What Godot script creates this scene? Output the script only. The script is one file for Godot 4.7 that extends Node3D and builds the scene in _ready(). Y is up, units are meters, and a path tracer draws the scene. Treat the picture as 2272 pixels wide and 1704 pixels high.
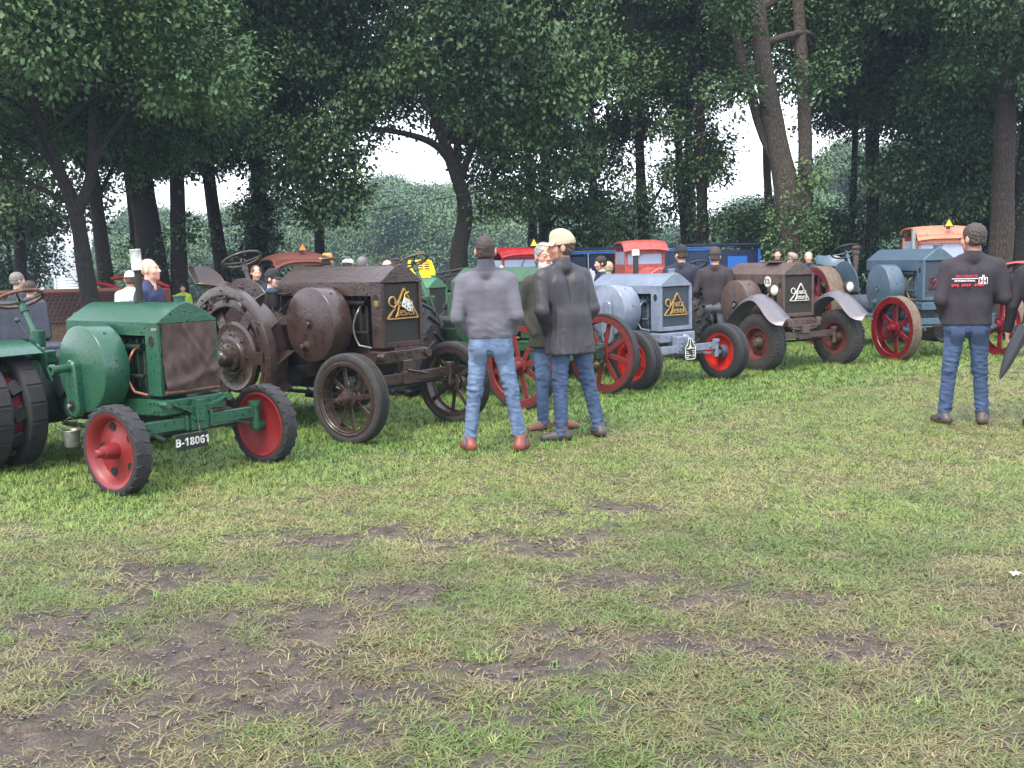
extends Node3D

func _ready() -> void:
	# camera
	var cam := Camera3D.new()
	cam.name = "camera"
	add_child(cam)
	var fw := Vector3(0, -sin(deg_to_rad(7.03)), -cos(deg_to_rad(7.03)))
	var right := Vector3.RIGHT
	var up := right.cross(fw)
	var roll := 0.027
	var r2 := right * cos(roll) - up * sin(roll)
	var u2 := right * sin(roll) + up * cos(roll)
	cam.transform = Transform3D(Basis(r2, u2, -fw), Vector3(0, 1.6, 0))
	cam.fov = rad_to_deg(2.0 * atan(852.0 / 2230.0))
	cam.near = 0.1
	cam.far = 1200.0
	cam.current = true
	# sky, air, exposure
	var env := Environment.new()
	env.background_mode = Environment.BG_SKY
	var sm := ProceduralSkyMaterial.new()
	sm.sky_top_color = Color(0.86, 0.90, 0.97)
	sm.sky_horizon_color = Color(0.97, 0.98, 1.0)
	sm.sky_curve = 0.12
	sm.ground_horizon_color = Color(0.5, 0.52, 0.48)
	sm.ground_bottom_color = Color(0.2, 0.22, 0.17)
	sm.sun_angle_max = 1.0
	var sky := Sky.new()
	sky.sky_material = sm
	env.sky = sky
	env.tonemap_mode = Environment.TONE_MAPPER_LINEAR
	env.tonemap_exposure = EXPOSURE
	env.fog_enabled = true
	env.fog_density = 0.0007
	env.fog_light_color = Color(0.80, 0.88, 1.0)
	env.sdfgi_enabled = true
	env.ssao_enabled = true
	env.ssil_enabled = true
	var we := WorldEnvironment.new()
	we.name = "environment"
	we.environment = env
	add_child(we)
	# the sun behind thick cloud, high over the photographer's left shoulder
	var sun := DirectionalLight3D.new()
	sun.name = "sun"
	sun.light_energy = 0.5
	sun.light_color = Color(1.0, 0.97, 0.92)
	sun.light_angular_distance = 25.0
	sun.shadow_enabled = true
	add_child(sun)
	sun.look_at_from_position(Vector3(-4, 12, 7), Vector3.ZERO, Vector3.UP)

	cloth_noise.frequency = 1.0
	cloth_noise.seed = 11
	cloth_noise.fractal_octaves = 2
	make_materials()
	build_ground()
	build_trees()
	build_background()
	build_tractors()
	build_people()

const EXPOSURE := 3.7

# ---------------------------------------------------------------- mesh builder
class Geo:
	var v := PackedVector3Array()
	var n := PackedVector3Array()
	var c := PackedColorArray()
	var ix := PackedInt32Array()
	var col := Color.WHITE
	var t := Transform3D.IDENTITY

	func at(x: float, y: float, z: float, rx := 0.0, ry := 0.0, rz := 0.0) -> Geo:
		t = Transform3D(Basis.from_euler(Vector3(rx, ry, rz)), Vector3(x, y, z))
		return self

	func add(p: Vector3, m: Vector3) -> int:
		v.append(t * p)
		n.append((t.basis * m).normalized())
		c.append(col)
		return v.size() - 1

	func tri(a: int, b: int, d: int) -> void:
		var g := (v[b] - v[a]).cross(v[d] - v[a])
		ix.append(a)
		if g.dot(n[a] + n[b] + n[d]) > 0.0:
			ix.append(d)
			ix.append(b)
		else:
			ix.append(b)
			ix.append(d)

	func quad(a: int, b: int, d: int, e: int) -> void:
		tri(a, b, d)
		tri(a, d, e)

	func box(s: Vector3, b := 0.006) -> Geo:
		var h := s * 0.5
		b = min(b, min(h.x, min(h.y, h.z)) * 0.9)
		var id := {}
		for a in 3:
			for k in 8:
				var sg := Vector3(1 if k & 1 else -1, 1 if k & 2 else -1, 1 if k & 4 else -1)
				var p := Vector3(sg.x * (h.x - b), sg.y * (h.y - b), sg.z * (h.z - b))
				p[a] = sg[a] * h[a]
				var m := Vector3.ZERO
				m[a] = sg[a]
				id[a * 8 + k] = add(p, m)
		for a in 3:
			var u := 1 << ((a + 1) % 3)
			var w := 1 << ((a + 2) % 3)
			for s0 in 2:
				var k0 := (1 << a) * s0
				quad(id[a * 8 + k0], id[a * 8 + k0 + u], id[a * 8 + k0 + u + w], id[a * 8 + k0 + w])
		for a in 3:
			var b2 := (a + 1) % 3
			var c2 := (a + 2) % 3
			for q in 4:
				var k0 := (1 << a) * (q & 1) + (1 << b2) * (q >> 1)
				var k1 := k0 + (1 << c2)
				quad(id[a * 8 + k0], id[a * 8 + k1], id[b2 * 8 + k1], id[b2 * 8 + k0])
		for k in 8:
			tri(id[k], id[8 + k], id[16 + k])
		return self

	# profile of (radius, height) points turned round the y axis
	func lathe(pr: Array, seg := 24, a0 := 0.0, a1 := TAU, sharp := 0.75) -> Geo:
		var m := pr.size() - 1
		var ar := 0.0
		for i in m + 1:
			ar += pr[i].cross(pr[(i + 1) % (m + 1)])
		if ar < 0.0:
			pr = pr.duplicate()
			pr.reverse()
		var sn := []
		for i in m:
			var d: Vector2 = pr[i + 1] - pr[i]
			sn.append(Vector2(d.y, -d.x).normalized())
		for i in m:
			var n0: Vector2 = sn[i]
			var n1: Vector2 = sn[i]
			if i > 0 and sn[i - 1].dot(n0) > sharp:
				n0 = (sn[i - 1] + sn[i]).normalized()
			if i < m - 1 and sn[i + 1].dot(n1) > sharp:
				n1 = (sn[i + 1] + sn[i]).normalized()
			var p0: Vector2 = pr[i]
			var p1: Vector2 = pr[i + 1]
			var la := -1
			var lb := -1
			for k in seg + 1:
				var a := a0 + (a1 - a0) * k / seg
				var cs := cos(a)
				var si := sin(a)
				var ia := add(Vector3(p0.x * cs, p0.y, p0.x * si), Vector3(n0.x * cs, n0.y, n0.x * si))
				var ib := add(Vector3(p1.x * cs, p1.y, p1.x * si), Vector3(n1.x * cs, n1.y, n1.x * si))
				if k > 0:
					if p0.x > 1e-5:
						tri(la, ia, ib)
					if p1.x > 1e-5:
						tri(la, ib, lb)
				la = ia
				lb = ib
		return self

	func cyl(r: float, y0: float, y1: float, seg := 16, b := 0.004) -> Geo:
		return lathe([Vector2(0, y0), Vector2(r - b, y0), Vector2(r, y0 + b), Vector2(r, y1 - b), Vector2(r - b, y1), Vector2(0, y1)], seg)

	func ball(r: float, seg := 10) -> Geo:
		var pr := []
		for i in seg / 2 + 1:
			var a := -PI / 2 + PI * i / (seg / 2)
			pr.append(Vector2(max(r * cos(a), 0.0), r * sin(a)))
		return lathe(pr, seg, 0.0, TAU, -1.0)

	# cylinder between two points
	func rod(a: Vector3, b: Vector3, r: float, r2 := -1.0, seg := 10) -> Geo:
		return tube([a, b], [r, r if r2 < 0 else r2], seg)

	func tube(path: Array, rad, seg := 8, closed := false) -> Geo:
		var m := path.size()
		var up := Vector3.UP
		var d0: Vector3 = (path[1] - path[0]).normalized()
		if absf(d0.dot(up)) > 0.9:
			up = Vector3.RIGHT
		var sd := d0.cross(up).normalized()
		var rows := []
		for i in m + (1 if closed else 0):
			var j := i % m
			var pa: Vector3 = path[(j - 1 + m) % m] if (closed or j > 0) else path[j]
			var pb: Vector3 = path[(j + 1) % m] if (closed or j < m - 1) else path[j]
			var d := (pb - pa).normalized()
			sd = (sd - d * sd.dot(d)).normalized()
			var w := d.cross(sd)
			var r: float = rad[j] if rad is Array else rad
			var row := []
			for k in seg:
				var a := TAU * k / seg
				var o := sd * cos(a) + w * sin(a)
				row.append(add(path[j] + o * r, o))
			rows.append(row)
		for i in rows.size() - 1:
			for k in seg:
				var k2 := (k + 1) % seg
				quad(rows[i][k], rows[i][k2], rows[i + 1][k2], rows[i + 1][k])
		if not closed:
			for e in [0, m - 1]:
				var d: Vector3 = (path[0] - path[1]).normalized() if e == 0 else (path[m - 1] - path[m - 2]).normalized()
				var ce := add(path[e], d)
				var ring := []
				for k in seg:
					var q := v[rows[e][k]]
					v.append(q)
					n.append((t.basis * d).normalized())
					c.append(col)
					ring.append(v.size() - 1)
				for k in seg:
					tri(ce, ring[k], ring[(k + 1) % seg])
		return self

	# flat bar between two points: w across, h along up
	func bar(a: Vector3, b: Vector3, w: float, h: float, up := Vector3.UP, bev := 0.004) -> Geo:
		var keep := t
		var z := (b - a).normalized()
		var x := up.cross(z).normalized()
		var y := z.cross(x)
		t = keep * Transform3D(Basis(x, y, z), (a + b) * 0.5)
		box(Vector3(w, h, a.distance_to(b)), bev)
		t = keep
		return self

	# polygon in the xy plane, given depth along z, with a bevelled rim
	func prism(poly: PackedVector2Array, depth: float, bev := 0.004) -> Geo:
		var m := poly.size()
		var area := 0.0
		for i in m:
			area += poly[i].cross(poly[(i + 1) % m])
		var pp := poly
		if area < 0.0:
			pp = poly.duplicate()
			pp.reverse()
		var ins := PackedVector2Array()
		var nn := []
		for i in m:
			var d := (pp[(i + 1) % m] - pp[i]).normalized()
			nn.append(Vector2(d.y, -d.x))
		for i in m:
			var na: Vector2 = nn[(i - 1 + m) % m]
			var nb: Vector2 = nn[i]
			var mi := (na + nb).normalized()
			ins.append(pp[i] - mi * bev / max(0.4, mi.dot(nb)))
		var tr := Geometry2D.triangulate_polygon(pp)
		var hz := depth * 0.5
		for s in [1.0, -1.0]:
			var base := v.size()
			for i in m:
				add(Vector3(ins[i].x, ins[i].y, s * hz), Vector3(0, 0, s))
			for i in range(0, tr.size(), 3):
				tri(base + tr[i], base + tr[i + 1], base + tr[i + 2])
		for i in m:
			var j := (i + 1) % m
			var nb: Vector2 = nn[i]
			var na: Vector2 = nn[(i - 1 + m) % m]
			var nc: Vector2 = nn[j]
			var n0 := (na + nb).normalized() if na.dot(nb) > 0.8 else nb
			var n1 := (nc + nb).normalized() if nc.dot(nb) > 0.8 else nb
			var q := []
			for s in [1.0, -1.0]:
				q.append(add(Vector3(pp[i].x, pp[i].y, s * (hz - bev)), Vector3(n0.x, n0.y, 0)))
				q.append(add(Vector3(pp[j].x, pp[j].y, s * (hz - bev)), Vector3(n1.x, n1.y, 0)))
			quad(q[0], q[1], q[3], q[2])
			for s in [1.0, -1.0]:
				var e := [add(Vector3(pp[i].x, pp[i].y, s * (hz - bev)), Vector3(n0.x, n0.y, s)), add(Vector3(pp[j].x, pp[j].y, s * (hz - bev)), Vector3(n1.x, n1.y, s)),
					add(Vector3(ins[j].x, ins[j].y, s * hz), Vector3(n1.x, n1.y, s)), add(Vector3(ins[i].x, ins[i].y, s * hz), Vector3(n0.x, n0.y, s))]
				quad(e[0], e[1], e[2], e[3])
		return self

	# sheet through rows of points; thick > 0 adds a back face and rims. Front is the side of (du x dv)
	func sheet(rows: Array, thick := 0.0, wrap := false) -> Geo:
		var R := rows.size()
		var C: int = rows[0].size()
		var nm := []
		for i in R:
			var l := []
			for j in C:
				var a: Vector3 = rows[min(i + 1, R - 1)][j] - rows[max(i - 1, 0)][j]
				var jb := (j + 1) % C if wrap else mini(j + 1, C - 1)
				var ja := (j - 1 + C) % C if wrap else maxi(j - 1, 0)
				var b: Vector3 = rows[i][jb] - rows[i][ja]
				var g := a.cross(b)
				l.append(g.normalized() if g.length() > 1e-9 else Vector3.UP)
			nm.append(l)
		for side in ([1.0, -1.0] if thick > 0.0 else [1.0]):
			var id := []
			for i in R:
				var l := []
				for j in C:
					l.append(add(rows[i][j] + nm[i][j] * (side * thick * 0.5), nm[i][j] * side))
				id.append(l)
			for i in R - 1:
				for j in (C if wrap else C - 1):
					var j2 := (j + 1) % C
					quad(id[i][j], id[i][j2], id[i + 1][j2], id[i + 1][j])
		if thick > 0.0:
			var loop := []
			for j in C: loop.append([0, j])
			if wrap:
				_rim(rows, nm, loop + [[0, 0]], thick)
				loop = []
				for j in C: loop.append([R - 1, j])
				_rim(rows, nm, loop + [[R - 1, 0]], thick)
			else:
				for i in range(1, R): loop.append([i, C - 1])
				for j in range(C - 2, -1, -1): loop.append([R - 1, j])
				for i in range(R - 2, -1, -1): loop.append([i, 0])
				_rim(rows, nm, loop, thick)
		return self

	func _rim(rows: Array, nm: Array, loop: Array, thick: float) -> void:
		var cen := Vector3.ZERO
		for q in loop: cen += rows[q[0]][q[1]]
		cen /= loop.size()
		for k in loop.size() - 1:
			var q: Array = loop[k]
			var w: Array = loop[k + 1]
			var p0: Vector3 = rows[q[0]][q[1]]
			var p1: Vector3 = rows[w[0]][w[1]]
			if p0.distance_to(p1) < 1e-6: continue
			var m := (p1 - p0).cross(nm[q[0]][q[1]]).normalized()
			if m.dot((p0 + p1) * 0.5 - cen) < 0: m = -m
			var h0: Vector3 = nm[q[0]][q[1]] * thick * 0.5
			var h1: Vector3 = nm[w[0]][w[1]] * thick * 0.5
			quad(add(p0 - h0, m), add(p1 - h1, m), add(p1 + h1, m), add(p0 + h0, m))

	func bolt(p: Vector3, d: Vector3, r := 0.012) -> Geo:
		return rod(p - d * r * 0.2, p + d * r * 0.9, r, r * 0.8, 6)

	func mesh(m: Material) -> ArrayMesh:
		var am := ArrayMesh.new()
		var ar := []
		ar.resize(Mesh.ARRAY_MAX)
		ar[Mesh.ARRAY_VERTEX] = v
		ar[Mesh.ARRAY_NORMAL] = n
		ar[Mesh.ARRAY_COLOR] = c
		ar[Mesh.ARRAY_INDEX] = ix
		am.add_surface_from_arrays(Mesh.PRIMITIVE_TRIANGLES, ar)
		am.surface_set_material(0, m)
		return am

const AX := Basis(Vector3(0, -1, 0), Vector3(1, 0, 0), Vector3(0, 0, 1))   # turns the y axis of a lathe to +x
const AZ := Basis(Vector3(1, 0, 0), Vector3(0, 0, 1), Vector3(0, -1, 0))   # ... to +z

func gx(x := 0.0, y := 0.0, z := 0.0) -> Geo:
	var g := Geo.new()
	g.t = Transform3D(AX, Vector3(x, y, z))
	return g

# ---------------------------------------------------------------- nodes
var used := {}

func numbered(called: String) -> String:
	if not used.has(called):
		used[called] = 0
		return called
	used[called] += 1
	return "%s_%03d" % [called, used[called]]

func tag(o: Node, label := "", category := "", group := "", kind := "") -> Node:
	if label: o.set_meta("label", label)
	if category: o.set_meta("category", category)
	if group: o.set_meta("group", group)
	if kind: o.set_meta("kind", kind)
	return o

func thing(called: String, label: String, category: String, p: Vector3, yaw := 0.0, group := "") -> Node3D:
	var o := Node3D.new()
	o.name = numbered(called)
	add_child(o)
	o.position = p
	o.rotation.y = yaw
	tag(o, label, category, group)
	return o

func sub(parent: Node, called: String, p := Vector3.ZERO, yaw := 0.0) -> Node3D:
	var o := Node3D.new()
	o.name = called
	parent.add_child(o, true)
	o.position = p
	o.rotation.y = yaw
	return o

func part(parent: Node, called: String, g: Geo, m: Material) -> MeshInstance3D:
	var o := MeshInstance3D.new()
	o.name = called if parent != self else numbered(called)
	o.mesh = g.mesh(m)
	parent.add_child(o, true)
	return o

func text_part(parent: Node, called: String, s: String, size: float, p: Vector3, m: Material, rot := Vector3.ZERO, serif := false, italic := false, depth := 0.004) -> MeshInstance3D:
	var tm := TextMesh.new()
	var f := SystemFont.new()
	f.font_names = PackedStringArray(["Droid Serif" if serif else "Droid Sans"])
	f.font_italic = italic
	f.font_weight = 700
	tm.font = f
	tm.text = s
	tm.font_size = 48
	tm.pixel_size = size / 48.0
	tm.depth = depth
	tm.material = m
	var o := MeshInstance3D.new()
	o.name = called
	o.mesh = tm
	parent.add_child(o, true)
	o.position = p
	o.rotation = rot
	return o

# ---------------------------------------------------------------- materials
var tex := {}

func ntex(key: String, freq: float, lo: Color, hi: Color, octaves := 4, size := 512, seed_ := 1, mid = null, kind := FastNoiseLite.TYPE_SIMPLEX_SMOOTH, warp := 0.0) -> NoiseTexture2D:
	if tex.has(key): return tex[key]
	var f := FastNoiseLite.new()
	f.noise_type = kind
	f.frequency = freq
	f.fractal_octaves = octaves
	f.seed = seed_
	if warp > 0.0:
		f.domain_warp_enabled = true
		f.domain_warp_amplitude = warp
		f.domain_warp_frequency = freq * 2.0
	var t := NoiseTexture2D.new()
	t.width = size
	t.height = size
	t.seamless = true
	t.noise = f
	var g := Gradient.new()
	if mid is Array:
		g.offsets = PackedFloat32Array([0.0, mid[0], mid[0] + 0.06, mid[1], 1.0])
		g.colors = PackedColorArray([lo, lo, mid[2], mid[2], hi])
	else:
		g.offsets = PackedFloat32Array([0.15, 0.85])
		g.colors = PackedColorArray([lo, hi])
	t.color_ramp = g
	tex[key] = t
	return t

func bump(key: String, freq: float, strength: float, octaves := 3, size := 512) -> NoiseTexture2D:
	if tex.has(key): return tex[key]
	var f := FastNoiseLite.new()
	f.frequency = freq
	f.fractal_octaves = octaves
	f.seed = 5
	var t := NoiseTexture2D.new()
	t.width = size
	t.height = size
	t.seamless = true
	t.as_normal_map = true
	t.bump_strength = strength
	t.noise = f
	tex[key] = t
	return t

func mat(c: Color, rough := 0.6, metal := 0.0, t: Texture2D = null, sc := 1.0, nm: Texture2D = null, ns := 0.5) -> StandardMaterial3D:
	var m := StandardMaterial3D.new()
	m.albedo_color = c
	m.roughness = rough
	m.metallic = metal
	if t:
		m.albedo_texture = t
	if nm:
		m.normal_enabled = true
		m.normal_texture = nm
		m.normal_scale = ns
	if t or nm:
		m.uv1_triplanar = true
		m.uv1_scale = Vector3.ONE * sc
	return m

func rgb(r: int, g: int, b: int) -> Color:
	return Color8(r, g, b)

func lin(r: int, g: int, b: int) -> Color:
	return Color8(r, g, b).srgb_to_linear()

var M := {}

func make_materials() -> void:
	var gr := ntex("grime", 0.012, Color(0.72, 0.70, 0.66), Color(1, 1, 1), 5, 512, 3)
	var chip := ntex("chip", 0.045, Color(0.5, 0.44, 0.40), Color(1, 1, 1), 5, 512, 8, [0.2, 0.62, Color(0.86, 0.86, 0.85)])
	var old := ntex("oldmetal", 0.014, rgb(50, 40, 36), rgb(88, 66, 52), 6, 512, 21, [0.25, 0.6, rgb(66, 52, 46)])
	var old2 := ntex("rustmetal", 0.016, rgb(58, 50, 50), rgb(116, 80, 62), 6, 512, 33, [0.25, 0.55, rgb(82, 66, 60)])
	var soft := ntex("soft", 0.014, Color(0.90, 0.89, 0.88), Color(1, 1, 1), 4, 512, 3)
	var wea := ntex("weave", 0.25, Color(0.82, 0.82, 0.82), Color(1, 1, 1), 2, 256, 4)
	var nb := bump("fine_bump", 0.05, 3.0)
	var nf := bump("cloth_bump", 0.16, 5.0)
	var nc := bump("casting_bump", 0.09, 4.0)
	M.green = mat(rgb(40, 88, 68), 0.25, 0.0, chip, 1.3, nb, 0.25)
	M.green2 = mat(rgb(46, 86, 58), 0.5, 0.0, chip, 1.1, nb, 0.25)
	M.green3 = mat(rgb(78, 128, 98), 0.5, 0.0, chip, 1.1, nb, 0.2)
	M.brown = mat(Color(0.86, 0.85, 0.88), 0.26, 0.0, old, 0.9, nb, 0.3)
	M.rust = mat(Color(0.9, 0.9, 0.9), 0.5, 0.0, old2, 0.9, nb, 0.3)
	M.fender = mat(rgb(108, 103, 112), 0.36, 0.1, chip, 1.6, nb, 0.25)
	M.grey_blue = mat(rgb(116, 126, 144), 0.2, 0.0, soft, 0.8, nb, 0.12)
	M.blue = mat(rgb(68, 88, 104), 0.38, 0.0, soft, 0.8, nb, 0.2)
	M.red = mat(rgb(136, 32, 36), 0.45, 0.0, chip, 1.6, nb, 0.2)
	M.bright_red = mat(rgb(196, 40, 26), 0.35, 0.0, gr, 1.5)
	M.dark_red = mat(rgb(116, 20, 32), 0.3, 0.0, gr, 1.2)
	M.old_red = mat(rgb(118, 42, 42), 0.5, 0.0, chip, 1.4, nb, 0.2)
	M.rust_red = mat(rgb(104, 46, 40), 0.6, 0.0, chip, 1.4, nb, 0.3)
	M.rubber = mat(rgb(40, 39, 42), 0.75, 0.0, gr, 2.0, nb, 0.35)
	M.old_rubber = mat(rgb(54, 51, 50), 0.85, 0.0, gr, 2.2, nb, 0.5)
	M.engine = mat(rgb(36, 34, 32), 0.6, 0.2, gr, 2.0, nc, 0.5)
	M.engine_green = mat(rgb(26, 48, 39), 0.55, 0.0, chip, 2.0, nc, 0.4)
	M.engine_blue = mat(rgb(82, 98, 116), 0.5, 0.0, gr, 2.0, nc, 0.4)
	M.black = mat(rgb(30, 30, 32), 0.5)
	M.dark = mat(rgb(20, 20, 21), 0.9)
	M.steel = mat(rgb(150, 148, 144), 0.4, 0.8, gr, 2.0)
	M.zinc = mat(rgb(172, 174, 172), 0.42, 0.7, gr, 3.0, nb, 0.3)
	M.tin = mat(rgb(226, 228, 230), 0.3, 0.35, gr, 4.0, nb, 0.3)
	M.brass = mat(rgb(166, 138, 82), 0.45, 0.6, gr, 3.0)
	M.gold = mat(rgb(190, 152, 88), 0.5, 0.25, gr, 4.0)
	M.copper = mat(rgb(150, 98, 72), 0.45, 0.6)
	M.white_paint = mat(rgb(222, 222, 214), 0.5, 0.0, gr, 2.0)
	M.plate = mat(rgb(22, 26, 40), 0.5, 0.0, gr, 3.0)
	M.wood = mat(rgb(104, 72, 54), 0.6, 0.0, ntex("wood", 0.02, Color(0.6, 0.55, 0.5), Color(1, 1, 1), 4, 256, 9), 3.0)
	M.pale_wood = mat(rgb(108, 92, 78), 0.8, 0.0, gr, 2.5, nb, 0.4)
	M.canvas = mat(rgb(70, 56, 52), 0.9, 0.0, ntex("canvas", 0.02, rgb(214, 200, 190), rgb(255, 252, 252), 5, 512, 14), 1.2, nf, 0.3)
	M.vinyl = mat(rgb(56, 60, 74), 0.5, 0.0, gr, 1.2, nf, 0.15)
	M.core = mat(rgb(66, 62, 58), 0.75, 0.3, ntex("core", 0.11, Color(0.5, 0.5, 0.5), Color(1.0, 1.0, 1.0), 3, 512, 6), 2.2, nf, 0.9)
	M.core_blue = mat(rgb(78, 90, 104), 0.75, 0.2, tex.core, 2.2, nf, 0.9)
	M.glass_lens = mat(rgb(236, 238, 226), 0.12, 0.3)
	M.yellow = mat(rgb(244, 206, 24), 0.45)
	M.orange = mat(rgb(214, 132, 30), 0.5)
	var pane := mat(Color(0.70, 0.76, 0.86, 0.5), 0.05)
	pane.transparency = BaseMaterial3D.TRANSPARENCY_ALPHA
	M.pane = pane
	M.cloth_bump = nf
	M.weave = wea
	var skin := mat(Color.WHITE, 0.5)
	skin.vertex_color_use_as_albedo = true
	M.skin = skin
	var cl := mat(Color.WHITE, 0.85, 0.0, wea, 6.0, nf, 0.5)
	cl.vertex_color_use_as_albedo = true
	M.cloth = cl
	var lth := mat(Color.WHITE, 0.5, 0.0, wea, 5.0, nf, 0.3)
	lth.vertex_color_use_as_albedo = true
	M.leather = lth
	var wax := mat(Color.WHITE, 0.55, 0.0, wea, 6.0, nf, 0.4)
	wax.vertex_color_use_as_albedo = true
	M.wax = wax
	var hr := mat(Color.WHITE, 0.6, 0.0, ntex("hair", 0.2, Color(0.5, 0.5, 0.5), Color(1, 1, 1), 2, 256, 12), 6.0, nf, 0.8)
	hr.vertex_color_use_as_albedo = true
	M.hair = hr
	var bark := mat(Color.WHITE, 0.95, 0.0, ntex("bark", 0.045, Color(0.45, 0.43, 0.40), Color(1, 1, 1), 5, 512, 17, null, FastNoiseLite.TYPE_CELLULAR), 1.3, bump("bark_bump", 0.06, 14.0, 4), 1.0)
	bark.uv1_scale = Vector3(1.6, 0.45, 1.6)
	bark.vertex_color_use_as_albedo = true
	M.bark = bark
	var leaf := mat(Color.WHITE, 0.62)
	leaf.vertex_color_use_as_albedo = true
	leaf.cull_mode = BaseMaterial3D.CULL_DISABLED
	leaf.backlight_enabled = true
	leaf.backlight = Color(0.10, 0.16, 0.05)
	M.leaf = leaf
	var gs := mat(Color.WHITE, 0.65)
	gs.vertex_color_use_as_albedo = true
	gs.cull_mode = BaseMaterial3D.CULL_DISABLED
	gs.backlight_enabled = true
	gs.backlight = Color(0.12, 0.18, 0.05)
	M.grass = gs

# ---------------------------------------------------------------- bodies: distance field and surface nets
class Field:
	var o: Vector3
	var h: float
	var nx: int
	var ny: int
	var nz: int
	var f := PackedFloat32Array()

	func _init(lo: Vector3, hi: Vector3, cell: float) -> void:
		o = lo
		h = cell
		nx = int((hi.x - lo.x) / cell) + 2
		ny = int((hi.y - lo.y) / cell) + 2
		nz = int((hi.z - lo.z) / cell) + 2
		f.resize(nx * ny * nz)
		f.fill(1.0)

	# tapered capsule; q squeezes it front to back
	func cap(a: Vector3, b: Vector3, ra: float, rb: float, k := 0.03, q := 1.0) -> Field:
		var m := maxf(ra, rb) + k + h * 2.0
		var lo := (a.min(b) - Vector3.ONE * m - o) / h
		var hi := (a.max(b) + Vector3.ONE * m - o) / h
		var ab := b - a
		ab.z /= q
		var l2 := maxf(ab.length_squared(), 1e-9)
		for z in range(maxi(0, int(lo.z)), mini(nz, int(hi.z) + 1)):
			var pz := (o.z + z * h - a.z) / q
			for y in range(maxi(0, int(lo.y)), mini(ny, int(hi.y) + 1)):
				var py := o.y + y * h - a.y
				var i := (z * ny + y) * nx
				for x in range(maxi(0, int(lo.x)), mini(nx, int(hi.x) + 1)):
					var px := o.x + x * h - a.x
					var s := clampf((px * ab.x + py * ab.y + pz * ab.z) / l2, 0.0, 1.0)
					var ex := px - ab.x * s
					var ey := py - ab.y * s
					var ez := pz - ab.z * s
					var d := sqrt(ex * ex + ey * ey + ez * ez) - ra - (rb - ra) * s
					var g := f[i + x]
					var e := k - absf(d - g)
					f[i + x] = minf(d, g) - (e * e / (4.0 * k) if e > 0.0 else 0.0)
		return self

	func ell(c: Vector3, r: Vector3, k := 0.02, minus := false) -> Field:
		var m := Vector3.ONE * (k + h * 2.0) + r
		var lo := (c - m - o) / h
		var hi := (c + m - o) / h
		var rm := minf(r.x, minf(r.y, r.z))
		for z in range(maxi(0, int(lo.z)), mini(nz, int(hi.z) + 1)):
			var pz := (o.z + z * h - c.z) / r.z
			for y in range(maxi(0, int(lo.y)), mini(ny, int(hi.y) + 1)):
				var py := (o.y + y * h - c.y) / r.y
				var i := (z * ny + y) * nx
				for x in range(maxi(0, int(lo.x)), mini(nx, int(hi.x) + 1)):
					var px := (o.x + x * h - c.x) / r.x
					var l := sqrt(px * px + py * py + pz * pz)
					var d := (l - 1.0) * rm
					if l > 0.05:
						var gx := px / r.x
						var gy := py / r.y
						var gz := pz / r.z
						d = l * (l - 1.0) / sqrt(gx * gx + gy * gy + gz * gz)
					var g := f[i + x]
					if minus:
						d = -d
						var e2 := k - absf(d - g)
						f[i + x] = maxf(d, g) + (e2 * e2 / (4.0 * k) if e2 > 0.0 else 0.0)
					else:
						var e := k - absf(d - g)
						f[i + x] = minf(d, g) - (e * e / (4.0 * k) if e > 0.0 else 0.0)
		return self

	# keep the side where p.n < d
	func cut(n: Vector3, d: float) -> Field:
		var i := 0
		for z in nz:
			for y in ny:
				var b := n.z * (o.z + z * h) + n.y * (o.y + y * h) - d
				for x in nx:
					f[i] = maxf(f[i], b + n.x * (o.x + x * h))
					i += 1
		return self

	# adds the surface to g; warp(p, normal) moves a point, paint(p) gives its colour
	func net(g: Geo, warp = null, paint = null) -> void:
		var cell := PackedInt32Array()
		cell.resize(nx * ny * nz)
		cell.fill(-1)
		var pv := PackedVector3Array()
		var sx := 1
		var sy := nx
		var sz := nx * ny
		for z in nz - 1:
			for y in ny - 1:
				var i := (z * ny + y) * nx
				for x in nx - 1:
					var j := i + x
					var a := f[j]
					if absf(a) > h * 2.5:
						continue
					var b := f[j + sx]
					var c := f[j + sy]
					var d := f[j + sx + sy]
					var e := f[j + sz]
					var ff := f[j + sx + sz]
					var gg := f[j + sy + sz]
					var hh := f[j + sx + sy + sz]
					var m := int(a < 0) + int(b < 0) + int(c < 0) + int(d < 0) + int(e < 0) + int(ff < 0) + int(gg < 0) + int(hh < 0)
					if m == 0 or m == 8:
						continue
					var s := Vector3.ZERO
					var n := 0
					if (a < 0) != (b < 0): s += Vector3(a / (a - b), 0, 0); n += 1
					if (c < 0) != (d < 0): s += Vector3(c / (c - d), 1, 0); n += 1
					if (e < 0) != (ff < 0): s += Vector3(e / (e - ff), 0, 1); n += 1
					if (gg < 0) != (hh < 0): s += Vector3(gg / (gg - hh), 1, 1); n += 1
					if (a < 0) != (c < 0): s += Vector3(0, a / (a - c), 0); n += 1
					if (b < 0) != (d < 0): s += Vector3(1, b / (b - d), 0); n += 1
					if (e < 0) != (gg < 0): s += Vector3(0, e / (e - gg), 1); n += 1
					if (ff < 0) != (hh < 0): s += Vector3(1, ff / (ff - hh), 1); n += 1
					if (a < 0) != (e < 0): s += Vector3(0, 0, a / (a - e)); n += 1
					if (b < 0) != (ff < 0): s += Vector3(1, 0, b / (b - ff)); n += 1
					if (c < 0) != (gg < 0): s += Vector3(0, 1, c / (c - gg)); n += 1
					if (d < 0) != (hh < 0): s += Vector3(1, 1, d / (d - hh)); n += 1
					cell[j] = pv.size()
					pv.append(o + (Vector3(x, y, z) + s / n) * h)
		var ti := PackedInt32Array()
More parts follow.
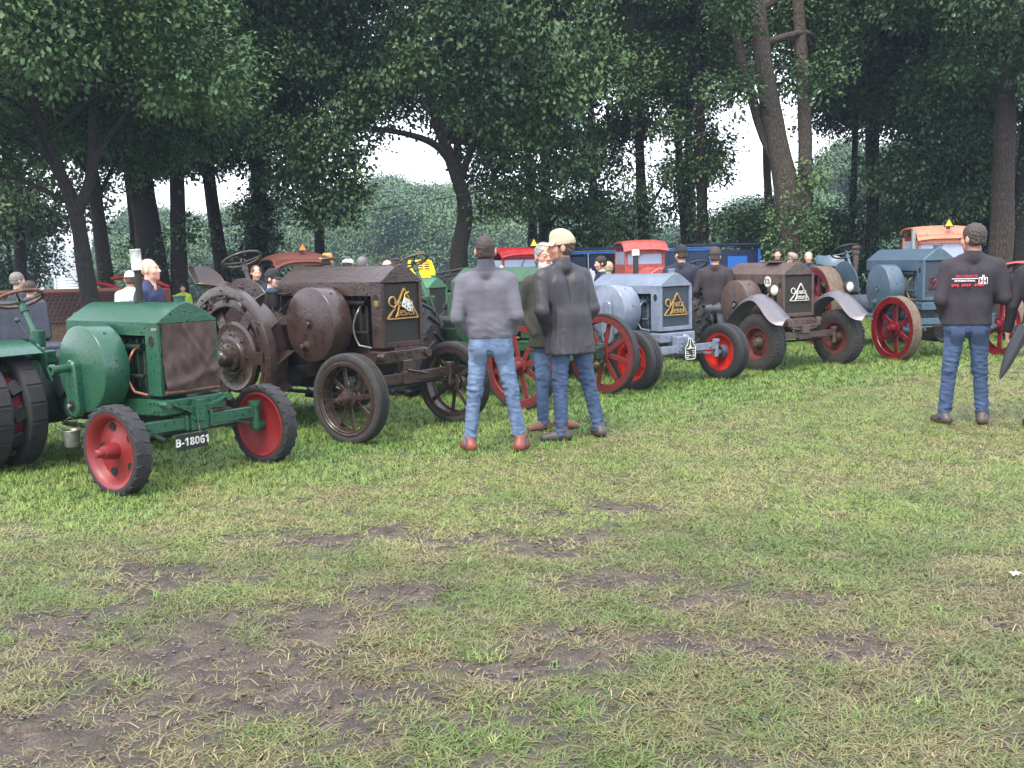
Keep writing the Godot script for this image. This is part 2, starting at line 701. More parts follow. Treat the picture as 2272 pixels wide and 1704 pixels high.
		for z in range(1, nz - 1):
			for y in range(1, ny - 1):
				var i := (z * ny + y) * nx
				for x in range(1, nx - 1):
					var j := i + x
					if cell[j] < 0: continue
					var neg := f[j] < 0
					for ax in 3:
						var st: int = [sx, sy, sz][ax]
						if neg == (f[j + st] < 0): continue
						var u: int = [sy, sz, sx][ax]
						var w: int = [sz, sx, sy][ax]
						var q0 := cell[j]
						var q1 := cell[j - u]
						var q2 := cell[j - u - w]
						var q3 := cell[j - w]
						if q1 < 0 or q2 < 0 or q3 < 0: continue
						if neg:
							ti.append_array(PackedInt32Array([q0, q2, q1, q0, q3, q2]))
						else:
							ti.append_array(PackedInt32Array([q0, q1, q2, q0, q2, q3]))
		for pass_ in 2:
			var nn := PackedVector3Array()
			nn.resize(pv.size())
			for k in range(0, ti.size(), 3):
				var a := pv[ti[k]]
				var cr := (pv[ti[k + 2]] - a).cross(pv[ti[k + 1]] - a)
				nn[ti[k]] += cr
				nn[ti[k + 1]] += cr
				nn[ti[k + 2]] += cr
			if pass_ == 0 and warp != null:
				for k in pv.size():
					pv[k] = warp.call(pv[k], nn[k].normalized())
			else:
				var base := g.v.size()
				for k in pv.size():
					if paint != null: g.col = paint.call(pv[k])
					g.add(pv[k], nn[k])
				for k in ti: g.ix.append(base + k)
				break

var cloth_noise := FastNoiseLite.new()

func folds(amp: float, fx: float, fy: float, sd := 0.0, low := -1.0, low_amp := 0.0) -> Callable:
	var nz := cloth_noise
	return func(p: Vector3, n: Vector3) -> Vector3:
		var a := amp
		if low_amp > 0.0:
			a += low_amp * clampf(1.0 - absf(p.y - low) / 0.16, 0.0, 1.0) + low_amp * clampf(1.0 - absf(p.y - 0.12) / 0.12, 0.0, 1.0)
		var s := nz.get_noise_3d(p.x * fx + sd, p.y * fy + p.z * fx * 0.3, p.z * fx)
		var r := 1.0 - sqrt(absf(s)) * 1.9
		var s2 := nz.get_noise_3d(p.x * fx * 2.1 + 40.0 + sd, p.y * fy * 2.0 - p.x * fx, p.z * fx * 2.0)
		return p + n * (a * (r * 0.75 + s2 * 0.6) - a * 0.35)

func head_field(cell: float, sp: Dictionary) -> Field:
	var F := Field.new(Vector3(-0.12, -0.26, -0.15), Vector3(0.12, 0.16, 0.15), cell)
	var w: float = sp.get("face", 1.0)
	F.ell(Vector3(0, 0.032, -0.018), Vector3(0.077, 0.094, 0.097), 0.01)
	F.ell(Vector3(0, -0.03, 0.026), Vector3(0.061 * w, 0.088, 0.068), 0.03)
	F.ell(Vector3(0, -0.078, 0.03), Vector3(0.05 * w, 0.035, 0.05), 0.03)
	F.ell(Vector3(0, -0.104, 0.066), Vector3(0.022, 0.018, 0.02), 0.025)
	F.cap(Vector3(0, -0.09, -0.02), Vector3(0, -0.2, -0.022), 0.056, 0.058, 0.03)
	F.cap(Vector3(-0.038, 0.024, 0.076), Vector3(0.038, 0.024, 0.076), 0.011, 0.011, 0.02)
	for s in [-1.0, 1.0]:
		F.ell(Vector3(s * 0.042, -0.028, 0.062), Vector3(0.024, 0.022, 0.022), 0.03)
		F.ell(Vector3(s * 0.031, 0.003, 0.1), Vector3(0.016, 0.011, 0.014), 0.012, true)
		F.ell(Vector3(s * 0.079, -0.008, -0.012), Vector3(0.013, 0.034, 0.021), 0.008)
	F.cap(Vector3(0, 0.008, 0.092), Vector3(0, -0.03, 0.109), 0.008, 0.013, 0.012)
	F.cap(Vector3(-0.017, -0.037, 0.094), Vector3(0.017, -0.037, 0.094), 0.008, 0.008, 0.01)
	F.cap(Vector3(-0.019, -0.06, 0.086), Vector3(0.019, -0.06, 0.086), 0.007, 0.007, 0.012)
	F.cap(Vector3(-0.017, -0.071, 0.085), Vector3(0.017, -0.071, 0.085), 0.007, 0.007, 0.012)
	if sp.get("beard", false):
		F.ell(Vector3(0, -0.092, 0.045), Vector3(0.058, 0.05, 0.056), 0.015)
	return F

# an open or curled hand whose palm starts at p and points along d; up is the back of the hand
func hand(g: Geo, p: Vector3, d: Vector3, up: Vector3, curl: float, side: float, col: Color, cell := 0.004) -> void:
	d = d.normalized()
	var sd := up.cross(d).normalized() * side
	up = d.cross(sd).normalized() * side
	var c := p + d * 0.09
	var F := Field.new(c - Vector3.ONE * 0.12, c + Vector3.ONE * 0.12, cell)
	F.cap(p - d * 0.03, p + d * 0.015, 0.027, 0.026, 0.02)
	for k in 4:
		var off := (k - 1.5) * 0.019
		F.cap(p + d * 0.015 + sd * off * 0.7, p + d * 0.085 + sd * off, 0.014, 0.0115, 0.014)
	for k in 4:
		var off := (k - 1.5) * 0.0205
		var l: float = [0.85, 1.0, 0.95, 0.75][k]
		var a := p + d * 0.088 + sd * off
		var ang := curl * (1.0 + 0.12 * k)
		var e := d
		for j in 3:
			e = e.rotated(sd * side, ang * [0.6, 1.0, 0.8][j])
			var b: Vector3 = a + e * [0.042, 0.027, 0.022][j] * l
			F.cap(a, b, [0.0095, 0.0088, 0.008][j], [0.0088, 0.008, 0.0068][j], 0.003)
			a = b
	var th := p + d * 0.03 - sd * 0.022
	var t1 := th + (d * 0.6 - sd * 0.8).normalized() * 0.038
	var t2 := t1 + (d * 0.9 - sd * 0.35 - up * curl * 0.4).normalized() * 0.03
	F.cap(th, t1, 0.014, 0.0115, 0.01)
	F.cap(t1, t2, 0.0108, 0.0085, 0.004)
	g.t = Transform3D.IDENTITY
	F.net(g, null, func(_q): return col)

func leg_pose(hip: Vector3, foot: Vector3, bend := 0.02) -> Vector3:
	return (hip + foot) * 0.5 + Vector3(0, 0.02, bend)

# sp: where, yaw, height, clothes and pose; the figure faces its own +z, +x is its left
func person(label: String, at_: Vector3, yaw: float, sp: Dictionary, group := "") -> Node3D:
	var root := thing("person", label, "person", at_, yaw, group)
	var sc: float = sp.get("height", 1.8) / 1.8
	root.scale = Vector3.ONE * sc
	var cell: float = sp.get("cell", 0.03)
	var bulk: float = sp.get("bulk", 1.0)
	var hip: Vector3 = Vector3(0, 0.95, 0) + sp.get("hip", Vector3.ZERO)
	var neck: Vector3 = hip + Vector3(0, 0.56, 0) + sp.get("lean", Vector3.ZERO)
	var feet: Array = sp.get("feet", [Vector3(0.13, 0.085, -0.02), Vector3(-0.13, 0.085, -0.02)])
	var turn: Array = sp.get("toes", [0.25, -0.25])
	var knees := []
	var bends: Array = sp.get("bend", [0.02, 0.02])
	var skin: Color = sp.get("skin", lin(196, 146, 124))
	var shade: float = sp.get("seed", 0.0)
	# trousers
	var T := Field.new(Vector3(-0.42, 0.0, -0.34), Vector3(0.42, 1.12, 0.34), cell)
	T.cap(hip + Vector3(0.075, 0.05, 0), hip + Vector3(0.08, -0.07, -0.015), 0.098 * bulk, 0.105 * bulk, 0.05, 1.1)
	T.cap(hip + Vector3(-0.075, 0.05, 0), hip + Vector3(-0.08, -0.07, -0.015), 0.098 * bulk, 0.105 * bulk, 0.05, 1.1)
	var lw: float = sp.get("leg", 1.0)
	for i in 2:
		var s := 1.0 if i == 0 else -1.0
		var h0 := hip + Vector3(s * 0.09, -0.05, 0)
		var kn := leg_pose(h0, feet[i], bends[i])
		knees.append(kn)
		T.cap(h0, kn, 0.094 * lw, 0.068 * lw, 0.025)
		T.cap(kn, feet[i] - Vector3(0, 0.02, 0), 0.066 * lw, 0.058 * lw, 0.03)
	T.cut(Vector3(0, -1, 0), -0.045)
	var jean: Array = sp.get("trousers", [lin(52, 72, 108), lin(112, 140, 176)])
	var tg := Geo.new()
	var noise := cloth_noise
	var fade: float = sp.get("fade", 0.4)
	T.net(tg, folds(0.007, 4.5, 15.0, shade, 0.5, 0.009), func(p: Vector3) -> Color:
		var w := clampf(fade * (0.6 + noise.get_noise_3d(p.x * 9.0, p.y * 3.0, p.z * 9.0) * 0.5) + fade * 0.9 * clampf(1.0 - absf(p.y - 0.68) / 0.25, 0.0, 1.0) * clampf(absf(p.z) * 9.0, 0.0, 1.0), 0.0, 1.0)
		return jean[0].lerp(jean[1], w))
	var trousers := part(root, "trousers", tg, M.cloth)
	if sp.get("pockets", false):
		for s in [-1.0, 1.0]:
			var pg := Geo.new()
			var rows := []
			for i in 5:
				var row := []
				for j in 5:
					var x: float = hip.x + s * 0.085 + (j - 2) * 0.027
					var y: float = hip.y - 0.075 - i * 0.03 + ((0.022 - 0.011 * absf(j - 2)) * -1.0 if i == 4 else 0.0)
					row.append(Vector3(x, y, hip.z - back_depth(tg, Vector2(x, y)) - 0.004))
				rows.append(row)
			pg.col = jean[0].lerp(jean[1], fade * 0.75)
			pg.sheet(rows, 0.004)
			part(trousers, "pocket", pg, M.cloth)
	# shoes
	var shoe: Color = sp.get("shoes", lin(56, 44, 38))
	for i in 2:
		var b := Basis(Vector3.UP, turn[i])
		var f: Vector3 = feet[i]
		f.y = 0.0
		var S := Field.new(f + Vector3(-0.24, -0.02, -0.24), f + Vector3(0.24, 0.2, 0.24), maxf(cell * 0.7, 0.009))
		S.cap(f + b * Vector3(0, 0.045, -0.05), f + b * Vector3(0, 0.04, 0.06), 0.045, 0.048, 0.02)
		S.cap(f + b * Vector3(0, 0.04, 0.05), f + b * Vector3(0, 0.03, 0.15), 0.047, 0.036, 0.02)
		S.cap(f + b * Vector3(0, 0.05, -0.035), f + Vector3(0, 0.12, 0), 0.046, 0.05, 0.02)
		S.cut(Vector3(0, -1, 0), 0.0)
		var sg := Geo.new()
		S.net(sg, null, func(p: Vector3) -> Color: return shoe * (0.45 if p.y < 0.022 else 1.0))
		part(root, "shoe", sg, M.leather)
	# jacket
	var hem: float = sp.get("hem", 0.93)
	var shw: float = sp.get("shoulders", 0.2)
	var J := Field.new(Vector3(-0.5, hem - 0.06, -0.36), Vector3(0.5, 1.66, 0.42), cell)
	var k := 0.05
	var flare: float = sp.get("flare", 0.0)
	var belly: float = sp.get("belly", 0.0)
	for s in [-1.0, 1.0]:
		J.cap(neck + Vector3(s * shw * 0.48, -0.16, -0.01), hip + Vector3(s * 0.075, 0.1, belly * 0.3), 0.115 * bulk, 0.108 * bulk + belly * 0.3, k, 1.05)
		J.cap(hip + Vector3(s * 0.075, 0.12, belly * 0.3), Vector3(hip.x + s * 0.085, hem - 0.08, hip.z), 0.112 * bulk + belly * 0.3, 0.112 * bulk + flare, k, 1.1)
		J.cap(neck + Vector3(s * 0.03, -0.015, -0.01), neck + Vector3(s * (shw - 0.03), -0.085, -0.012), 0.058, 0.062, 0.04)
	var hands: Array = sp.get("arms", ["pocket", "pocket"])
	var wrists := []
	for i in 2:
		var s := 1.0 if i == 0 else -1.0
		var sh := neck + Vector3(s * shw, -0.1, -0.01)
		var el := Vector3.ZERO
		var wr := Vector3.ZERO
		if hands[i] is Array:
			el = sh + hands[i][0]
			wr = el + hands[i][1]
		elif hands[i] == "pocket":
			el = sh + Vector3(s * 0.05, -0.28, -0.07)
			wr = hip + Vector3(s * 0.17, -0.01, 0.09)
		else:
			el = sh + Vector3(s * 0.05, -0.29, -0.02)
			wr = el + Vector3(s * 0.01, -0.24, 0.06)
		var aw: float = sp.get("arm", 1.0)
		J.cap(sh, el, 0.066 * aw, 0.056 * aw, 0.035)
		J.cap(el, wr, 0.056 * aw, 0.043 * aw, 0.02)
		wrists.append([el, wr])
	if sp.get("collar", 0.03) > 0.0:
		J.cap(neck + Vector3(0, -0.02, -0.012), neck + Vector3(0, sp.get("collar", 0.03), -0.006), 0.076, 0.07, 0.02)
	J.cut(Vector3(0, 1, 0), neck.y + sp.get("collar", 0.03))
	J.cut(Vector3(0, -1, 0), -hem)
	var jc: Color = sp.get("jacket", lin(60, 60, 66))
	var jg := Geo.new()
	var accent: Color = sp.get("accent", jc)
	var accent_y: Vector2 = sp.get("accent_y", Vector2(9, 9))
	J.net(jg, folds(sp.get("fold", 0.005), sp.get("fold_x", 9.0), sp.get("fold_y", 3.0), shade + 9.0, hem + 0.06, 0.004), func(p: Vector3) -> Color:
		var q := jc if p.y < accent_y.x or p.y > accent_y.y else accent
		var e := 1.0 + noise.get_noise_3d(p.x * 6.0, p.y * 6.0 + 31.0, p.z * 6.0) * 0.07
		return Color(q.r * e, q.g * e, q.b * e))
	var jk := part(root, sp.get("top", "jacket"), jg, sp.get("jmat", M.cloth))
	if sp.has("band"):
		var bd: Dictionary = sp.band
		var bg := Geo.new()
		bg.col = bd.col
		var B := Field.new(Vector3(-0.34, hem - 0.06, -0.3), Vector3(0.34, hem + 0.12, 0.3), cell * 0.8)
		for s in [-1.0, 1.0]:
			B.cap(Vector3(hip.x + s * 0.078, hem + 0.1, hip.z), Vector3(hip.x + s * 0.08, hem - 0.1, hip.z), 0.112 * bulk, 0.112 * bulk, k, 1.1)
		B.cut(Vector3(0, 1, 0), hem + 0.06)
		B.cut(Vector3(0, -1, 0), -(hem - 0.012))
		B.net(bg, null, func(_p): return bd.col)
		part(jk, "waistband", bg, M.cloth)
	# body: head, neck, forearms and hands in one skin mesh
	var hy: float = sp.get("look", 0.0)
	var nod: float = sp.get("nod", 0.0)
	var hb := Basis(Vector3.UP, hy) * Basis(Vector3.RIGHT, nod) * Basis(Vector3.BACK, sp.get("tilt", 0.0))
	var hc: Vector3 = neck + Vector3(0, 0.152, 0.015) + sp.get("head", Vector3.ZERO)
	var ht := Transform3D(hb, hc)
	var hcell := maxf(0.0052, cell * 0.32)
	var hair_col: Color = sp.get("hair", lin(70, 56, 46))
	var beard_col: Color = sp.get("beard_col", hair_col)
	var H := head_field(hcell, sp)
	var bg2 := Geo.new()
	bg2.t = ht
	var stub: float = sp.get("stubble", 0.12)
	var full: bool = sp.get("beard", false)
	var style_: String = sp.get("style", "short")
	H.net(bg2, null, func(p: Vector3) -> Color:
		var q := skin
		if p.z > 0.03:
			if absf(p.y + 0.065) < 0.0095 and absf(p.x) < 0.023 and p.z > 0.08:
				return skin.lerp(lin(150, 70, 66), 0.6)
			if absf(p.y - 0.024 + absf(p.x) * 0.12) < 0.007 and absf(p.x) > 0.012 and absf(p.x) < 0.048:
				return skin.lerp(hair_col, 0.65)
			if p.y > -0.05 and p.y < -0.0 and absf(p.x) > 0.02:
				q = skin.lerp(lin(206, 120, 106), 0.22)
		if p.z < 0.03 and absf(p.x) < 0.074 and style_ != "bald":
			q = skin.lerp(hair_col, smoothstep(-0.125, -0.07, p.y) * 0.75)
		if p.y < -0.045 and p.y > -0.15 and p.z > -0.01 + absf(p.x) * 0.2:
			q = q.lerp(beard_col, 0.9 if full else stub)
		return q)
	bg2.t = Transform3D.IDENTITY
	for i in 2:
		bg2.col = skin
		if not hands[i] is Array: continue
		bg2.rod(wrists[i][0].lerp(wrists[i][1], 0.6), wrists[i][1], 0.03, 0.026, 8)
		if hands[i] is Array and hands[i].size() > 2:
			var d: Vector3 = (wrists[i][1] - wrists[i][0]).normalized()
			hand(bg2, wrists[i][1] + d * 0.025, d + hands[i][2], hands[i][3], hands[i][4], 1.0 if i == 0 else -1.0, skin, 0.005)
	var body := part(root, "body", bg2, M.skin)
	for s in [-1.0, 1.0]:
		var eg := Geo.new()
		var ep := ht * Vector3(s * 0.031, 0.003, 0.0785)
		eg.t = Transform3D(hb, ep)
		eg.col = lin(214, 206, 200)
		eg.ball(0.0125, 8)
		eg.t = Transform3D(hb * AZ, ht * Vector3(s * 0.031, 0.003, 0.0865))
		eg.col = lin(44, 38, 36)
		eg.cyl(0.0058, 0.0, 0.005, 8, 0.001)
		part(body, "eye", eg, M.skin)
	var style: String = sp.get("style", "short")
	if style != "bald":
		var hth: float = sp.get("hair_thick", 0.009)
		var R := Field.new(Vector3(-0.12, -0.13, -0.16), Vector3(0.12, 0.17, 0.13), hcell)
		R.ell(Vector3(0, 0.032, -0.018), Vector3(0.077 + hth, 0.094 + hth, 0.097 + hth), 0.01)
		R.ell(Vector3(0, -0.03, -0.045), Vector3(0.066 + hth * 0.6, 0.06, 0.062 + hth * 0.6), 0.02)
		R.cut(Vector3(0, -0.62, 0.78).normalized(), 0.026)
		R.cut(Vector3(0, -1, -0.25).normalized(), 0.075)
		for s in [-1.0, 1.0]:
			R.ell(Vector3(s * 0.082, -0.022, -0.002), Vector3(0.03, 0.03, 0.024), 0.006, true)
		if style == "receding":
			R.ell(Vector3(0, 0.12, 0.06), Vector3(0.05, 0.08, 0.07), 0.01, true)
		var rg := Geo.new()
		rg.t = ht
		var rough: float = sp.get("shag", 0.004)
		R.net(rg, func(p: Vector3, n: Vector3) -> Vector3: return p + n * rough * noise.get_noise_3d(p.x * 40.0, p.y * 40.0, p.z * 40.0) * 2.0, func(p: Vector3) -> Color:
			var e := 1.0 + 0.35 * noise.get_noise_3d(p.x * 60.0, p.y * 20.0, p.z * 60.0)
			return Color(hair_col.r * e, hair_col.g * e, hair_col.b * e))
		part(root, "hair", rg, M.hair)
	var hat: String = sp.get("hat", "")
	if hat != "":
		var hcol: Color = sp.get("hat_col", lin(40, 38, 42))
		var q := Geo.new()
		q.t = ht
		if hat == "cap" or hat == "flat":
			var C := Field.new(Vector3(-0.14, -0.08, -0.18), Vector3(0.14, 0.2, 0.17), hcell)
			if hat == "cap":
				C.ell(Vector3(0, 0.034, -0.016), Vector3(0.094, 0.116, 0.116), 0.01)
				C.ell(Vector3(0, 0.105, 0.012), Vector3(0.062, 0.05, 0.074), 0.04)
				C.cut(Vector3(0, -1, -0.12).normalized(), -0.02)
			else:
				C.ell(Vector3(0, 0.05, -0.005), Vector3(0.1, 0.08, 0.13), 0.01)
				C.cut(Vector3(0, -1, -0.25).normalized(), -0.026)
			C.net(q, func(p: Vector3, n: Vector3) -> Vector3: return p + n * 0.003 * noise.get_noise_3d(p.x * 20.0, p.y * 20.0, p.z * 20.0), func(p: Vector3) -> Color:
				if sp.has("hat_rim") and p.y < 0.052: return sp.hat_rim
				return hcol)
			var cp := part(root, "cap", q, M.cloth)
			var b := Geo.new()
			b.t = ht
			b.col = sp.get("brim_col", hcol)
			var rows := []
			var out := 0.095 if hat == "cap" else 0.035
			for i in 4:
				var row := []
				for j in 9:
					var a := (j - 4) / 4.0 * 1.05
					var rr := (0.112 if hat == "cap" else 0.125) - 0.016 + out * i / 3.0 * (0.35 + 0.65 * cos(a))
					row.append(Vector3(sin(a) * (0.092 + (rr - 0.1) * 0.35), 0.04 - 0.02 * absf(sin(a)) * i / 3.0 - 0.012 * i / 3.0, cos(a) * rr))
				rows.append(row)
			b.sheet(rows, 0.005)
			if sp.get("backwards", false): pass
			part(cp, "brim", b, M.cloth)
		else:
			q.col = hcol
			q.t = ht * Transform3D(Basis(), Vector3(0, 0.045, -0.01))
			q.lathe([Vector2(0.088, 0.0), Vector2(0.086, 0.04), Vector2(0.078, 0.082), Vector2(0.055, 0.094), Vector2(0.02, 0.086), Vector2(0, 0.084)], 20, 0, TAU, 0.2)
			var hp := part(root, "hat", q, M.cloth)
			var b := Geo.new()
			b.t = ht * Transform3D(Basis(), Vector3(0, 0.045, -0.01))
			b.col = hcol
			var rows := []
			for i in 4:
				var row := []
				for j in 24:
					var a := TAU * j / 24.0
					var rr := 0.082 + i * 0.022
					row.append(Vector3(cos(a) * rr * 0.95, 0.003 + 0.016 * (i / 3.0) * absf(cos(a)) - 0.01 * (i / 3.0) * absf(sin(a)), sin(a) * rr * 1.08))
				rows.append(row)
			b.sheet(rows, 0.006, true)
			part(hp, "brim", b, M.cloth)
			var r := Geo.new()
			r.t = b.t
			r.col = lin(50, 40, 32)
			r.lathe([Vector2(0.089, 0.004), Vector2(0.0885, 0.024)], 20)
			part(hp, "hat_band", r, M.cloth)
	if sp.get("glasses", false):
		var e := Geo.new()
		e.t = ht
		e.col = lin(22, 22, 24)
		for s in [-1.0, 1.0]:
			var ring := []
			for j in 10:
				ring.append(Vector3(s * 0.032 + cos(TAU * j / 10) * 0.021, 0.002 + sin(TAU * j / 10) * 0.015, 0.1))
			e.tube(ring, 0.002, 5, true)
			e.rod(Vector3(s * 0.053, 0.006, 0.1), Vector3(s * 0.079, 0.004, -0.01), 0.002, 0.002, 5)
		e.rod(Vector3(-0.011, 0.006, 0.102), Vector3(0.011, 0.006, 0.102), 0.002, 0.002, 5)
		part(root, "glasses", e, M.skin)
	root.set_meta("jacket_geo", null)
	root.remove_meta("jacket_geo")
	last_jacket = jg
	last_neck = neck
	return root

var last_jacket: Geo
var last_neck: Vector3

# how far behind the axis the back of a garment lies at (x, y)
func back_depth(g: Geo, p: Vector2) -> float:
	var best := 0.0
	for q in g.v:
		if q.z < 0.0 and absf(q.x - p.x) < 0.022 and absf(q.y - p.y) < 0.022:
			best = minf(best, q.z)
	return -best

# ---------------------------------------------------------------- wheels (axle along x, outer face towards +x)
func tyre_profile(r0: float, r1: float, w: float, grooves := 0, flat := 0.7) -> Array:
	var p := []
	var h := w * 0.5
	p.append(Vector2(r0, -h * 0.8))
	p.append(Vector2(lerpf(r0, r1, 0.35), -h))
	p.append(Vector2(lerpf(r0, r1, 0.75), -h * 0.98))
	p.append(Vector2(lerpf(r0, r1, 0.94), -h * 0.86))
	var fl := h * flat
	p.append(Vector2(r1 * 0.995, -fl))
	for i in grooves:
		var c := lerpf(-fl, fl, (i + 1.0) / (grooves + 1.0))
		p.append(Vector2(r1, c - 0.009))
		p.append(Vector2(r1 - 0.014, c - 0.006))
		p.append(Vector2(r1 - 0.014, c + 0.006))
		p.append(Vector2(r1, c + 0.009))
	p.append(Vector2(r1 * 0.995, fl))
	p.append(Vector2(lerpf(r0, r1, 0.94), h * 0.86))
	p.append(Vector2(lerpf(r0, r1, 0.75), h * 0.98))
	p.append(Vector2(lerpf(r0, r1, 0.35), h))
	p.append(Vector2(r0, h * 0.8))
	return p

func disc_wheel(parent: Node3D, called: String, p: Vector3, yaw: float, r: float, m: Material) -> void:
	var w := sub(parent, called, p, yaw)
	var g := gx()
	g.lathe([Vector2(r * 0.83, -0.058), Vector2(r * 0.87, -0.064), Vector2(r * 0.95, -0.064), Vector2(r * 0.988, -0.055), Vector2(r, -0.04), Vector2(r, 0.04), Vector2(r * 0.988, 0.055), Vector2(r * 0.95, 0.064), Vector2(r * 0.87, 0.064), Vector2(r * 0.83, 0.058)], 48)
	part(w, "tyre", g, M.rubber)
	var tr := Geo.new()
	for i in 22:                                     # the worn blocks of the tread
		var a := TAU * i / 22.0
		for s in [-1.0, 1.0]:
			tr.t = Transform3D(Basis(Vector3.RIGHT, a), Vector3.ZERO) * Transform3D(Basis(Vector3.UP, s * 0.3), Vector3(s * 0.032, r - 0.0078, 0.02 * s))
			tr.box(Vector3(0.056, 0.017, r * 0.255), 0.005)
	part(w, "tread_blocks", tr, M.rubber)
	g = gx()
	g.lathe([Vector2(0, 0.012), Vector2(0.07, 0.01), Vector2(r * 0.35, -0.012), Vector2(r * 0.66, -0.01), Vector2(r * 0.73, 0.03), Vector2(r * 0.78, 0.056), Vector2(r * 0.85, 0.064), Vector2(r * 0.86, 0.05), Vector2(r * 0.84, -0.055), Vector2(r * 0.78, -0.06), Vector2(r * 0.68, -0.03), Vector2(r * 0.3, -0.025), Vector2(0, -0.02)], 40, 0, TAU, 0.6)
	part(w, "rim", g, m)
	g = gx()
	g.lathe([Vector2(0.066, -0.02), Vector2(0.06, 0.03), Vector2(0.05, 0.1), Vector2(0.046, 0.115), Vector2(0.032, 0.118), Vector2(0.03, 0.165), Vector2(0.024, 0.172), Vector2(0, 0.173)], 20)
	part(w, "hub", g, m)
	for i in 5:
		var a := TAU * (i + 0.3) / 5.0
		g = gx()
		g.t = g.t * Transform3D(Basis(), Vector3(cos(a) * r * 0.54, 0, sin(a) * r * 0.54))
		g.lathe([Vector2(0, -0.006), Vector2(0.026, -0.006), Vector2(0.03, -0.002), Vector2(0.033, -0.006)], 14)
		part(w, "rim_hole", g, M.dark)

func spoke_wheel(parent: Node3D, called: String, p: Vector3, yaw: float, o: Dictionary) -> void:
	var w := sub(parent, called, p, yaw)
	var r: float = o.r
	var wd: float = o.w
	var rr: float = o.rim                              # outer radius of the steel rim
	var g := gx()
	if o.get("tread", 0) == 1:                         # flat hard band
		g.lathe([Vector2(rr, -wd * 0.5), Vector2(r - 0.01, -wd * 0.5), Vector2(r, -wd * 0.44), Vector2(r, wd * 0.44), Vector2(r - 0.01, wd * 0.5), Vector2(rr, wd * 0.5)], 56)
	else:
		g.lathe(tyre_profile(rr, r, wd, o.get("grooves", 2)), 56)
	part(w, "tyre", g, o.tyre)
	g = gx()
	var hw := wd * 0.5
	var ri: float = o.inner
	g.lathe([Vector2(rr - 0.012, -hw * 0.92), Vector2(rr + 0.006, -hw * 0.92), Vector2(rr + 0.006, hw * 0.92), Vector2(rr - 0.012, hw * 0.96), Vector2(lerpf(rr, ri, 0.5), hw * 0.9), Vector2(ri, hw * 0.9), Vector2(ri - 0.006, hw * 0.8), Vector2(ri, hw * 0.7), Vector2(rr - 0.02, hw * 0.62), Vector2(rr - 0.02, -hw * 0.62), Vector2(ri, -hw * 0.7), Vector2(ri, -hw * 0.9), Vector2(rr - 0.012, -hw * 0.92)], 56, 0, TAU, 0.85)
	part(w, "rim", g, o.m)
	g = gx()
	var hr: float = o.get("hub", 0.07)
	g.lathe([Vector2(0, -hw - 0.03), Vector2(hr * 0.8, -hw - 0.03), Vector2(hr * 0.9, -hw * 0.6), Vector2(hr * 1.5, -hw * 0.5), Vector2(hr * 1.5, -hw * 0.3), Vector2(hr, -hw * 0.2), Vector2(hr, hw * 0.2), Vector2(hr * 1.5, hw * 0.3), Vector2(hr * 1.5, hw * 0.5), Vector2(hr * 0.95, hw * 0.65), Vector2(hr * 0.8, hw + 0.05), Vector2(hr * 0.5, hw + 0.055), Vector2(hr * 0.46, hw + 0.09), Vector2(0, hw + 0.1)], 24)
	for i in 6:
		var a := TAU * i / 6.0
		var c := Transform3D.IDENTITY
		g.t = c
		g.bolt(Vector3(hw * 0.5, cos(a) * hr * 1.25, sin(a) * hr * 1.25), Vector3.RIGHT, 0.011)
	part(w, "hub", g, o.m)
	var ns: int = o.spokes
	for i in ns:
		var a: float = TAU * (i + o.get("phase", 0.0)) / ns
		var d := Vector3(0, cos(a), sin(a))
		var xs: float = hw * (0.42 if i % 2 == 0 else -0.42) * o.get("stagger", 1.0)
		g = Geo.new()
		g.bar(d * hr * 0.9 + Vector3(xs, 0, 0), d * (rr - 0.018) + Vector3(xs * 0.9, 0, 0), o.get("spoke_t", 0.014), o.get("spoke_w", 0.05), d.cross(Vector3.RIGHT), 0.003)
		part(w, "spoke", g, o.m)
	if o.get("rivets", 0) > 0:
		g = Geo.new()
		for i in o.rivets:
			var a: float = TAU * i / o.rivets
			var d := Vector3(0, cos(a), sin(a))
			g.bolt(d * lerpf(rr, ri, 0.5) + Vector3(hw * 0.9, 0, 0), Vector3.RIGHT, 0.008)
			g.bolt(d * lerpf(rr, ri, 0.5) - Vector3(hw * 0.9, 0, 0), Vector3.LEFT, 0.008)
		tag(part(w, "rivets", g, o.m), "", "", "", "stuff")

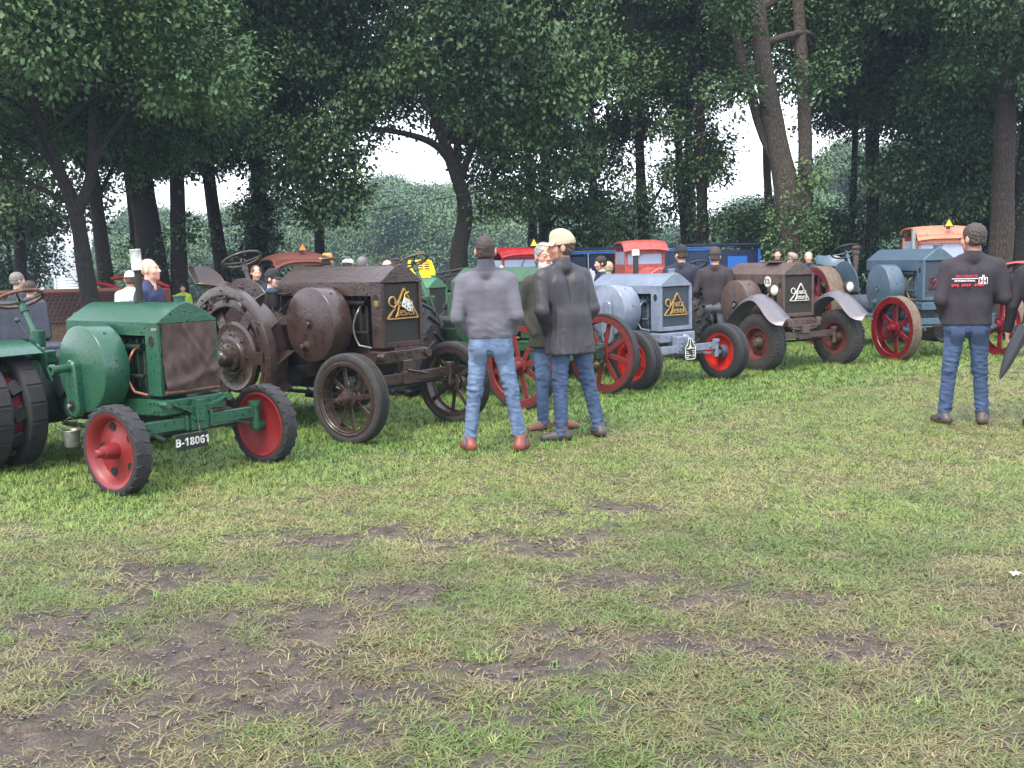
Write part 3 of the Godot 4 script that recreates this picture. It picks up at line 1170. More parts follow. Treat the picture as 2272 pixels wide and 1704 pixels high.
func car_wheel(parent: Node3D, called: String, p: Vector3, yaw: float, r: float, wd: float, rim: float, m: Material, hubm: Material, tyre: Material, grooves := 3, knobs := 0) -> void:
	var w := sub(parent, called, p, yaw)
	var g := gx()
	g.lathe(tyre_profile(rim, r, wd, grooves, 0.62), 52)
	part(w, "tyre", g, tyre)
	if knobs > 0:
		g = Geo.new()
		for i in knobs:
			var a := TAU * i / knobs
			for s in [-1.0, 1.0]:
				g.t = Transform3D(Basis(Vector3.RIGHT, a + 0.03 * s), Vector3.ZERO) * Transform3D(Basis(Vector3.BACK, -s * 0.5), Vector3(s * wd * 0.36, r * 0.978, 0))
				g.box(Vector3(wd * 0.26, 0.018, TAU * r / knobs * 0.55), 0.004)
		tag(part(w, "tread_blocks", g, tyre), "", "", "", "stuff")
	g = gx()
	var h := wd * 0.5
	g.lathe([Vector2(0, h * 0.05), Vector2(rim * 0.42, h * 0.1), Vector2(rim * 0.5, h * 0.3), Vector2(rim * 0.66, h * 0.22), Vector2(rim * 0.8, h * 0.1), Vector2(rim * 0.86, h * 0.5), Vector2(rim * 0.9, h * 0.78), Vector2(rim * 1.03, h * 0.86), Vector2(rim * 1.04, h * 0.74), Vector2(rim * 0.95, h * 0.5), Vector2(rim * 0.95, -h * 0.6), Vector2(rim * 1.04, -h * 0.74), Vector2(rim * 1.02, -h * 0.84), Vector2(rim * 0.88, -h * 0.7), Vector2(rim * 0.82, -h * 0.25), Vector2(rim * 0.5, h * 0.0), Vector2(0, -h * 0.02)], 44, 0, TAU, 0.8)
	part(w, "rim", g, m)
	g = gx()
	g.lathe([Vector2(rim * 0.3, -h * 0.9), Vector2(rim * 0.34, -h * 0.3), Vector2(rim * 0.4, 0), Vector2(rim * 0.34, h * 0.5), Vector2(rim * 0.26, h * 0.75), Vector2(rim * 0.22, h * 0.95), Vector2(0, h)], 20)
	g.t = Transform3D.IDENTITY
	for i in 6:
		var a := TAU * i / 6.0
		g.bolt(Vector3(h * 0.26, cos(a) * rim * 0.48, sin(a) * rim * 0.48), Vector3.RIGHT, 0.014)
	part(w, "hub", g, hubm)
	for i in 4:
		var a := TAU * (i + 0.4) / 4.0
		g = gx()
		g.t = g.t * Transform3D(Basis(), Vector3(cos(a) * rim * 0.7, h * 0.2, sin(a) * rim * 0.7))
		g.lathe([Vector2(0, 0.001), Vector2(0.02, 0.001), Vector2(0.023, 0.004), Vector2(0.026, 0)], 12)
		part(w, "rim_hole", g, M.dark)

func steel_wheel(parent: Node3D, called: String, p: Vector3, yaw: float, r: float, m: Material) -> void:
	var w := sub(parent, called, p, yaw)
	var g := gx()
	g.lathe([Vector2(r - 0.015, 0.055), Vector2(r, 0.055), Vector2(r, 0.13), Vector2(r - 0.012, 0.135), Vector2(r - 0.085, 0.135), Vector2(r - 0.09, 0.128), Vector2(r - 0.085, 0.12), Vector2(r - 0.02, 0.118), Vector2(r - 0.015, 0.055)], 60, 0, TAU, 0.85)
	part(w, "outer_ring", g, m)
	g = gx()
	g.lathe([Vector2(r - 0.14, -0.17), Vector2(r - 0.125, -0.17), Vector2(r - 0.125, 0.085), Vector2(r - 0.14, 0.09), Vector2(r - 0.2, 0.09), Vector2(r - 0.205, 0.08), Vector2(r - 0.15, 0.074), Vector2(r - 0.14, -0.17)], 56, 0, TAU, 0.85)
	part(w, "rim", g, m)
	for i in 12:
		var a := TAU * i / 12.0
		var b := Basis(Vector3.RIGHT, a)
		g = Geo.new()
		g.t = Transform3D(b, b * Vector3(-0.04, r - 0.075, 0)) * Transform3D(Basis(Vector3.UP, 0.5), Vector3.ZERO)
		g.box(Vector3(0.3, 0.12, 0.016), 0.004)
		g.t = Transform3D(b, b * Vector3(0.06, r - 0.12, 0.03))
		g.box(Vector3(0.16, 0.014, 0.1), 0.004)
		g.t = Transform3D(b, b * Vector3(0.1, r - 0.09, 0.0))
		g.box(Vector3(0.02, 0.15, 0.06), 0.004)
		g.t = Transform3D(b, Vector3.ZERO)
		g.bolt(Vector3(0.137, r - 0.045, 0.015), Vector3.RIGHT, 0.012)
		part(w, "lug_plate", g, m)
	for i in 6:
		var a := TAU * (i + 0.5) / 6.0
		var d := Vector3(0, cos(a), sin(a))
		g = Geo.new()
		g.bar(d * 0.2 + Vector3(0.03, 0, 0), d * (r - 0.15) + Vector3(0.0, 0, 0), 0.03, 0.13, d.cross(Vector3.RIGHT), 0.004)
		part(w, "spoke", g, m)
	g = gx()
	g.lathe([Vector2(0.36, -0.02), Vector2(0.36, 0.03), Vector2(0.33, 0.05), Vector2(0.26, 0.035), Vector2(0.19, 0.05), Vector2(0.17, 0.07), Vector2(0, 0.07)], 36)
	part(w, "wheel_disc", g, m)
	g = gx()
	g.lathe([Vector2(0.15, 0.07), Vector2(0.145, 0.1), Vector2(0.09, 0.11), Vector2(0.085, 0.2), Vector2(0.07, 0.225), Vector2(0.05, 0.235), Vector2(0.045, 0.25), Vector2(0, 0.252)], 24)
	g.t = Transform3D.IDENTITY
	for i in 10:
		var a := TAU * i / 10.0
		g.bolt(Vector3(0.1, cos(a) * 0.12, sin(a) * 0.12), Vector3.RIGHT, 0.014)
	for i in 8:
		var a := TAU * i / 8.0
		g.bolt(Vector3(0.06, cos(a) * 0.225, sin(a) * 0.225), Vector3.RIGHT, 0.016)
	part(w, "hub", g, m)

func lug_wheel(parent: Node3D, called: String, p: Vector3, yaw: float, r: float, wd: float, m: Material, lugs := 18) -> void:
	var w := sub(parent, called, p, yaw)
	var g := gx()
	g.lathe(tyre_profile(r * 0.56, r * 0.96, wd, 0, 0.75), 48)
	part(w, "tyre", g, M.rubber)
	for i in lugs:
		var a := TAU * i / lugs
		g = Geo.new()
		for s in [-1.0, 1.0]:
			g.t = Transform3D(Basis(Vector3.RIGHT, a + (PI / lugs if s > 0 else 0.0)), Vector3.ZERO) * Transform3D(Basis(Vector3.UP, s * 0.7) * Basis(Vector3.BACK, -s * 0.12), Vector3(s * wd * 0.25, r * 0.972, 0))
			g.box(Vector3(wd * 0.62, r * 0.07, 0.042), 0.008)
			g.t = Transform3D(Basis(Vector3.RIGHT, a + (PI / lugs if s > 0 else 0.0)), Vector3.ZERO) * Transform3D(Basis(Vector3.BACK, -s * 1.15), Vector3(s * wd * 0.47, r * 0.93, s * -0.1 + 0.02))
			g.box(Vector3(0.09, 0.03, 0.045), 0.006)
		part(w, "tread_lug", g, M.rubber)
	g = gx()
	g.lathe([Vector2(0, 0.0), Vector2(r * 0.2, 0.01), Vector2(r * 0.34, wd * 0.2), Vector2(r * 0.48, wd * 0.3), Vector2(r * 0.53, wd * 0.4), Vector2(r * 0.575, wd * 0.44), Vector2(r * 0.575, wd * 0.36), Vector2(r * 0.54, 0), Vector2(r * 0.575, -wd * 0.4), Vector2(r * 0.5, -wd * 0.3), Vector2(r * 0.2, -0.03), Vector2(0, -0.03)], 40)
	part(w, "rim", g, m)
	g = gx()
	g.lathe([Vector2(0.13, 0.0), Vector2(0.12, 0.05), Vector2(0.07, 0.06), Vector2(0.06, 0.12), Vector2(0, 0.125)], 20)
	part(w, "hub", g, m)

func steering_wheel(parent: Node3D, p: Vector3, tilt: float, r: float, rim: Material, spoke: Material, base: Vector3, column: Material) -> void:
	var d := (base - p).normalized()
	var g := Geo.new()
	g.rod(p - d * 0.03, base, 0.024, 0.03, 12)
	g.rod(p + d * 0.05, p + d * 0.12, 0.036, 0.036, 12)
	var c := part(parent, "steering_column", g, column)
	var b := Transform3D(Basis(Vector3.RIGHT, tilt), p)
	g = Geo.new()
	g.t = b
	var ring := []
	for i in 36:
		ring.append(Vector3(cos(TAU * i / 36) * r, 0.02, sin(TAU * i / 36) * r))
	g.tube(ring, 0.0155, 10, true)
	var s := part(parent, "steering_wheel", g, rim)
	for i in 4:
		g = Geo.new()
		g.t = b
		var a := TAU * (i + 0.35) / 4
		g.tube([Vector3(cos(a) * 0.03, -0.012, sin(a) * 0.03), Vector3(cos(a) * r * 0.5, -0.004, sin(a) * r * 0.5), Vector3(cos(a) * r * 0.98, 0.018, sin(a) * r * 0.98)], [0.012, 0.009, 0.008], 7)
		part(s, "spoke", g, spoke)
	g = Geo.new()
	g.t = b
	g.lathe([Vector2(0, -0.03), Vector2(0.036, -0.03), Vector2(0.038, -0.008), Vector2(0.024, 0.008), Vector2(0, 0.012)], 16)
	part(s, "hub", g, spoke)

func pan_seat(parent: Node3D, p: Vector3, w: float, back: float, m: Material, yaw := 0.0) -> void:
	var g := Geo.new()
	g.t = Transform3D(Basis(Vector3.UP, yaw), p)
	var rows := []
	for i in 13:
		var a := TAU * i / 12.0 - PI / 2          # from the back round
		pass
	for i in 7:
		var f := i / 6.0
		var row := []
		for j in 28:
			var a := TAU * j / 28.0
			var rear := clampf(-sin(a), 0.0, 1.0)
			var r := w * 0.5 * f
			row.append(Vector3(cos(a) * r, 0.02 * f + back * pow(f, 2.6) * pow(rear, 0.8) + 0.06 * pow(f, 3.0) * absf(cos(a)), sin(a) * r * 0.85 - back * 0.12 * f * rear))
		rows.append(row)
	g.sheet(rows, 0.008, true)
	part(parent, "seat", g, m)
	g = Geo.new()
	g.bar(p + Vector3(0, -0.02, 0), p + Vector3(0, -0.3, 0.35), 0.06, 0.012, Vector3.UP)
	part(parent, "seat_spring", g, m)

func logo(parent: Node3D, p: Vector3, w: float, m: Material) -> void:
	var g := Geo.new()
	g.t = Transform3D(Basis().scaled(Vector3.ONE * w), p)
	var th := 0.023
	for q in [[Vector3(-0.5, -0.3, 0), Vector3(0.5, -0.3, 0)], [Vector3(0.5, -0.3, 0), Vector3(0.06, 0.4, 0)], [Vector3(0.06, 0.4, 0), Vector3(-0.14, 0.07, 0)], [Vector3(-0.24, -0.04, 0), Vector3(-0.5, -0.3, 0)]]:
		g.bar(q[0], q[1], 0.03, th * 2.0, Vector3.BACK, 0.0)
	var e := part(parent, "emblem", g, m)
	g = Geo.new()
	g.t = Transform3D(Basis().scaled(Vector3.ONE * w), p + Vector3(0, 0, 0.006))
	var path := []
	for k in 15:                                     # the looped capital that opens both words
		var a := -0.6 + k / 14.0 * 5.2
		path.append(Vector3(-0.34 + cos(a) * 0.105, 0.1 + sin(a) * 0.11, 0))
	path.append(Vector3(-0.29, -0.04, 0.0))
	path.append(Vector3(-0.2, 0.03, 0.0))
	path.append(Vector3(-0.14, 0.1, 0.0))
	g.tube(path, th, 6)
	g.tube([Vector3(-0.17, 0.08, 0), Vector3(-0.14, 0.0, 0), Vector3(-0.15, -0.12, 0), Vector3(-0.24, -0.27, 0)], th, 6)
	g.tube([Vector3(-0.1, 0.0, 0), Vector3(-0.14, -0.08, 0), Vector3(-0.17, -0.24, 0)], th * 0.8, 6)
	part(e, "emblem_script", g, m)
	text_part(e, "emblem_word", "eutz", w * 0.24, p + Vector3(w * 0.08, w * 0.05, 0.004), m, Vector3.ZERO, true, true, 0.012)
	text_part(e, "emblem_word", "iesel", w * 0.25, p + Vector3(w * 0.09, -w * 0.155, 0.004), m, Vector3.ZERO, true, true, 0.012)

func gable(w: float, y0: float, he: float, hr: float, inset := 0.0) -> PackedVector2Array:
	var p := PackedVector2Array([Vector2(-w, y0), Vector2(-w, he - inset)])
	var n := 8
	for i in range(0, n + 1):                         # straight slopes that round off at the ridge
		var x := -w * 0.5 + w * i / n
		var u := absf(x) / w
		var y := lerpf(hr, he, (u * u / 0.5 + 0.125) if u < 0.25 else u) if false else hr - (hr - he) * (sqrt(u * u + 0.05) - 0.2236) / (sqrt(1.05) - 0.2236)
		p.append(Vector2(x, y - inset))
	p.append(Vector2(w, he - inset))
	p.append(Vector2(w, y0))
	return p

# the shared build of the single-cylinder hot-bulb tractors: hood, radiator, flywheel drum, engine, frame, axles
func tractor(label: String, p: Vector3, yaw_deg: float, o: Dictionary) -> Node3D:
	var root := thing("tractor", label, "tractor", p, deg_to_rad(yaw_deg), "vintage tractors parked in the row")
	var m: Material = o.m
	var w: float = o.wr * 0.5
	var hb: float = o.hb
	var he: float = o.he
	var hr: float = o.hr
	var zr: float = o.zr
	var sd: float = o.sd
	var hl: float = o.hl
	var zb := zr - sd
	var em: Material = o.get("engine", M.engine)
	var lip: float = o.get("lip", 0.1)
	# hood: one folded sheet
	var g := Geo.new()
	var outer := gable(w - 0.006, he - lip, he, hr - 0.006)
	var inner := gable(w - 0.022, he - lip, he, hr - 0.024)
	inner.reverse()
	var shell := outer.duplicate()
	shell.append_array(inner)
	g.at(0, 0, zb - hl * 0.5 - 0.004)
	g.prism(shell, hl, 0.002)
	g.t = Transform3D.IDENTITY
	for s in [-1.0, 1.0]:
		for k in 4:
			g.bolt(Vector3(s * (w - 0.004), he - lip + 0.022, zb - hl * (0.04 + 0.3 * k)), Vector3(s, 0, 0), 0.009)
	part(root, "hood", g, m)
	g = Geo.new()
	g.at(0, 0, zb - hl + 0.02)
	g.prism(gable(w - 0.026, he - lip - 0.2, he, hr - 0.03), 0.014, 0.002)
	part(root, "bulkhead", g, em)
	# radiator shell: gable head, posts, sill
	g = Geo.new()
	g.at(0, 0, zr - sd * 0.5)
	g.prism(gable(w, he - 0.015, he, hr), sd, 0.006)
	part(root, "radiator_head", g, m)
	for s in [-1.0, 1.0]:
		g = Geo.new()
		g.at(s * (w - 0.022), (he + hb) * 0.5 - 0.008, zr - sd * 0.5)
		g.box(Vector3(0.044, he - hb - 0.018, sd), 0.006)
		g.t = Transform3D.IDENTITY
		for k in 3:
			g.bolt(Vector3(s * w, he - 0.03, zr - 0.035 - k * 0.04), Vector3(s, 0, 0), 0.007)
			g.bolt(Vector3(s * w, hb + 0.05 + 0.05 * k, zr - sd + 0.02), Vector3(s, 0, 0), 0.007)
		var post := part(root, "radiator_post", g, m)
		g = gx(s * (w + 0.0005), he - (he - hb) * 0.26, zr - sd * 0.5)
		g.t = g.t * Transform3D(Basis().scaled(Vector3(1.5, 1, 1)), Vector3.ZERO)
		g.lathe([Vector2(0, 0.0005), Vector2(0.025, 0.0005), Vector2(0.027, 0.003), Vector2(0.03, 0.003), Vector2(0.03, 0)], 18) if s > 0 else g.lathe([Vector2(0, -0.0005), Vector2(0.025, -0.0005), Vector2(0.027, -0.003), Vector2(0.03, -0.003), Vector2(0.03, 0)], 18)
		part(post, "filler_hole", g, M.dark)
	g = Geo.new()
	g.at(0, hb + 0.025, zr - sd * 0.5)
	g.box(Vector3(w * 2 - 0.09, 0.05, sd), 0.006)
	part(root, "radiator_sill", g, m)
	g = Geo.new()
	g.at(0, (he + hb) * 0.5 + 0.01, zr - sd * 0.5 - 0.012)
	g.box(Vector3(w * 2 - 0.09, he - hb - 0.07, sd - 0.02), 0.003)
	part(root, "radiator_core", g, o.get("core", M.core))
	g = Geo.new()
	g.at(0, hr - 0.02, zr - sd * 0.5)
	g.cyl(0.042, 0.0, 0.055, 16)
	g.cyl(0.05, 0.05, 0.068, 16)
	part(root, "filler_cap", g, o.get("cap", m))
	# engine
	g = Geo.new()
	g.at(0, hb * 0.5 + 0.42, zb - 0.5)
	g.box(Vector3(0.36, 0.62, 0.72), 0.03)
	g.at(0, he - 0.24, zb - 0.42)
	g.box(Vector3(0.3, 0.26, 0.5), 0.03)
	for s in [-1.0, 1.0]:
		for k in 4:
			g.t = Transform3D.IDENTITY
			g.rod(Vector3(s * 0.17, hb + 0.05, zb - 0.16 - k * 0.09), Vector3(s * 0.17, he - 0.15, zb - 0.16 - k * 0.09), 0.022, 0.022, 8)
			g.bolt(Vector3(s * 0.17, he - 0.15, zb - 0.16 - k * 0.09), Vector3.UP, 0.018)
		g.rod(Vector3(s * 0.2, he - 0.2, zb - 0.14), Vector3(s * 0.2, he - 0.2, zb - 0.5), 0.03, 0.03, 10)
	part(root, "engine_block", g, em)
	g = Geo.new()
	var pipe := []
	for k in 9:
		var u := k / 8.0
		pipe.append(Vector3(-w + 0.0 - 0.03 * sin(u * PI), lerpf(he - lip - 0.12, hb + 0.02, u), zb - 0.16 - 0.06 * sin(u * PI * 0.9)))
	pipe.append(Vector3(-w + 0.02, hb, zb - 0.03))
	pipe.push_front(Vector3(-w + 0.08, he - lip - 0.1, zb - 0.22))
	g.tube(pipe, 0.011, 8)
	part(root, "fuel_pipe", g, o.get("pipe", M.copper))
	# flywheel drum on the image-left side
	g = gx(-o.dx - o.dw, o.dy, o.dz)
	var R: float = o.dR
	var dw: float = o.dw
	g.lathe([Vector2(0, 0), Vector2(R - 0.012, 0), Vector2(R - 0.004, 0.004), Vector2(R, 0.012), Vector2(R, dw), Vector2(R - 0.02, dw + 0.006), Vector2(0, dw + 0.006)], 56)
	g.t = Transform3D.IDENTITY
	for k in 3:
		var a := 0.35 + k * 0.75
		g.bolt(Vector3(-o.dx - dw * 0.5, o.dy + cos(a - 0.5) * R, o.dz + sin(a - 0.5) * R), Vector3(0, cos(a - 0.5), sin(a - 0.5)), 0.012)
	part(root, "flywheel_cover", g, m)
	g = gx(-o.dx, o.dy, o.dz)
	g.lathe([Vector2(R * 0.5, -0.02), Vector2(R * 0.5, 0.2), Vector2(0, 0.2)], 24)
	part(root, "crankcase_flange", g, em)
	# frame and gearbox
	g = Geo.new()
	g.at(0, hb - 0.085, zr - 0.07)
	g.box(Vector3(w * 2 + 0.04, 0.12, 0.2), 0.012)
	for s in [-1.0, 1.0]:
		g.t = Transform3D.IDENTITY
		g.bar(Vector3(s * (w - 0.03), hb - 0.09, zr - 0.1), Vector3(s * 0.2, 0.52, -1.3), 0.05, 0.13, Vector3.UP, 0.01)
		for k in 5:
			g.bolt(Vector3(s * (w + 0.02), hb - 0.05 - 0.06 * (k % 2), zr - 0.02 - 0.05 * (k / 2)), Vector3(s, 0, 0), 0.011)
		for k in 3:
			g.bolt(Vector3(s * (0.05 + 0.08 * k), hb - 0.06, zr + 0.03), Vector3(0, 0, 1), 0.012)
	part(root, "front_frame", g, o.get("frame", m))
	g = Geo.new()
	g.at(0, 0.6, -1.45)
	g.box(Vector3(0.4, 0.46, 0.95), 0.06)
	g.at(0, 0.78, -1.75)
	g.box(Vector3(0.34, 0.3, 0.5), 0.06)
	g.t = Transform3D.IDENTITY
	g.rod(Vector3(-0.2, 0.5, -1.25), Vector3(-0.3, 0.5, -1.25), 0.11, 0.1, 16)
	g.rod(Vector3(-0.2, 0.66, -1.5), Vector3(-0.25, 0.66, -1.5), 0.09, 0.09, 16)
	g.rod(Vector3(-0.2, 0.45, -0.85), Vector3(-0.32, 0.4, -0.85), 0.06, 0.05, 12)
	for k in 10:
		g.bolt(Vector3(-0.2, 0.42 + 0.05 * (k % 5), -1.05 - 0.6 * (k / 5)), Vector3.LEFT, 0.014)
	part(root, "gearbox", g, em)
	var rz: float = o.rz
	var rr: float = o.rr
	g = Geo.new()
	g.rod(Vector3(-0.62, rr, rz), Vector3(0.62, rr, rz), 0.09, 0.09, 18)
	g.rod(Vector3(-0.3, rr, rz), Vector3(0.3, rr, rz), 0.17, 0.17, 18)
	part(root, "rear_axle", g, em)
	# front axle
	var ty: float = o.get("ay", o.rf + 0.06)
	var tx: float = o.tr * 0.5 - o.get("pin", 0.1)
	g = Geo.new()
	g.bar(Vector3(-tx, ty, 0.03), Vector3(tx, ty, 0.03), 0.05, 0.09, Vector3.UP, 0.006)
	g.at(0, ty, 0.03)
	g.box(Vector3(0.16, 0.13, 0.09), 0.01)
	g.t = Transform3D.IDENTITY
	for s in [-1.0, 1.0]:
		g.bolt(Vector3(s * (tx - 0.13), ty, 0.055), Vector3(0, 0, 1), 0.02)
		g.bolt(Vector3(s * 0.06, ty + 0.03, 0.075), Vector3(0, 0, 1), 0.016)
	part(root, "front_axle", g, o.get("axle", m))
	g = Geo.new()
	g.at(0, (ty + hb - 0.14) * 0.5, 0.0)
	g.box(Vector3(0.13, maxf(hb - 0.14 - ty, 0.05) + 0.04, 0.13), 0.012)
	part(root, "axle_bracket", g, o.get("axle", m))
	for s in [-1.0, 1.0]:
		g = Geo.new()
		g.rod(Vector3(s * tx, ty - 0.14, 0.03), Vector3(s * tx, ty + 0.07, 0.03), 0.036, 0.036, 14)
		g.rod(Vector3(s * tx, ty + 0.05, 0.03), Vector3(s * tx, ty + 0.085, 0.03), 0.05, 0.05, 14)
		g.rod(Vector3(s * tx, o.rf, 0.02), Vector3(s * (tx + 0.1), o.rf, 0.0), 0.05, 0.042, 12)
		g.bar(Vector3(s * tx, ty - 0.1, 0.03), Vector3(s * (tx - 0.04), ty - 0.1, -0.16), 0.03, 0.025)
		part(root, "steering_knuckle", g, o.get("knuckle", o.get("axle", m)))
	g = Geo.new()
	g.rod(Vector3(-tx + 0.04, ty - 0.1, -0.16), Vector3(tx - 0.04, ty - 0.1, -0.16), 0.015, 0.015, 8)
	g.rod(Vector3(-tx + 0.3, ty - 0.12, 0.0), Vector3(-0.16, 0.45, -1.1), 0.02, 0.02, 8)
	part(root, "track_rod", g, em)
	g = Geo.new()
	for k in 5:
		g.t = Transform3D.IDENTITY
		g.rod(Vector3(-0.24 - 0.03 * (k % 2), 0.46 + 0.14 * k, zb - 0.2 - 0.16 * k), Vector3(-0.21, 0.5 + 0.16 * k, zb - 0.3 - 0.14 * k), 0.03, 0.022, 8)
	g.rod(Vector3(-0.24, hb + 0.14, zb - 0.08), Vector3(-0.24, hb + 0.14, zb - 0.6), 0.016, 0.016, 8)
	g.rod(Vector3(0.24, hb + 0.14, zb - 0.08), Vector3(0.24, hb + 0.14, zb - 0.6), 0.03, 0.03, 8)
	g.rod(Vector3(-0.23, 0.34, zb - 0.3), Vector3(-0.23, 0.34, -1.5), 0.02, 0.02, 8)
	part(root, "linkage", g, em)
	# brake, clutch and gear levers by the driver
	for q in [[Vector3(-0.2, 0.7, -1.75), Vector3(-0.3, 1.2, -2.0)], [Vector3(0.18, 0.8, -1.8), Vector3(0.2, 1.22, -1.95)]]:
		g = Geo.new()
		g.tube([q[0], q[0].lerp(q[1], 0.6) + Vector3(0, 0.02, 0.03), q[1]], [0.013, 0.011, 0.01], 8)
		g.t = Transform3D(Basis(), q[1])
		g.ball(0.025)
		part(root, "hand_lever", g, em)
	g = Geo.new()
	g.at(0, 0.52, -2.25)
	g.box(Vector3(0.9, 0.03, 0.7), 0.005)
	part(root, "foot_plate", g, em)
	return root

func mudguard(parent: Node3D, s: float, path: Array, w: float, m: Material) -> void:
	var g := Geo.new()
	var rows := []
	for i in path.size():
		var q: Vector3 = path[i]
		var row := []
		var u := float(i) / (path.size() - 1)
		var ww := w * (1.0 + 0.25 * smoothstep(0.55, 0.85, u)) * (1.0 - 0.5 * pow(maxf(0.0, (u - 0.88) / 0.12), 2.0))
		for j in 11:
			var a := (j - 5) / 5.0
			row.append(Vector3(q.x + s * a * ww * 0.5, q.y - 0.075 * pow(absf(a), 2.4) + 0.01 * (1.0 - absf(a)), q.z))
		rows.append(row)
	g.sheet(rows, 0.012)
	part(parent, "mudguard", g, m)

func headlamp(parent: Node3D, p: Vector3, r: float, m: Material) -> void:
	var g := Geo.new()
	g.t = Transform3D(AZ, p)
	g.lathe([Vector2(0, -r * 1.25), Vector2(r * 0.4, -r * 1.2), Vector2(r * 0.8, -r * 0.8), Vector2(r, -r * 0.2), Vector2(r * 1.02, 0), Vector2(r * 1.06, 0.004), Vector2(r * 1.06, 0.022), Vector2(r * 0.95, 0.026), Vector2(r * 0.92, 0.0)], 28)
	g.t = Transform3D.IDENTITY
	g.rod(p + Vector3(0, -r, -0.03), p + Vector3(0, -r - 0.1, -0.03), 0.018, 0.022, 10)
	var h := part(parent, "headlamp", g, m)
	g = Geo.new()
	g.t = Transform3D(AZ, p)
	g.lathe([Vector2(r * 0.93, 0.004), Vector2(r * 0.75, 0.022), Vector2(r * 0.4, 0.036), Vector2(0, 0.041)], 24)
	part(h, "lens", g, M.glass_lens)

func build_tractors() -> void:
	var g: Geo
	# --- green tractor with the canvas over its radiator
	var A := {m = M.green, wr = 0.534, hb = 0.653, he = 1.209, hr = 1.354, zr = -0.011, sd = 0.163, hl = 1.107, rf = 0.318, tr = 1.327, dx = 0.3, dy = 0.856, dz = -0.683, dR = 0.335, dw = 0.2, rz = -1.8, rr = 0.48, engine = M.engine_green, pipe = M.copper, cap = M.green, pin = 0.11, ay = 0.44}
	var t := tractor("green vintage tractor with brown canvas over its radiator and red disc wheels", Vector3(-2.451, 0, -7.655), 52.676, A)
	disc_wheel(t, "front_wheel", Vector3(-0.6635, 0.318, 0), PI + 0.06, 0.325, M.red)
	disc_wheel(t, "front_wheel", Vector3(0.6635, 0.318, 0), 0.06, 0.325, M.red)
	for s in [-1.0, 1.0]:
		for x in [0.52, 0.8]:
			g = gx(s * x, 0.48, -1.8)
			g.lathe(tyre_profile(0.34, 0.48, 0.17, 0, 0.8), 48)
			g.t = Transform3D.IDENTITY
			for i in 20:
				var a := TAU * i / 20.0
				g.t = Transform3D(Basis(Vector3.RIGHT, a), Vector3(s * x, 0.48, -1.8)) * Transform3D(Basis(), Vector3(0, 0.464, 0))
				g.box(Vector3(0.13, 0.034, 0.135), 0.008)
			part(t, "rear_tyre", g, M.rubber)
		g = gx(s * 0.66, 0.48, -1.8)
		g.lathe([Vector2(0.08, -0.16), Vector2(0.3, -0.14), Vector2(0.345, -0.2), Vector2(0.345, 0.2), Vector2(0.3, 0.14), Vector2(0.08, 0.16)], 40)
		part(t, "rear_rim", g, M.red)
		for i in 12:
			var a := TAU * i / 12.0
			g = Geo.new()
			g.t = Transform3D(Basis(Vector3.RIGHT, a), Vector3(s * 0.66, 0.48, -1.8)) * Transform3D(Basis(Vector3.UP, 0.4), Vector3(0, 0.41, 0))
			g.box(Vector3(0.11, 0.05, 0.12), 0.01)
			part(t, "wheel_cleat", g, M.engine)
		# mudguard: arched strip with a skirt
		g = Geo.new()
		var rows := []
		for i in 15:
			var a := lerpf(-0.9, 0.62, i / 14.0)
			var c := Vector3(0, 0.5 + cos(a) * 0.545, -1.8 + sin(a) * 0.6)
			rows.append([c + Vector3(s * 0.36, -0.12, 0), c + Vector3(s * 0.365, -0.01, 0), c + Vector3(s * 0.4, 0, 0), c + Vector3(s * 0.9, 0, 0), c + Vector3(s * 0.93, -0.015, 0), c + Vector3(s * 0.935, -0.06, 0)])
		g.sheet(rows, 0.01)
		part(t, "rear_mudguard", g, M.green)
	g = Geo.new()                                      # crank case on the drum face
	var poly := PackedVector2Array()
	for k in 9:
		var a := PI * k / 8.0
		poly.append(Vector2(cos(a) * 0.062, 0.0 + sin(a) * 0.062))
	for k in 9:
		var a := PI + PI * k / 8.0
		poly.append(Vector2(cos(a) * 0.085, -0.3 + sin(a) * 0.085))
	g.t = Transform3D(Basis(Vector3.UP, -PI / 2), Vector3(-0.525, 0.87, -0.75))
	g.prism(poly, 0.07, 0.012)
	var cc := part(t, "crank_cover", g, M.green)
	g = gx(-0.555, 0.87, -0.75)
	g.lathe([Vector2(0.03, 0.02), Vector2(0.032, -0.12), Vector2(0.042, -0.125), Vector2(0.042, -0.15), Vector2(0.024, -0.152), Vector2(0.022, -0.12), Vector2(0, -0.118)], 18)
	part(cc, "crank_boss", g, M.green)
	g = gx(-0.562, 0.575, -0.75)
	g.lathe([Vector2(0.046, 0.004), Vector2(0.046, -0.004), Vector2(0.034, -0.005), Vector2(0.03, 0.0), Vector2(0, 0.0)], 18)
	part(cc, "crank_hole", g, M.dark)
	g = gx(-0.566, 0.575, -0.75)
	g.cyl(0.02, -0.03, 0.0, 12)
	part(cc, "crank_end", g, M.steel)
	g = Geo.new()                                      # canvas: pulled tight above, sagging in folds below
	var rows2 := []
	var nz := cloth_noise
	for i in 27:
		var row := []
		var v := i / 26.0
		for j in 25:
			var u := j / 24.0 * 2.0 - 1.0
			var diag := absf(u * 0.7 - v + 0.25)
			var z := 0.014 + 0.016 * sin(v * 3.0) * (1.0 - u * u) + 0.03 * exp(-pow((v - 0.84 + 0.12 * u) / 0.07, 2.0)) + 0.016 * exp(-pow((diag) / 0.09, 2.0)) + 0.012 * exp(-pow((u * 0.5 + v - 0.9) / 0.06, 2.0)) + nz.get_noise_2d(u * 2.2, v * 2.2) * 0.02
			row.append(Vector3(u * (0.232 + 0.005 * v) - 0.002, lerpf(1.196, 0.69, v) + 0.006 * sin(u * 5.0) * v, z - 0.008))
		rows2.append(row)
	g.sheet(rows2, 0.004)
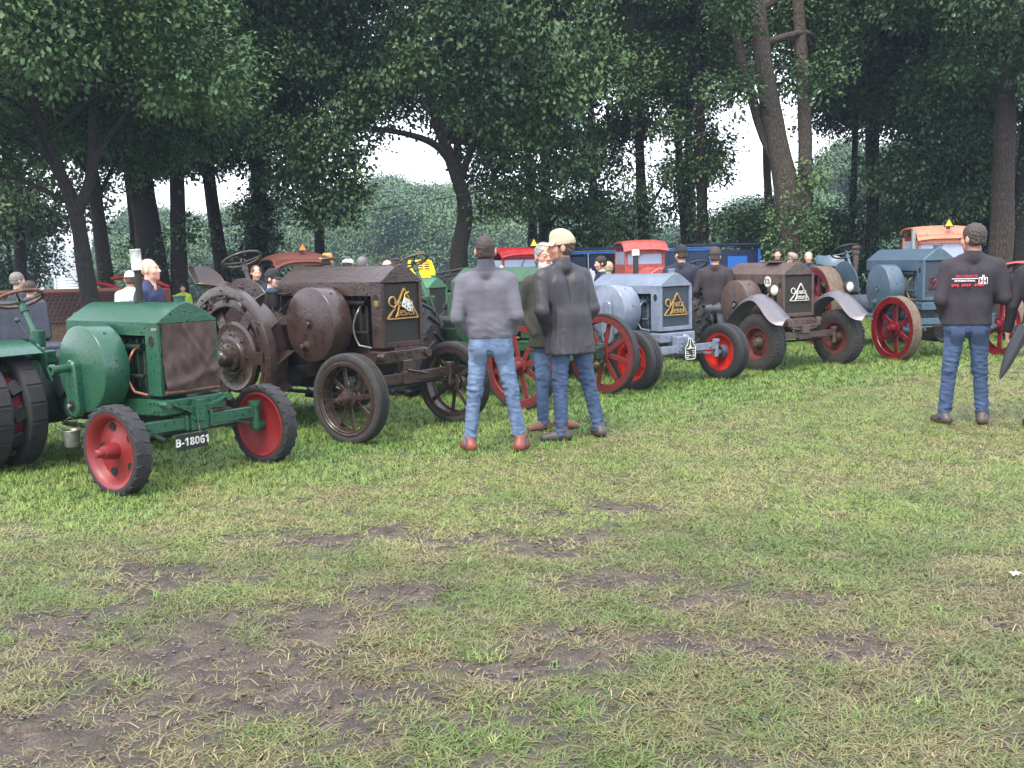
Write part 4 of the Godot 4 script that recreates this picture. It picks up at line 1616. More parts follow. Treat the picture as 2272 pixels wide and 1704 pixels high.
	part(t, "radiator_canvas", g, M.canvas)
	g = Geo.new()
	g.rod(Vector3(-0.24, 0.678, 0.008), Vector3(0.236, 0.678, 0.008), 0.014, 0.014, 10)
	part(t, "canvas_rod", g, M.wood)
	g = Geo.new()                                      # transverse leaf spring over the axle
	for k in 5:
		var path := []
		for j in 9:
			var u := (j - 4) / 4.0
			path.append(Vector3(u * (0.26 - 0.045 * k), 0.555 - 0.018 * k + 0.05 * u * u, 0.055))
		for j in 8:
			g.bar(path[j], path[j + 1], 0.05, 0.012, Vector3.UP, 0.002)
	part(t, "leaf_spring", g, M.green)
	g = Geo.new()
	g.at(0, 0.53, 0.06)
	g.box(Vector3(0.09, 0.17, 0.08), 0.006)
	g.t = Transform3D.IDENTITY
	for s in [-1.0, 1.0]:
		g.rod(Vector3(s * 0.27, 0.6, 0.0), Vector3(s * 0.27, 0.6, 0.09), 0.03, 0.03, 12)
	part(t, "spring_clamp", g, M.green)
	g = Geo.new()
	for s in [-1.0, 1.0]:
		g.at(s * 0.11, 0.44, 0.03)
		g.box(Vector3(0.035, 0.12, 0.075), 0.008)
	part(t, "axle_clamp", g, M.green)
	g = Geo.new()
	g.at(-0.1, 0.305, 0.1, 0.05, 0.0, 0.0)
	g.box(Vector3(0.28, 0.118, 0.005), 0.002)
	var pl := part(t, "number_plate", g, M.plate)
	text_part(pl, "plate_number", "B-18061", 0.082, Vector3(-0.1, 0.305, 0.104), M.white_paint, Vector3(0.05, 0, 0))
	g = Geo.new()
	for k in 9:
		g.at(-0.03 + 0.001 * k, 0.45 - 0.0135 * k, 0.085 + 0.001 * k, 0, 0.0 if k % 2 else PI / 2, 0)
		var lk := []
		for j in 8: lk.append(Vector3(cos(TAU * j / 8) * 0.006, sin(TAU * j / 8) * 0.009, 0))
		g.tube(lk, 0.0022, 5, true)
	part(t, "plate_chain", g, M.steel)
	g = Geo.new()
	g.at(-0.2685, 1.16, -0.05)
	g.box(Vector3(0.004, 0.022, 0.075), 0.001)
	part(t, "maker_plate", g, M.steel)
	g = Geo.new()                                      # exhaust stack
	g.at(0.0, 1.33, -0.62)
	g.lathe([Vector2(0.045, 0.0), Vector2(0.045, 0.025), Vector2(0.027, 0.03), Vector2(0.027, 0.3), Vector2(0.022, 0.3), Vector2(0.022, 0.1)], 18)
	part(t, "exhaust_pipe", g, M.engine)
	steering_wheel(t, Vector3(0, 1.351, -2.518), -0.42, 0.2, M.wood, M.engine_green, Vector3(0.02, 0.86, -2.2), M.green)
	g = Geo.new()
	g.at(0.12, 0.86, -2.92)
	g.box(Vector3(0.86, 0.14, 0.42), 0.05)
	var st := part(t, "bench_seat", g, M.vinyl)
	g = Geo.new()
	g.at(0.12, 1.13, -3.12, -0.15)
	g.box(Vector3(0.92, 0.42, 0.12), 0.045)
	part(st, "seat_back", g, M.vinyl)
	g = Geo.new()
	g.at(0.12, 0.66, -2.95)
	g.box(Vector3(0.7, 0.26, 0.3), 0.02)
	part(t, "seat_box", g, M.green)
	g = Geo.new()
	g.at(-0.28, 0.98, -1.72)
	g.cyl(0.06, 0.0, 0.14, 16)
	g.at(-0.28, 0.9, -1.6)
	g.box(Vector3(0.1, 0.12, 0.16), 0.02)
	g.t = Transform3D.IDENTITY
	g.tube([Vector3(-0.3, 0.7, -1.5), Vector3(-0.34, 0.9, -1.55), Vector3(-0.3, 1.02, -1.7)], 0.016, 8)
	part(t, "lubricator", g, M.green)
	var can := thing("tin_can", "shiny tin can upturned over the exhaust pipe of the green canvas-covered tractor", "can", t.transform * Vector3(0, 1.6, -0.62))
	g = Geo.new()
	g.at(0, 0, 0, 0.04, 0, 0.05)
	g.lathe([Vector2(0.039, 0.0), Vector2(0.043, 0.0), Vector2(0.044, 0.008), Vector2(0.042, 0.012), Vector2(0.042, 0.155), Vector2(0.044, 0.16), Vector2(0.042, 0.166), Vector2(0, 0.162)], 24)
	part(can, "can_body", g, M.tin)
	var bk := thing("bucket", "small galvanised bucket hanging below the green canvas-covered tractor by its big drum", "bucket", t.transform * Vector3(-0.3, 0.17, -1.27))
	g = Geo.new()
	g.lathe([Vector2(0, 0.004), Vector2(0.052, 0.0), Vector2(0.054, 0.006), Vector2(0.071, 0.13), Vector2(0.075, 0.133), Vector2(0.073, 0.138), Vector2(0.067, 0.13), Vector2(0.05, 0.01), Vector2(0, 0.01)], 24)
	part(bk, "bucket_body", g, M.zinc)
	g = Geo.new()
	var hd := []
	for k in 11:
		var a := PI * k / 10.0
		hd.append(Vector3(cos(a) * 0.073, 0.13 + sin(a) * 0.11, 0))
	g.tube(hd, 0.003, 6)
	part(bk, "bucket_handle", g, M.steel)

	# --- brown tractor with the gilt emblem
	var B := {m = M.brown, wr = 0.541, hb = 0.816, he = 1.434, hr = 1.595, zr = 0.007, sd = 0.143, hl = 1.371, rf = 0.407, tr = 1.376, dx = 0.3, dy = 1.04, dz = -0.724, dR = 0.355, dw = 0.22, rz = -1.7, rr = 0.71, lip = 0.13, engine = M.engine, pipe = M.steel, ay = 0.53}
	t = tractor("dark brown vintage tractor with gilt lettered emblem and steel lugged rear wheels", Vector3(-1.014, 0, -9.474), 50.607, B)
	for s in [-1.0, 1.0]:
		spoke_wheel(t, "front_wheel", Vector3(s * 0.688, 0.405, 0), (PI if s < 0 else 0.0) + 0.08, {r = 0.41, w = 0.15, rim = 0.335, inner = 0.3, m = M.brown, tyre = M.old_rubber, grooves = 3, spokes = 8, hub = 0.06, spoke_w = 0.042, stagger = 0.7, phase = 0.2})
		steel_wheel(t, "rear_wheel", Vector3(s * 0.66, 0.71, -1.7), PI if s < 0 else 0.0, 0.71, M.brown)
		g = Geo.new()
		poly = PackedVector2Array()
		for k in 21:
			var a := lerpf(-0.1, PI + 0.1, k / 20.0)
			poly.append(Vector2(cos(a) * 0.52, sin(a) * 0.56))
		g.t = Transform3D(Basis(Vector3.UP, PI / 2), Vector3(s * 0.35, 0.93, -1.95))
		g.prism(poly, 0.012, 0.003)
		g.t = Transform3D.IDENTITY
		for k in 5: g.bolt(Vector3(s * 0.36, 1.05 + 0.08 * k, -1.6 - 0.04 * k), Vector3(s, 0, 0), 0.012)
		part(t, "wheel_guard", g, M.brown)
	g = gx(-0.52, 1.046, -0.73)
	g.lathe([Vector2(0.05, 0.004), Vector2(0.05, -0.004), Vector2(0.04, -0.004), Vector2(0.04, -0.001), Vector2(0, -0.001)], 20)
	part(t, "crank_hole", g, M.dark)
	g = gx(-0.52, 1.046, -0.73)
	g.cyl(0.026, -0.03, 0.0, 14)
	part(t, "crank_end", g, M.brown)
	g = gx(-0.52, 0.832, -0.79)
	g.lathe([Vector2(0.055, 0.004), Vector2(0.05, -0.012), Vector2(0.03, -0.016), Vector2(0.028, -0.06), Vector2(0.018, -0.065), Vector2(0, -0.066)], 18)
	part(t, "crank_boss", g, M.brown)
	logo(t, Vector3(0.005, 1.205, 0.0), 0.4, M.gold)
	g = Geo.new()
	g.at(-0.272, 1.235, -0.06)
	g.box(Vector3(0.004, 0.05, 0.06), 0.001)
	part(t, "maker_plate", g, M.brass)
	steering_wheel(t, Vector3(0, 1.664, -2.43), -0.42, 0.21, M.brown, M.brown, Vector3(0, 0.95, -2.1), M.brown)
	pan_seat(t, Vector3(-0.05, 1.36, -2.98), 0.46, 0.24, M.brown, 0.2)
	g = Geo.new()
	g.at(-0.3, 1.15, -1.54)
	g.lathe([Vector2(0, 0.0), Vector2(0.045, 0.004), Vector2(0.066, 0.03), Vector2(0.07, 0.05), Vector2(0.07, 0.18), Vector2(0.076, 0.184), Vector2(0.076, 0.2), Vector2(0.05, 0.222), Vector2(0.02, 0.232), Vector2(0, 0.232)], 22)
	g.t = Transform3D.IDENTITY
	g.tube([Vector3(-0.3, 1.33, -1.48), Vector3(-0.29, 1.32, -1.38), Vector3(-0.27, 1.33, -1.3)], 0.01, 6)
	g.tube([Vector3(-0.3, 1.16, -1.5), Vector3(-0.32, 1.14, -1.42), Vector3(-0.3, 1.22, -1.32), Vector3(-0.3, 1.27, -1.25)], 0.01, 6)
	part(t, "fuel_filter", g, M.engine)
	g = Geo.new()
	g.at(-0.31, 1.12, -1.16)
	g.box(Vector3(0.02, 0.24, 0.1), 0.003)
	part(t, "white_panel", g, M.white_paint)
	g = Geo.new()
	g.at(-0.33, 1.02, -1.38)
	g.box(Vector3(0.16, 0.012, 0.22), 0.002)
	g.at(-0.36, 0.9, -1.3, 0.0, 0.0, 0.0)
	g.box(Vector3(0.14, 0.26, 0.012), 0.002)
	part(t, "step_bracket", g, M.brown)
	g = Geo.new()
	g.at(-0.1, 0.66, 0.02, 0.3, 0, 0.35)
	g.box(Vector3(0.035, 0.26, 0.02), 0.004)
	g.t = Transform3D.IDENTITY
	part(t, "tow_lever", g, M.brown)
	g = Geo.new()
	g.rod(Vector3(-0.03, 0.6, 0.07), Vector3(0.2, 0.55, 0.1), 0.013, 0.013, 8)
	part(t, "tow_pin", g, M.brown)
	for s in [-1.0, 1.0]:
		g = Geo.new()
		g.rod(Vector3(s * 0.28, 0.74, -0.03), Vector3(s * 0.28, 0.74, 0.06), 0.045, 0.04, 14)
		part(t, "spring_eye", g, M.brown)
	var lab := ["white paper tag with printed squares, upper of two on the gilt emblem", "smaller white paper tag with printed squares, lower of two on the gilt emblem"]
	for k in 2:
		var tg := thing("paper_tag", lab[k], "tag", t.transform * (Vector3(0.03, 1.225, 0.022) if k == 0 else Vector3(0.075, 1.19, 0.03)), deg_to_rad(50.6), "paper tags on the brown tractor")
		g = Geo.new()
		g.at(0, 0, 0, -0.08, 0.1 * k, -0.5 if k == 0 else -0.08)
		g.box(Vector3(0.085, 0.1, 0.0015) if k == 0 else Vector3(0.078, 0.08, 0.0015), 0.0005)
		part(tg, "tag_card", g, M.white_paint)
		g.ix.clear()
		g = Geo.new()
		g.at(0, 0, 0.0016, -0.08, 0.1 * k, -0.5 if k == 0 else -0.08)
		var keep := g.t
		for q in [Vector2(-0.02, -0.02), Vector2(0.018, 0.012), Vector2(0.02, -0.024)]:
			g.t = keep * Transform3D(Basis(), Vector3(q.x, q.y, 0))
			g.box(Vector3(0.018, 0.017, 0.001), 0.0002)
		part(tg, "tag_print", g, M.plate)
		if k == 0:
			g = Geo.new()
			g.tube([Vector3(-0.015, 0.04, 0), Vector3(0.0, 0.085, -0.01), Vector3(0.03, 0.1, -0.01), Vector3(0.045, 0.105, 0.0)], 0.0035, 6)
			part(tg, "tag_string", g, M.yellow)

	# --- grey-blue tractor with bright red rims
	var C := {m = M.grey_blue, wr = 0.555, hb = 0.675, he = 1.237, hr = 1.39, zr = -0.073, sd = 0.17, hl = 1.159, rf = 0.359, tr = 1.508, dx = 0.29, dy = 0.928, dz = -0.73, dR = 0.33, dw = 0.28, rz = -1.8, rr = 0.5, engine = M.engine_blue, pipe = M.grey_blue, core = M.core_blue, ay = 0.45, pin = 0.16, axle = M.grey_blue}
	t = tractor("pale grey-blue tractor with bright red rims and bronze lettered emblem", Vector3(2.115, 0, -12.47), 35.215, C)
	for s in [-1.0, 1.0]:
		car_wheel(t, "front_wheel", Vector3(s * 0.754, 0.36, 0), (PI if s < 0 else 0.0) + 0.05, 0.365, 0.2, 0.235, M.bright_red, M.engine_blue, M.rubber, 2)
		lug_wheel(t, "rear_wheel", Vector3(s * 0.68, 0.55, -1.8), PI if s < 0 else 0.0, 0.55, 0.25, M.bright_red)
	logo(t, Vector3(-0.012, 0.985, -0.078), 0.39, M.gold)
	g = Geo.new()
	g.at(0.0, 1.37, -0.81)
	g.cyl(0.036, 0.0, 0.26, 16)
	g.cyl(0.04, 0.235, 0.25, 16)
	part(t, "exhaust_pipe", g, M.black)
	var can2 := thing("tin_can", "white can upturned over the black exhaust of the grey-blue tractor", "can", t.transform * Vector3(0, 1.615, -0.81))
	g = Geo.new()
	g.lathe([Vector2(0.046, 0.0), Vector2(0.05, 0.0), Vector2(0.05, 0.055), Vector2(0.04, 0.075), Vector2(0, 0.08)], 18)
	part(can2, "can_body", g, M.white_paint)
	g = Geo.new()                                      # crank cover reaching below the drum
	poly = PackedVector2Array()
	for k in 9: poly.append(Vector2(cos(PI * k / 8.0) * 0.08, 0.1 + sin(PI * k / 8.0) * 0.08))
	for k in 9: poly.append(Vector2(cos(PI + PI * k / 8.0) * 0.1, -0.28 + sin(PI + PI * k / 8.0) * 0.1))
	g.t = Transform3D(Basis(Vector3.UP, -PI / 2), Vector3(-0.59, 0.88, -0.7))
	g.prism(poly, 0.05, 0.012)
	part(t, "crank_cover", g, M.grey_blue)
	g = gx(-0.617, 0.62, -0.7)
	g.lathe([Vector2(0.05, 0.004), Vector2(0.046, -0.004), Vector2(0.036, 0.0), Vector2(0, 0.0)], 16)
	part(t, "crank_hole", g, M.dark)
	g = Geo.new()
	g.at(-0.03, 0.5, 0.02)
	g.box(Vector3(0.2, 0.22, 0.1), 0.015)
	g.t = Transform3D.IDENTITY
	g.rod(Vector3(0.1, 0.6, -0.05), Vector3(0.14, 0.5, 0.08), 0.04, 0.035, 12)
	for k in 6: g.bolt(Vector3(-0.1 + 0.05 * k, 0.44 + 0.09 * (k % 2), 0.07), Vector3(0, 0, 1), 0.016)
	part(t, "axle_casting", g, M.grey_blue)
	g = Geo.new()                                      # bottle-shaped plate of the event
	poly = PackedVector2Array([Vector2(-0.07, -0.12), Vector2(0.07, -0.12), Vector2(0.09, -0.1), Vector2(0.088, 0.035), Vector2(0.05, 0.075), Vector2(0.03, 0.14), Vector2(-0.03, 0.14), Vector2(-0.05, 0.075), Vector2(-0.088, 0.035), Vector2(-0.09, -0.1)])
	g.at(0.03, 0.44, 0.13)
	g.prism(poly, 0.008, 0.001)
	var bp := thing("event_plate", "dark blue bottle-shaped plate with white print on the grey-blue tractor's axle", "sign", t.position, deg_to_rad(35.215))
	part(bp, "plate_board", g, M.plate)
	g = Geo.new()
	for k in poly.size():
		var q0 := poly[k] * 0.96
		var q1 := poly[(k + 1) % poly.size()] * 0.96
		g.bar(Vector3(0.03 + q0.x, 0.44 + q0.y, 0.1355), Vector3(0.03 + q1.x, 0.44 + q1.y, 0.1355), 0.003, 0.012, Vector3(0, 0, 1).cross(Vector3(q1.x - q0.x, q1.y - q0.y, 0)), 0.0003)
	g.at(0.03, 0.46, 0.1355)
	g.prism(PackedVector2Array([Vector2(-0.03, 0.0), Vector2(0.03, 0.0), Vector2(0.008, 0.05), Vector2(0.007, 0.1), Vector2(-0.007, 0.1), Vector2(-0.008, 0.05)]), 0.003, 0.0005)
	for q in [[-0.03, 0.018, 0.06, 0.016], [0.042, 0.018, 0.05, 0.016], [-0.055, -0.02, 0.03, 0.008], [0.05, -0.014, 0.04, 0.008], [-0.05, -0.04, 0.045, 0.009], [0.055, -0.034, 0.03, 0.008], [-0.03, -0.068, 0.08, 0.01], [0.056, -0.06, 0.03, 0.008], [-0.05, -0.09, 0.04, 0.01], [0.05, -0.08, 0.036, 0.01]]:
		g.at(0.03 + q[0], 0.44 + q[1], 0.1355)
		g.box(Vector3(q[2], q[3], 0.003), 0.0004)
	part(bp, "plate_print", g, M.white_paint)
	steering_wheel(t, Vector3(0, 1.42, -2.4), -0.42, 0.2, M.black, M.engine_blue, Vector3(0, 0.9, -2.1), M.grey_blue)

	# --- rusty brown tractor with mudguards and headlamps
	var Dd := {m = M.rust, wr = 0.553, hb = 0.711, he = 1.303, hr = 1.469, zr = -0.038, sd = 0.136, hl = 1.16, rf = 0.37, tr = 1.363, dx = 0.3, dy = 0.904, dz = -0.756, dR = 0.32, dw = 0.26, rz = -1.8, rr = 0.55, lip = 0.14, engine = M.engine, ay = 0.46}
	t = tractor("rusty brown tractor with front mudguards, two headlamps and white lettered emblem", Vector3(4.046, 0, -14.013), 24.804, Dd)
	for s in [-1.0, 1.0]:
		car_wheel(t, "front_wheel", Vector3(s * 0.69, 0.385, 0), (PI if s < 0 else 0.0) + 0.12, 0.39, 0.23, 0.225, M.rust_red if s < 0 else M.rust_red, M.rust, M.old_rubber, 0, 44)
		lug_wheel(t, "rear_wheel", Vector3(s * 0.68, 0.55, -1.8), PI if s < 0 else 0.0, 0.55, 0.25, M.rust_red)
		var path := []
		for k in 21:
			var u := k / 20.0
			var z := lerpf(-0.72, 0.56, u)
			var y := 0.62 + 0.42 * sin(clampf((u + 0.05) / 1.05, 0, 1) * 2.15) if u < 0.62 else 0.0
			if u < 0.55:
				y = lerpf(0.6, 1.04, sin(u / 0.55 * PI * 0.5))
			else:
				var q := (u - 0.55) / 0.45
				y = 1.04 - 0.30 * (q * q * (3.0 - 2.0 * q)) - 0.02 * q
			path.append(Vector3(s * 0.69, y, z))
		mudguard(t, s, path, 0.3, M.fender)
		headlamp(t, Vector3(-0.55 if s < 0 else 0.79, 1.1, 0.1), 0.078, M.rust)
	logo(t, Vector3(0.02, 1.035, -0.045), 0.34, M.white_paint)
	g = gx(-0.278, 1.2, -0.36)
	g.lathe([Vector2(0.075, 0.001), Vector2(0.075, -0.003), Vector2(0, -0.003)], 26)
	var sk := part(t, "round_sticker", g, M.white_paint)
	text_part(sk, "sticker_number", "13", 0.1, Vector3(-0.2825, 1.205, -0.372), M.plate, Vector3(0, -PI / 2, 0), true, true, 0.002)
	text_part(sk, "sticker_number", "a", 0.05, Vector3(-0.2825, 1.185, -0.325), M.plate, Vector3(0, -PI / 2, 0), true, true, 0.002)
	g = gx(-0.561, 0.87, -0.74)
	g.lathe([Vector2(0.07, 0.003), Vector2(0.066, -0.006), Vector2(0.05, 0.0), Vector2(0, 0.0)], 18)
	part(t, "crank_hole", g, M.dark)
	g = gx(-0.561, 0.87, -0.74)
	g.cyl(0.03, -0.03, 0.0, 12)
	part(t, "crank_end", g, M.steel)
	g = Geo.new()
	for s in [-1.0, 1.0]:
		g.at(s * 0.25, 0.62, 0.02)
		g.box(Vector3(0.09, 0.1, 0.16), 0.02)
		g.t = Transform3D.IDENTITY
		g.bar(Vector3(s * 0.25, 0.6, 0.06), Vector3(0, 0.57, 0.07), 0.06, 0.03)
		g.bar(Vector3(s * 0.24, 0.57, 0.06), Vector3(0, 0.53, 0.07), 0.05, 0.03)
		g.rod(Vector3(s * 0.3, 0.66, 0.05), Vector3(s * 0.22, 0.66, 0.05), 0.04, 0.04, 12)
	g.at(0, 0.54, 0.08)
	g.box(Vector3(0.14, 0.12, 0.09), 0.01)
	part(t, "leaf_spring", g, M.rust)
	steering_wheel(t, Vector3(0, 1.41, -2.5), -0.42, 0.2, M.black, M.black, Vector3(0, 0.9, -2.15), M.rust)
	# blue column cowl and dash belong to this tractor's driving place
	g = Geo.new()
	g.at(0, 1.1, -2.95)
	g.box(Vector3(0.44, 0.1, 0.36), 0.03)
	part(t, "seat", g, M.vinyl)
	g = Geo.new()
	g.at(-0.05, 1.47, -0.5)
	g.box(Vector3(0.16, 0.02, 0.3), 0.008)
	part(t, "hood_lid", g, M.rust)

	# --- blue tractor with dark red spoked wheels
	var E := {m = M.blue, wr = 0.52, hb = 0.836, he = 1.438, hr = 1.61, zr = -0.28, sd = 0.176, hl = 1.52, rf = 0.44, tr = 1.664, dx = 0.36, dy = 1.015, dz = -0.957, dR = 0.36, dw = 0.25, rz = -2.7, rr = 0.68, engine = M.engine_blue, pipe = M.brass, core = M.core_blue, ay = 0.55, pin = 0.16, lip = 0.16}
	t = tractor("blue vintage tractor with dark red spoked front wheels and red lettered emblem", Vector3(6.433, 0, -14.729), 8.467, E)
	for s in [-1.0, 1.0]:
		spoke_wheel(t, "front_wheel", Vector3(s * 0.832, 0.46, 0), (PI if s < 0 else 0.0) + 0.16, {r = 0.475, w = 0.15, rim = 0.458, inner = 0.37, m = M.dark_red, tyre = M.pale_wood, tread = 1, spokes = 6, hub = 0.075, spoke_w = 0.07, spoke_t = 0.025, stagger = 0.3})
		spoke_wheel(t, "rear_wheel", Vector3(s * 0.7, 0.68, -2.7), PI if s < 0 else 0.0, {r = 0.68, w = 0.26, rim = 0.655, inner = 0.53, m = M.dark_red, tyre = M.pale_wood, tread = 1, spokes = 8, hub = 0.11, spoke_w = 0.08, spoke_t = 0.03, stagger = 0.6, rivets = 20})
		g = Geo.new()
		poly = PackedVector2Array()
		for k in 21:
			var a := lerpf(0.0, PI, k / 20.0)
			poly.append(Vector2(cos(a) * 0.52, sin(a) * 0.5))
		g.t = Transform3D(Basis(Vector3.UP, PI / 2), Vector3(s * 0.38, 0.93, -2.5))
		g.prism(poly, 0.014, 0.003)
		part(t, "wheel_guard", g, M.blue)
		g = gx(s * -0.62, 1.015, -0.95)
	g = gx(-0.611, 1.02, -0.95)
	g.lathe([Vector2(0.05, 0.004), Vector2(0.05, -0.01), Vector2(0.034, -0.012), Vector2(0.03, 0.0), Vector2(0, 0.0)], 18)
	part(t, "crank_boss", g, M.blue)
	g = gx(-0.611, 0.8, -1.02)
	g.lathe([Vector2(0.055, 0.004), Vector2(0.055, -0.01), Vector2(0.03, -0.014), Vector2(0.03, -0.05), Vector2(0, -0.052)], 18)
	part(t, "crank_boss", g, M.engine_blue)
	logo(t, Vector3(0.0, 1.12, -0.286), 0.33, M.dark_red)
	g = Geo.new()
	g.at(-0.28, 1.2, -2.3)
	g.lathe([Vector2(0.04, -0.2), Vector2(0.042, 0.34), Vector2(0.058, 0.35), Vector2(0.06, 0.4), Vector2(0.046, 0.41), Vector2(0.066, 0.43), Vector2(0.07, 0.46), Vector2(0.03, 0.48), Vector2(0, 0.48)], 18)
	part(t, "exhaust_pipe", g, M.rust)
	steering_wheel(t, Vector3(0, 1.575, -3.19), -0.5, 0.25, M.black, M.blue, Vector3(0.05, 0.9, -2.8), M.blue)
	pan_seat(t, Vector3(0, 1.3, -3.75), 0.58, 0.2, M.blue)
	headlamp(t, Vector3(-0.36, 1.16, -2.75), 0.075, M.blue)
	g = Geo.new()
	g.at(0, 0.36, -0.35)
	g.box(Vector3(0.34, 0.26, 0.5), 0.04)
	g.at(0.05, 0.3, -0.1, 0.4)
	g.box(Vector3(0.4, 0.03, 0.3), 0.004)
	part(t, "sump", g, M.engine)

	# --- green tractor with red spoked wheels behind the standing men
	var X := {m = M.green2, wr = 0.53, hb = 0.72, he = 1.36, hr = 1.525, zr = -0.26, sd = 0.15, hl = 1.1, rf = 0.474, tr = 1.466, dx = 0.32, dy = 0.95, dz = -0.9, dR = 0.33, dw = 0.2, rz = -2.0, rr = 0.68, engine = M.engine_green, frame = M.green2, axle = M.green2, ay = 0.52, lip = 0.2}
	t = tractor("green tractor with big red spoked front wheels behind the three standing men", Vector3(0.592, 0, -11.264), 47.59, X)
	for s in [-1.0, 1.0]:
		spoke_wheel(t, "front_wheel", Vector3(s * 0.733, 0.474, 0), (PI if s < 0 else 0.0) + 0.04, {r = 0.48, w = 0.1, rim = 0.44, inner = 0.375, m = M.old_red, tyre = M.rubber, grooves = 0, spokes = 8, hub = 0.06, spoke_w = 0.06, spoke_t = 0.012, stagger = 0.5, rivets = 28, phase = 0.3})
		lug_wheel(t, "rear_wheel", Vector3(s * 0.66, 0.62, -2.0), PI if s < 0 else 0.0, 0.62, 0.32, M.red)
		g = Geo.new()
		g.at(s * 0.4, 0.95, -1.95)
		g.box(Vector3(0.05, 0.5, 0.6), 0.015)
		part(t, "side_panel", g, M.green2)
	g = Geo.new()
	g.at(0, 1.16, -0.33)
	g.t = Transform3D.IDENTITY
	g.bar(Vector3(0.5, 0.5, 0.06), Vector3(0.6, 0.5, 0.06), 0.08, 0.16, Vector3.UP, 0.02)
	part(t, "knuckle_casting", g, M.engine_green)
	steering_wheel(t, Vector3(0, 1.6, -2.45), -0.45, 0.2, M.wood, M.engine, Vector3(0, 0.95, -2.1), M.green2)
	g = Geo.new()
	g.tube([Vector3(-0.42, 0.85, -1.5), Vector3(-0.44, 1.0, -1.6), Vector3(-0.44, 1.2, -1.7)], 0.016, 8)
	part(t, "hand_lever", g, M.black)
	pan_seat(t, Vector3(0, 1.2, -2.95), 0.44, 0.2, M.green2)

	# --- pale green tractor in the row behind
	var Y := {m = M.green3, wr = 0.53, hb = 0.66, he = 1.2, hr = 1.345, zr = 0.0, sd = 0.16, hl = 1.1, rf = 0.33, tr = 1.35, dx = 0.3, dy = 0.86, dz = -0.66, dR = 0.325, dw = 0.22, rz = -1.8, rr = 0.5, engine = M.engine_green, ay = 0.44}
	t = tractor("pale green tractor in the second row, seen between the brown tractor and the men", Vector3(-1.16, 0, -16.4), 58.0, Y)
	for s in [-1.0, 1.0]:
		disc_wheel(t, "front_wheel", Vector3(s * 0.675, 0.33, 0), PI if s < 0 else 0.0, 0.335, M.red)
		lug_wheel(t, "rear_wheel", Vector3(s * 0.62, 0.55, -1.8), PI if s < 0 else 0.0, 0.55, 0.25, M.red)
	steering_wheel(t, Vector3(0, 1.36, -2.4), -0.42, 0.2, M.black, M.black, Vector3(0, 0.9, -2.1), M.green3)

# ---------------------------------------------------------------- ground and grass
var gn := FastNoiseLite.new()
const MUD := [[-1.32, -3.95, 0.55, 0.22], [-0.75, -3.6, 0.5, 0.18], [-1.65, -3.4, 0.4, 0.2], [-1.1, -4.42, 0.35, 0.2], [-0.6, -4.75, 0.35, 0.16], [0.45, -4.05, 0.4, 0.16], [-0.05, -3.75, 0.35, 0.13], [-1.93, -5.15, 0.4, 0.18], [-0.9, -5.8, 0.6, 0.18], [0.05, -5.5, 0.45, 0.2], [1.03, -4.56, 0.45, 0.14], [0.58, -6.29, 0.5, 0.2], [-1.99, -4.5, 0.3, 0.2], [0.42, -4.9, 0.35, 0.14], [1.3, -3.9, 0.3, 0.13], [2.1, -8.5, 0.3, 0.1]]

func lush(x: float, z: float) -> float:              # the standing grass between and behind the tractors
	var line := -7.1 - 0.78 * (x + 2.9)               # front edge of the parked row
	if x < -2.9: line = -7.1 + 0.35 * (x + 2.9)
	var d := (line - z) + gn.get_noise_2d(x * 0.9, z * 0.9) * 1.3
	return smoothstep(-1.5, 0.6, d)

func mud(x: float, z: float) -> float:
	var m := 0.0
	for q in MUD:
		var dx: float = (x - q[0]) / q[2]
		var dz: float = (z - q[1]) / q[3]
		var d := dx * dx + dz * dz
		if d < 2.6: m = maxf(m, 1.0 - d * 0.385)
	var n := gn.get_noise_2d(x * 1.6 + 50.0, z * 3.2) * 0.9 + gn.get_noise_2d(x * 5.0, z * 8.0 + 20.0) * 1.1
	var near := clampf((z + 7.5) / 4.5, 0.0, 1.0)
	return clampf((m * 0.62 + n * 0.75 + near * (0.42 - 0.07 * clampf(x, -2.0, 4.0)) - 0.03) * (1.0 - lush(x, z)), 0.0, 1.0)

func ground_y(x: float, z: float) -> float:
	var far := maxf(0.0, -z - 34.0)
	return -minf(far * 0.09, 3.2) * smoothstep(0.0, 8.0, far)

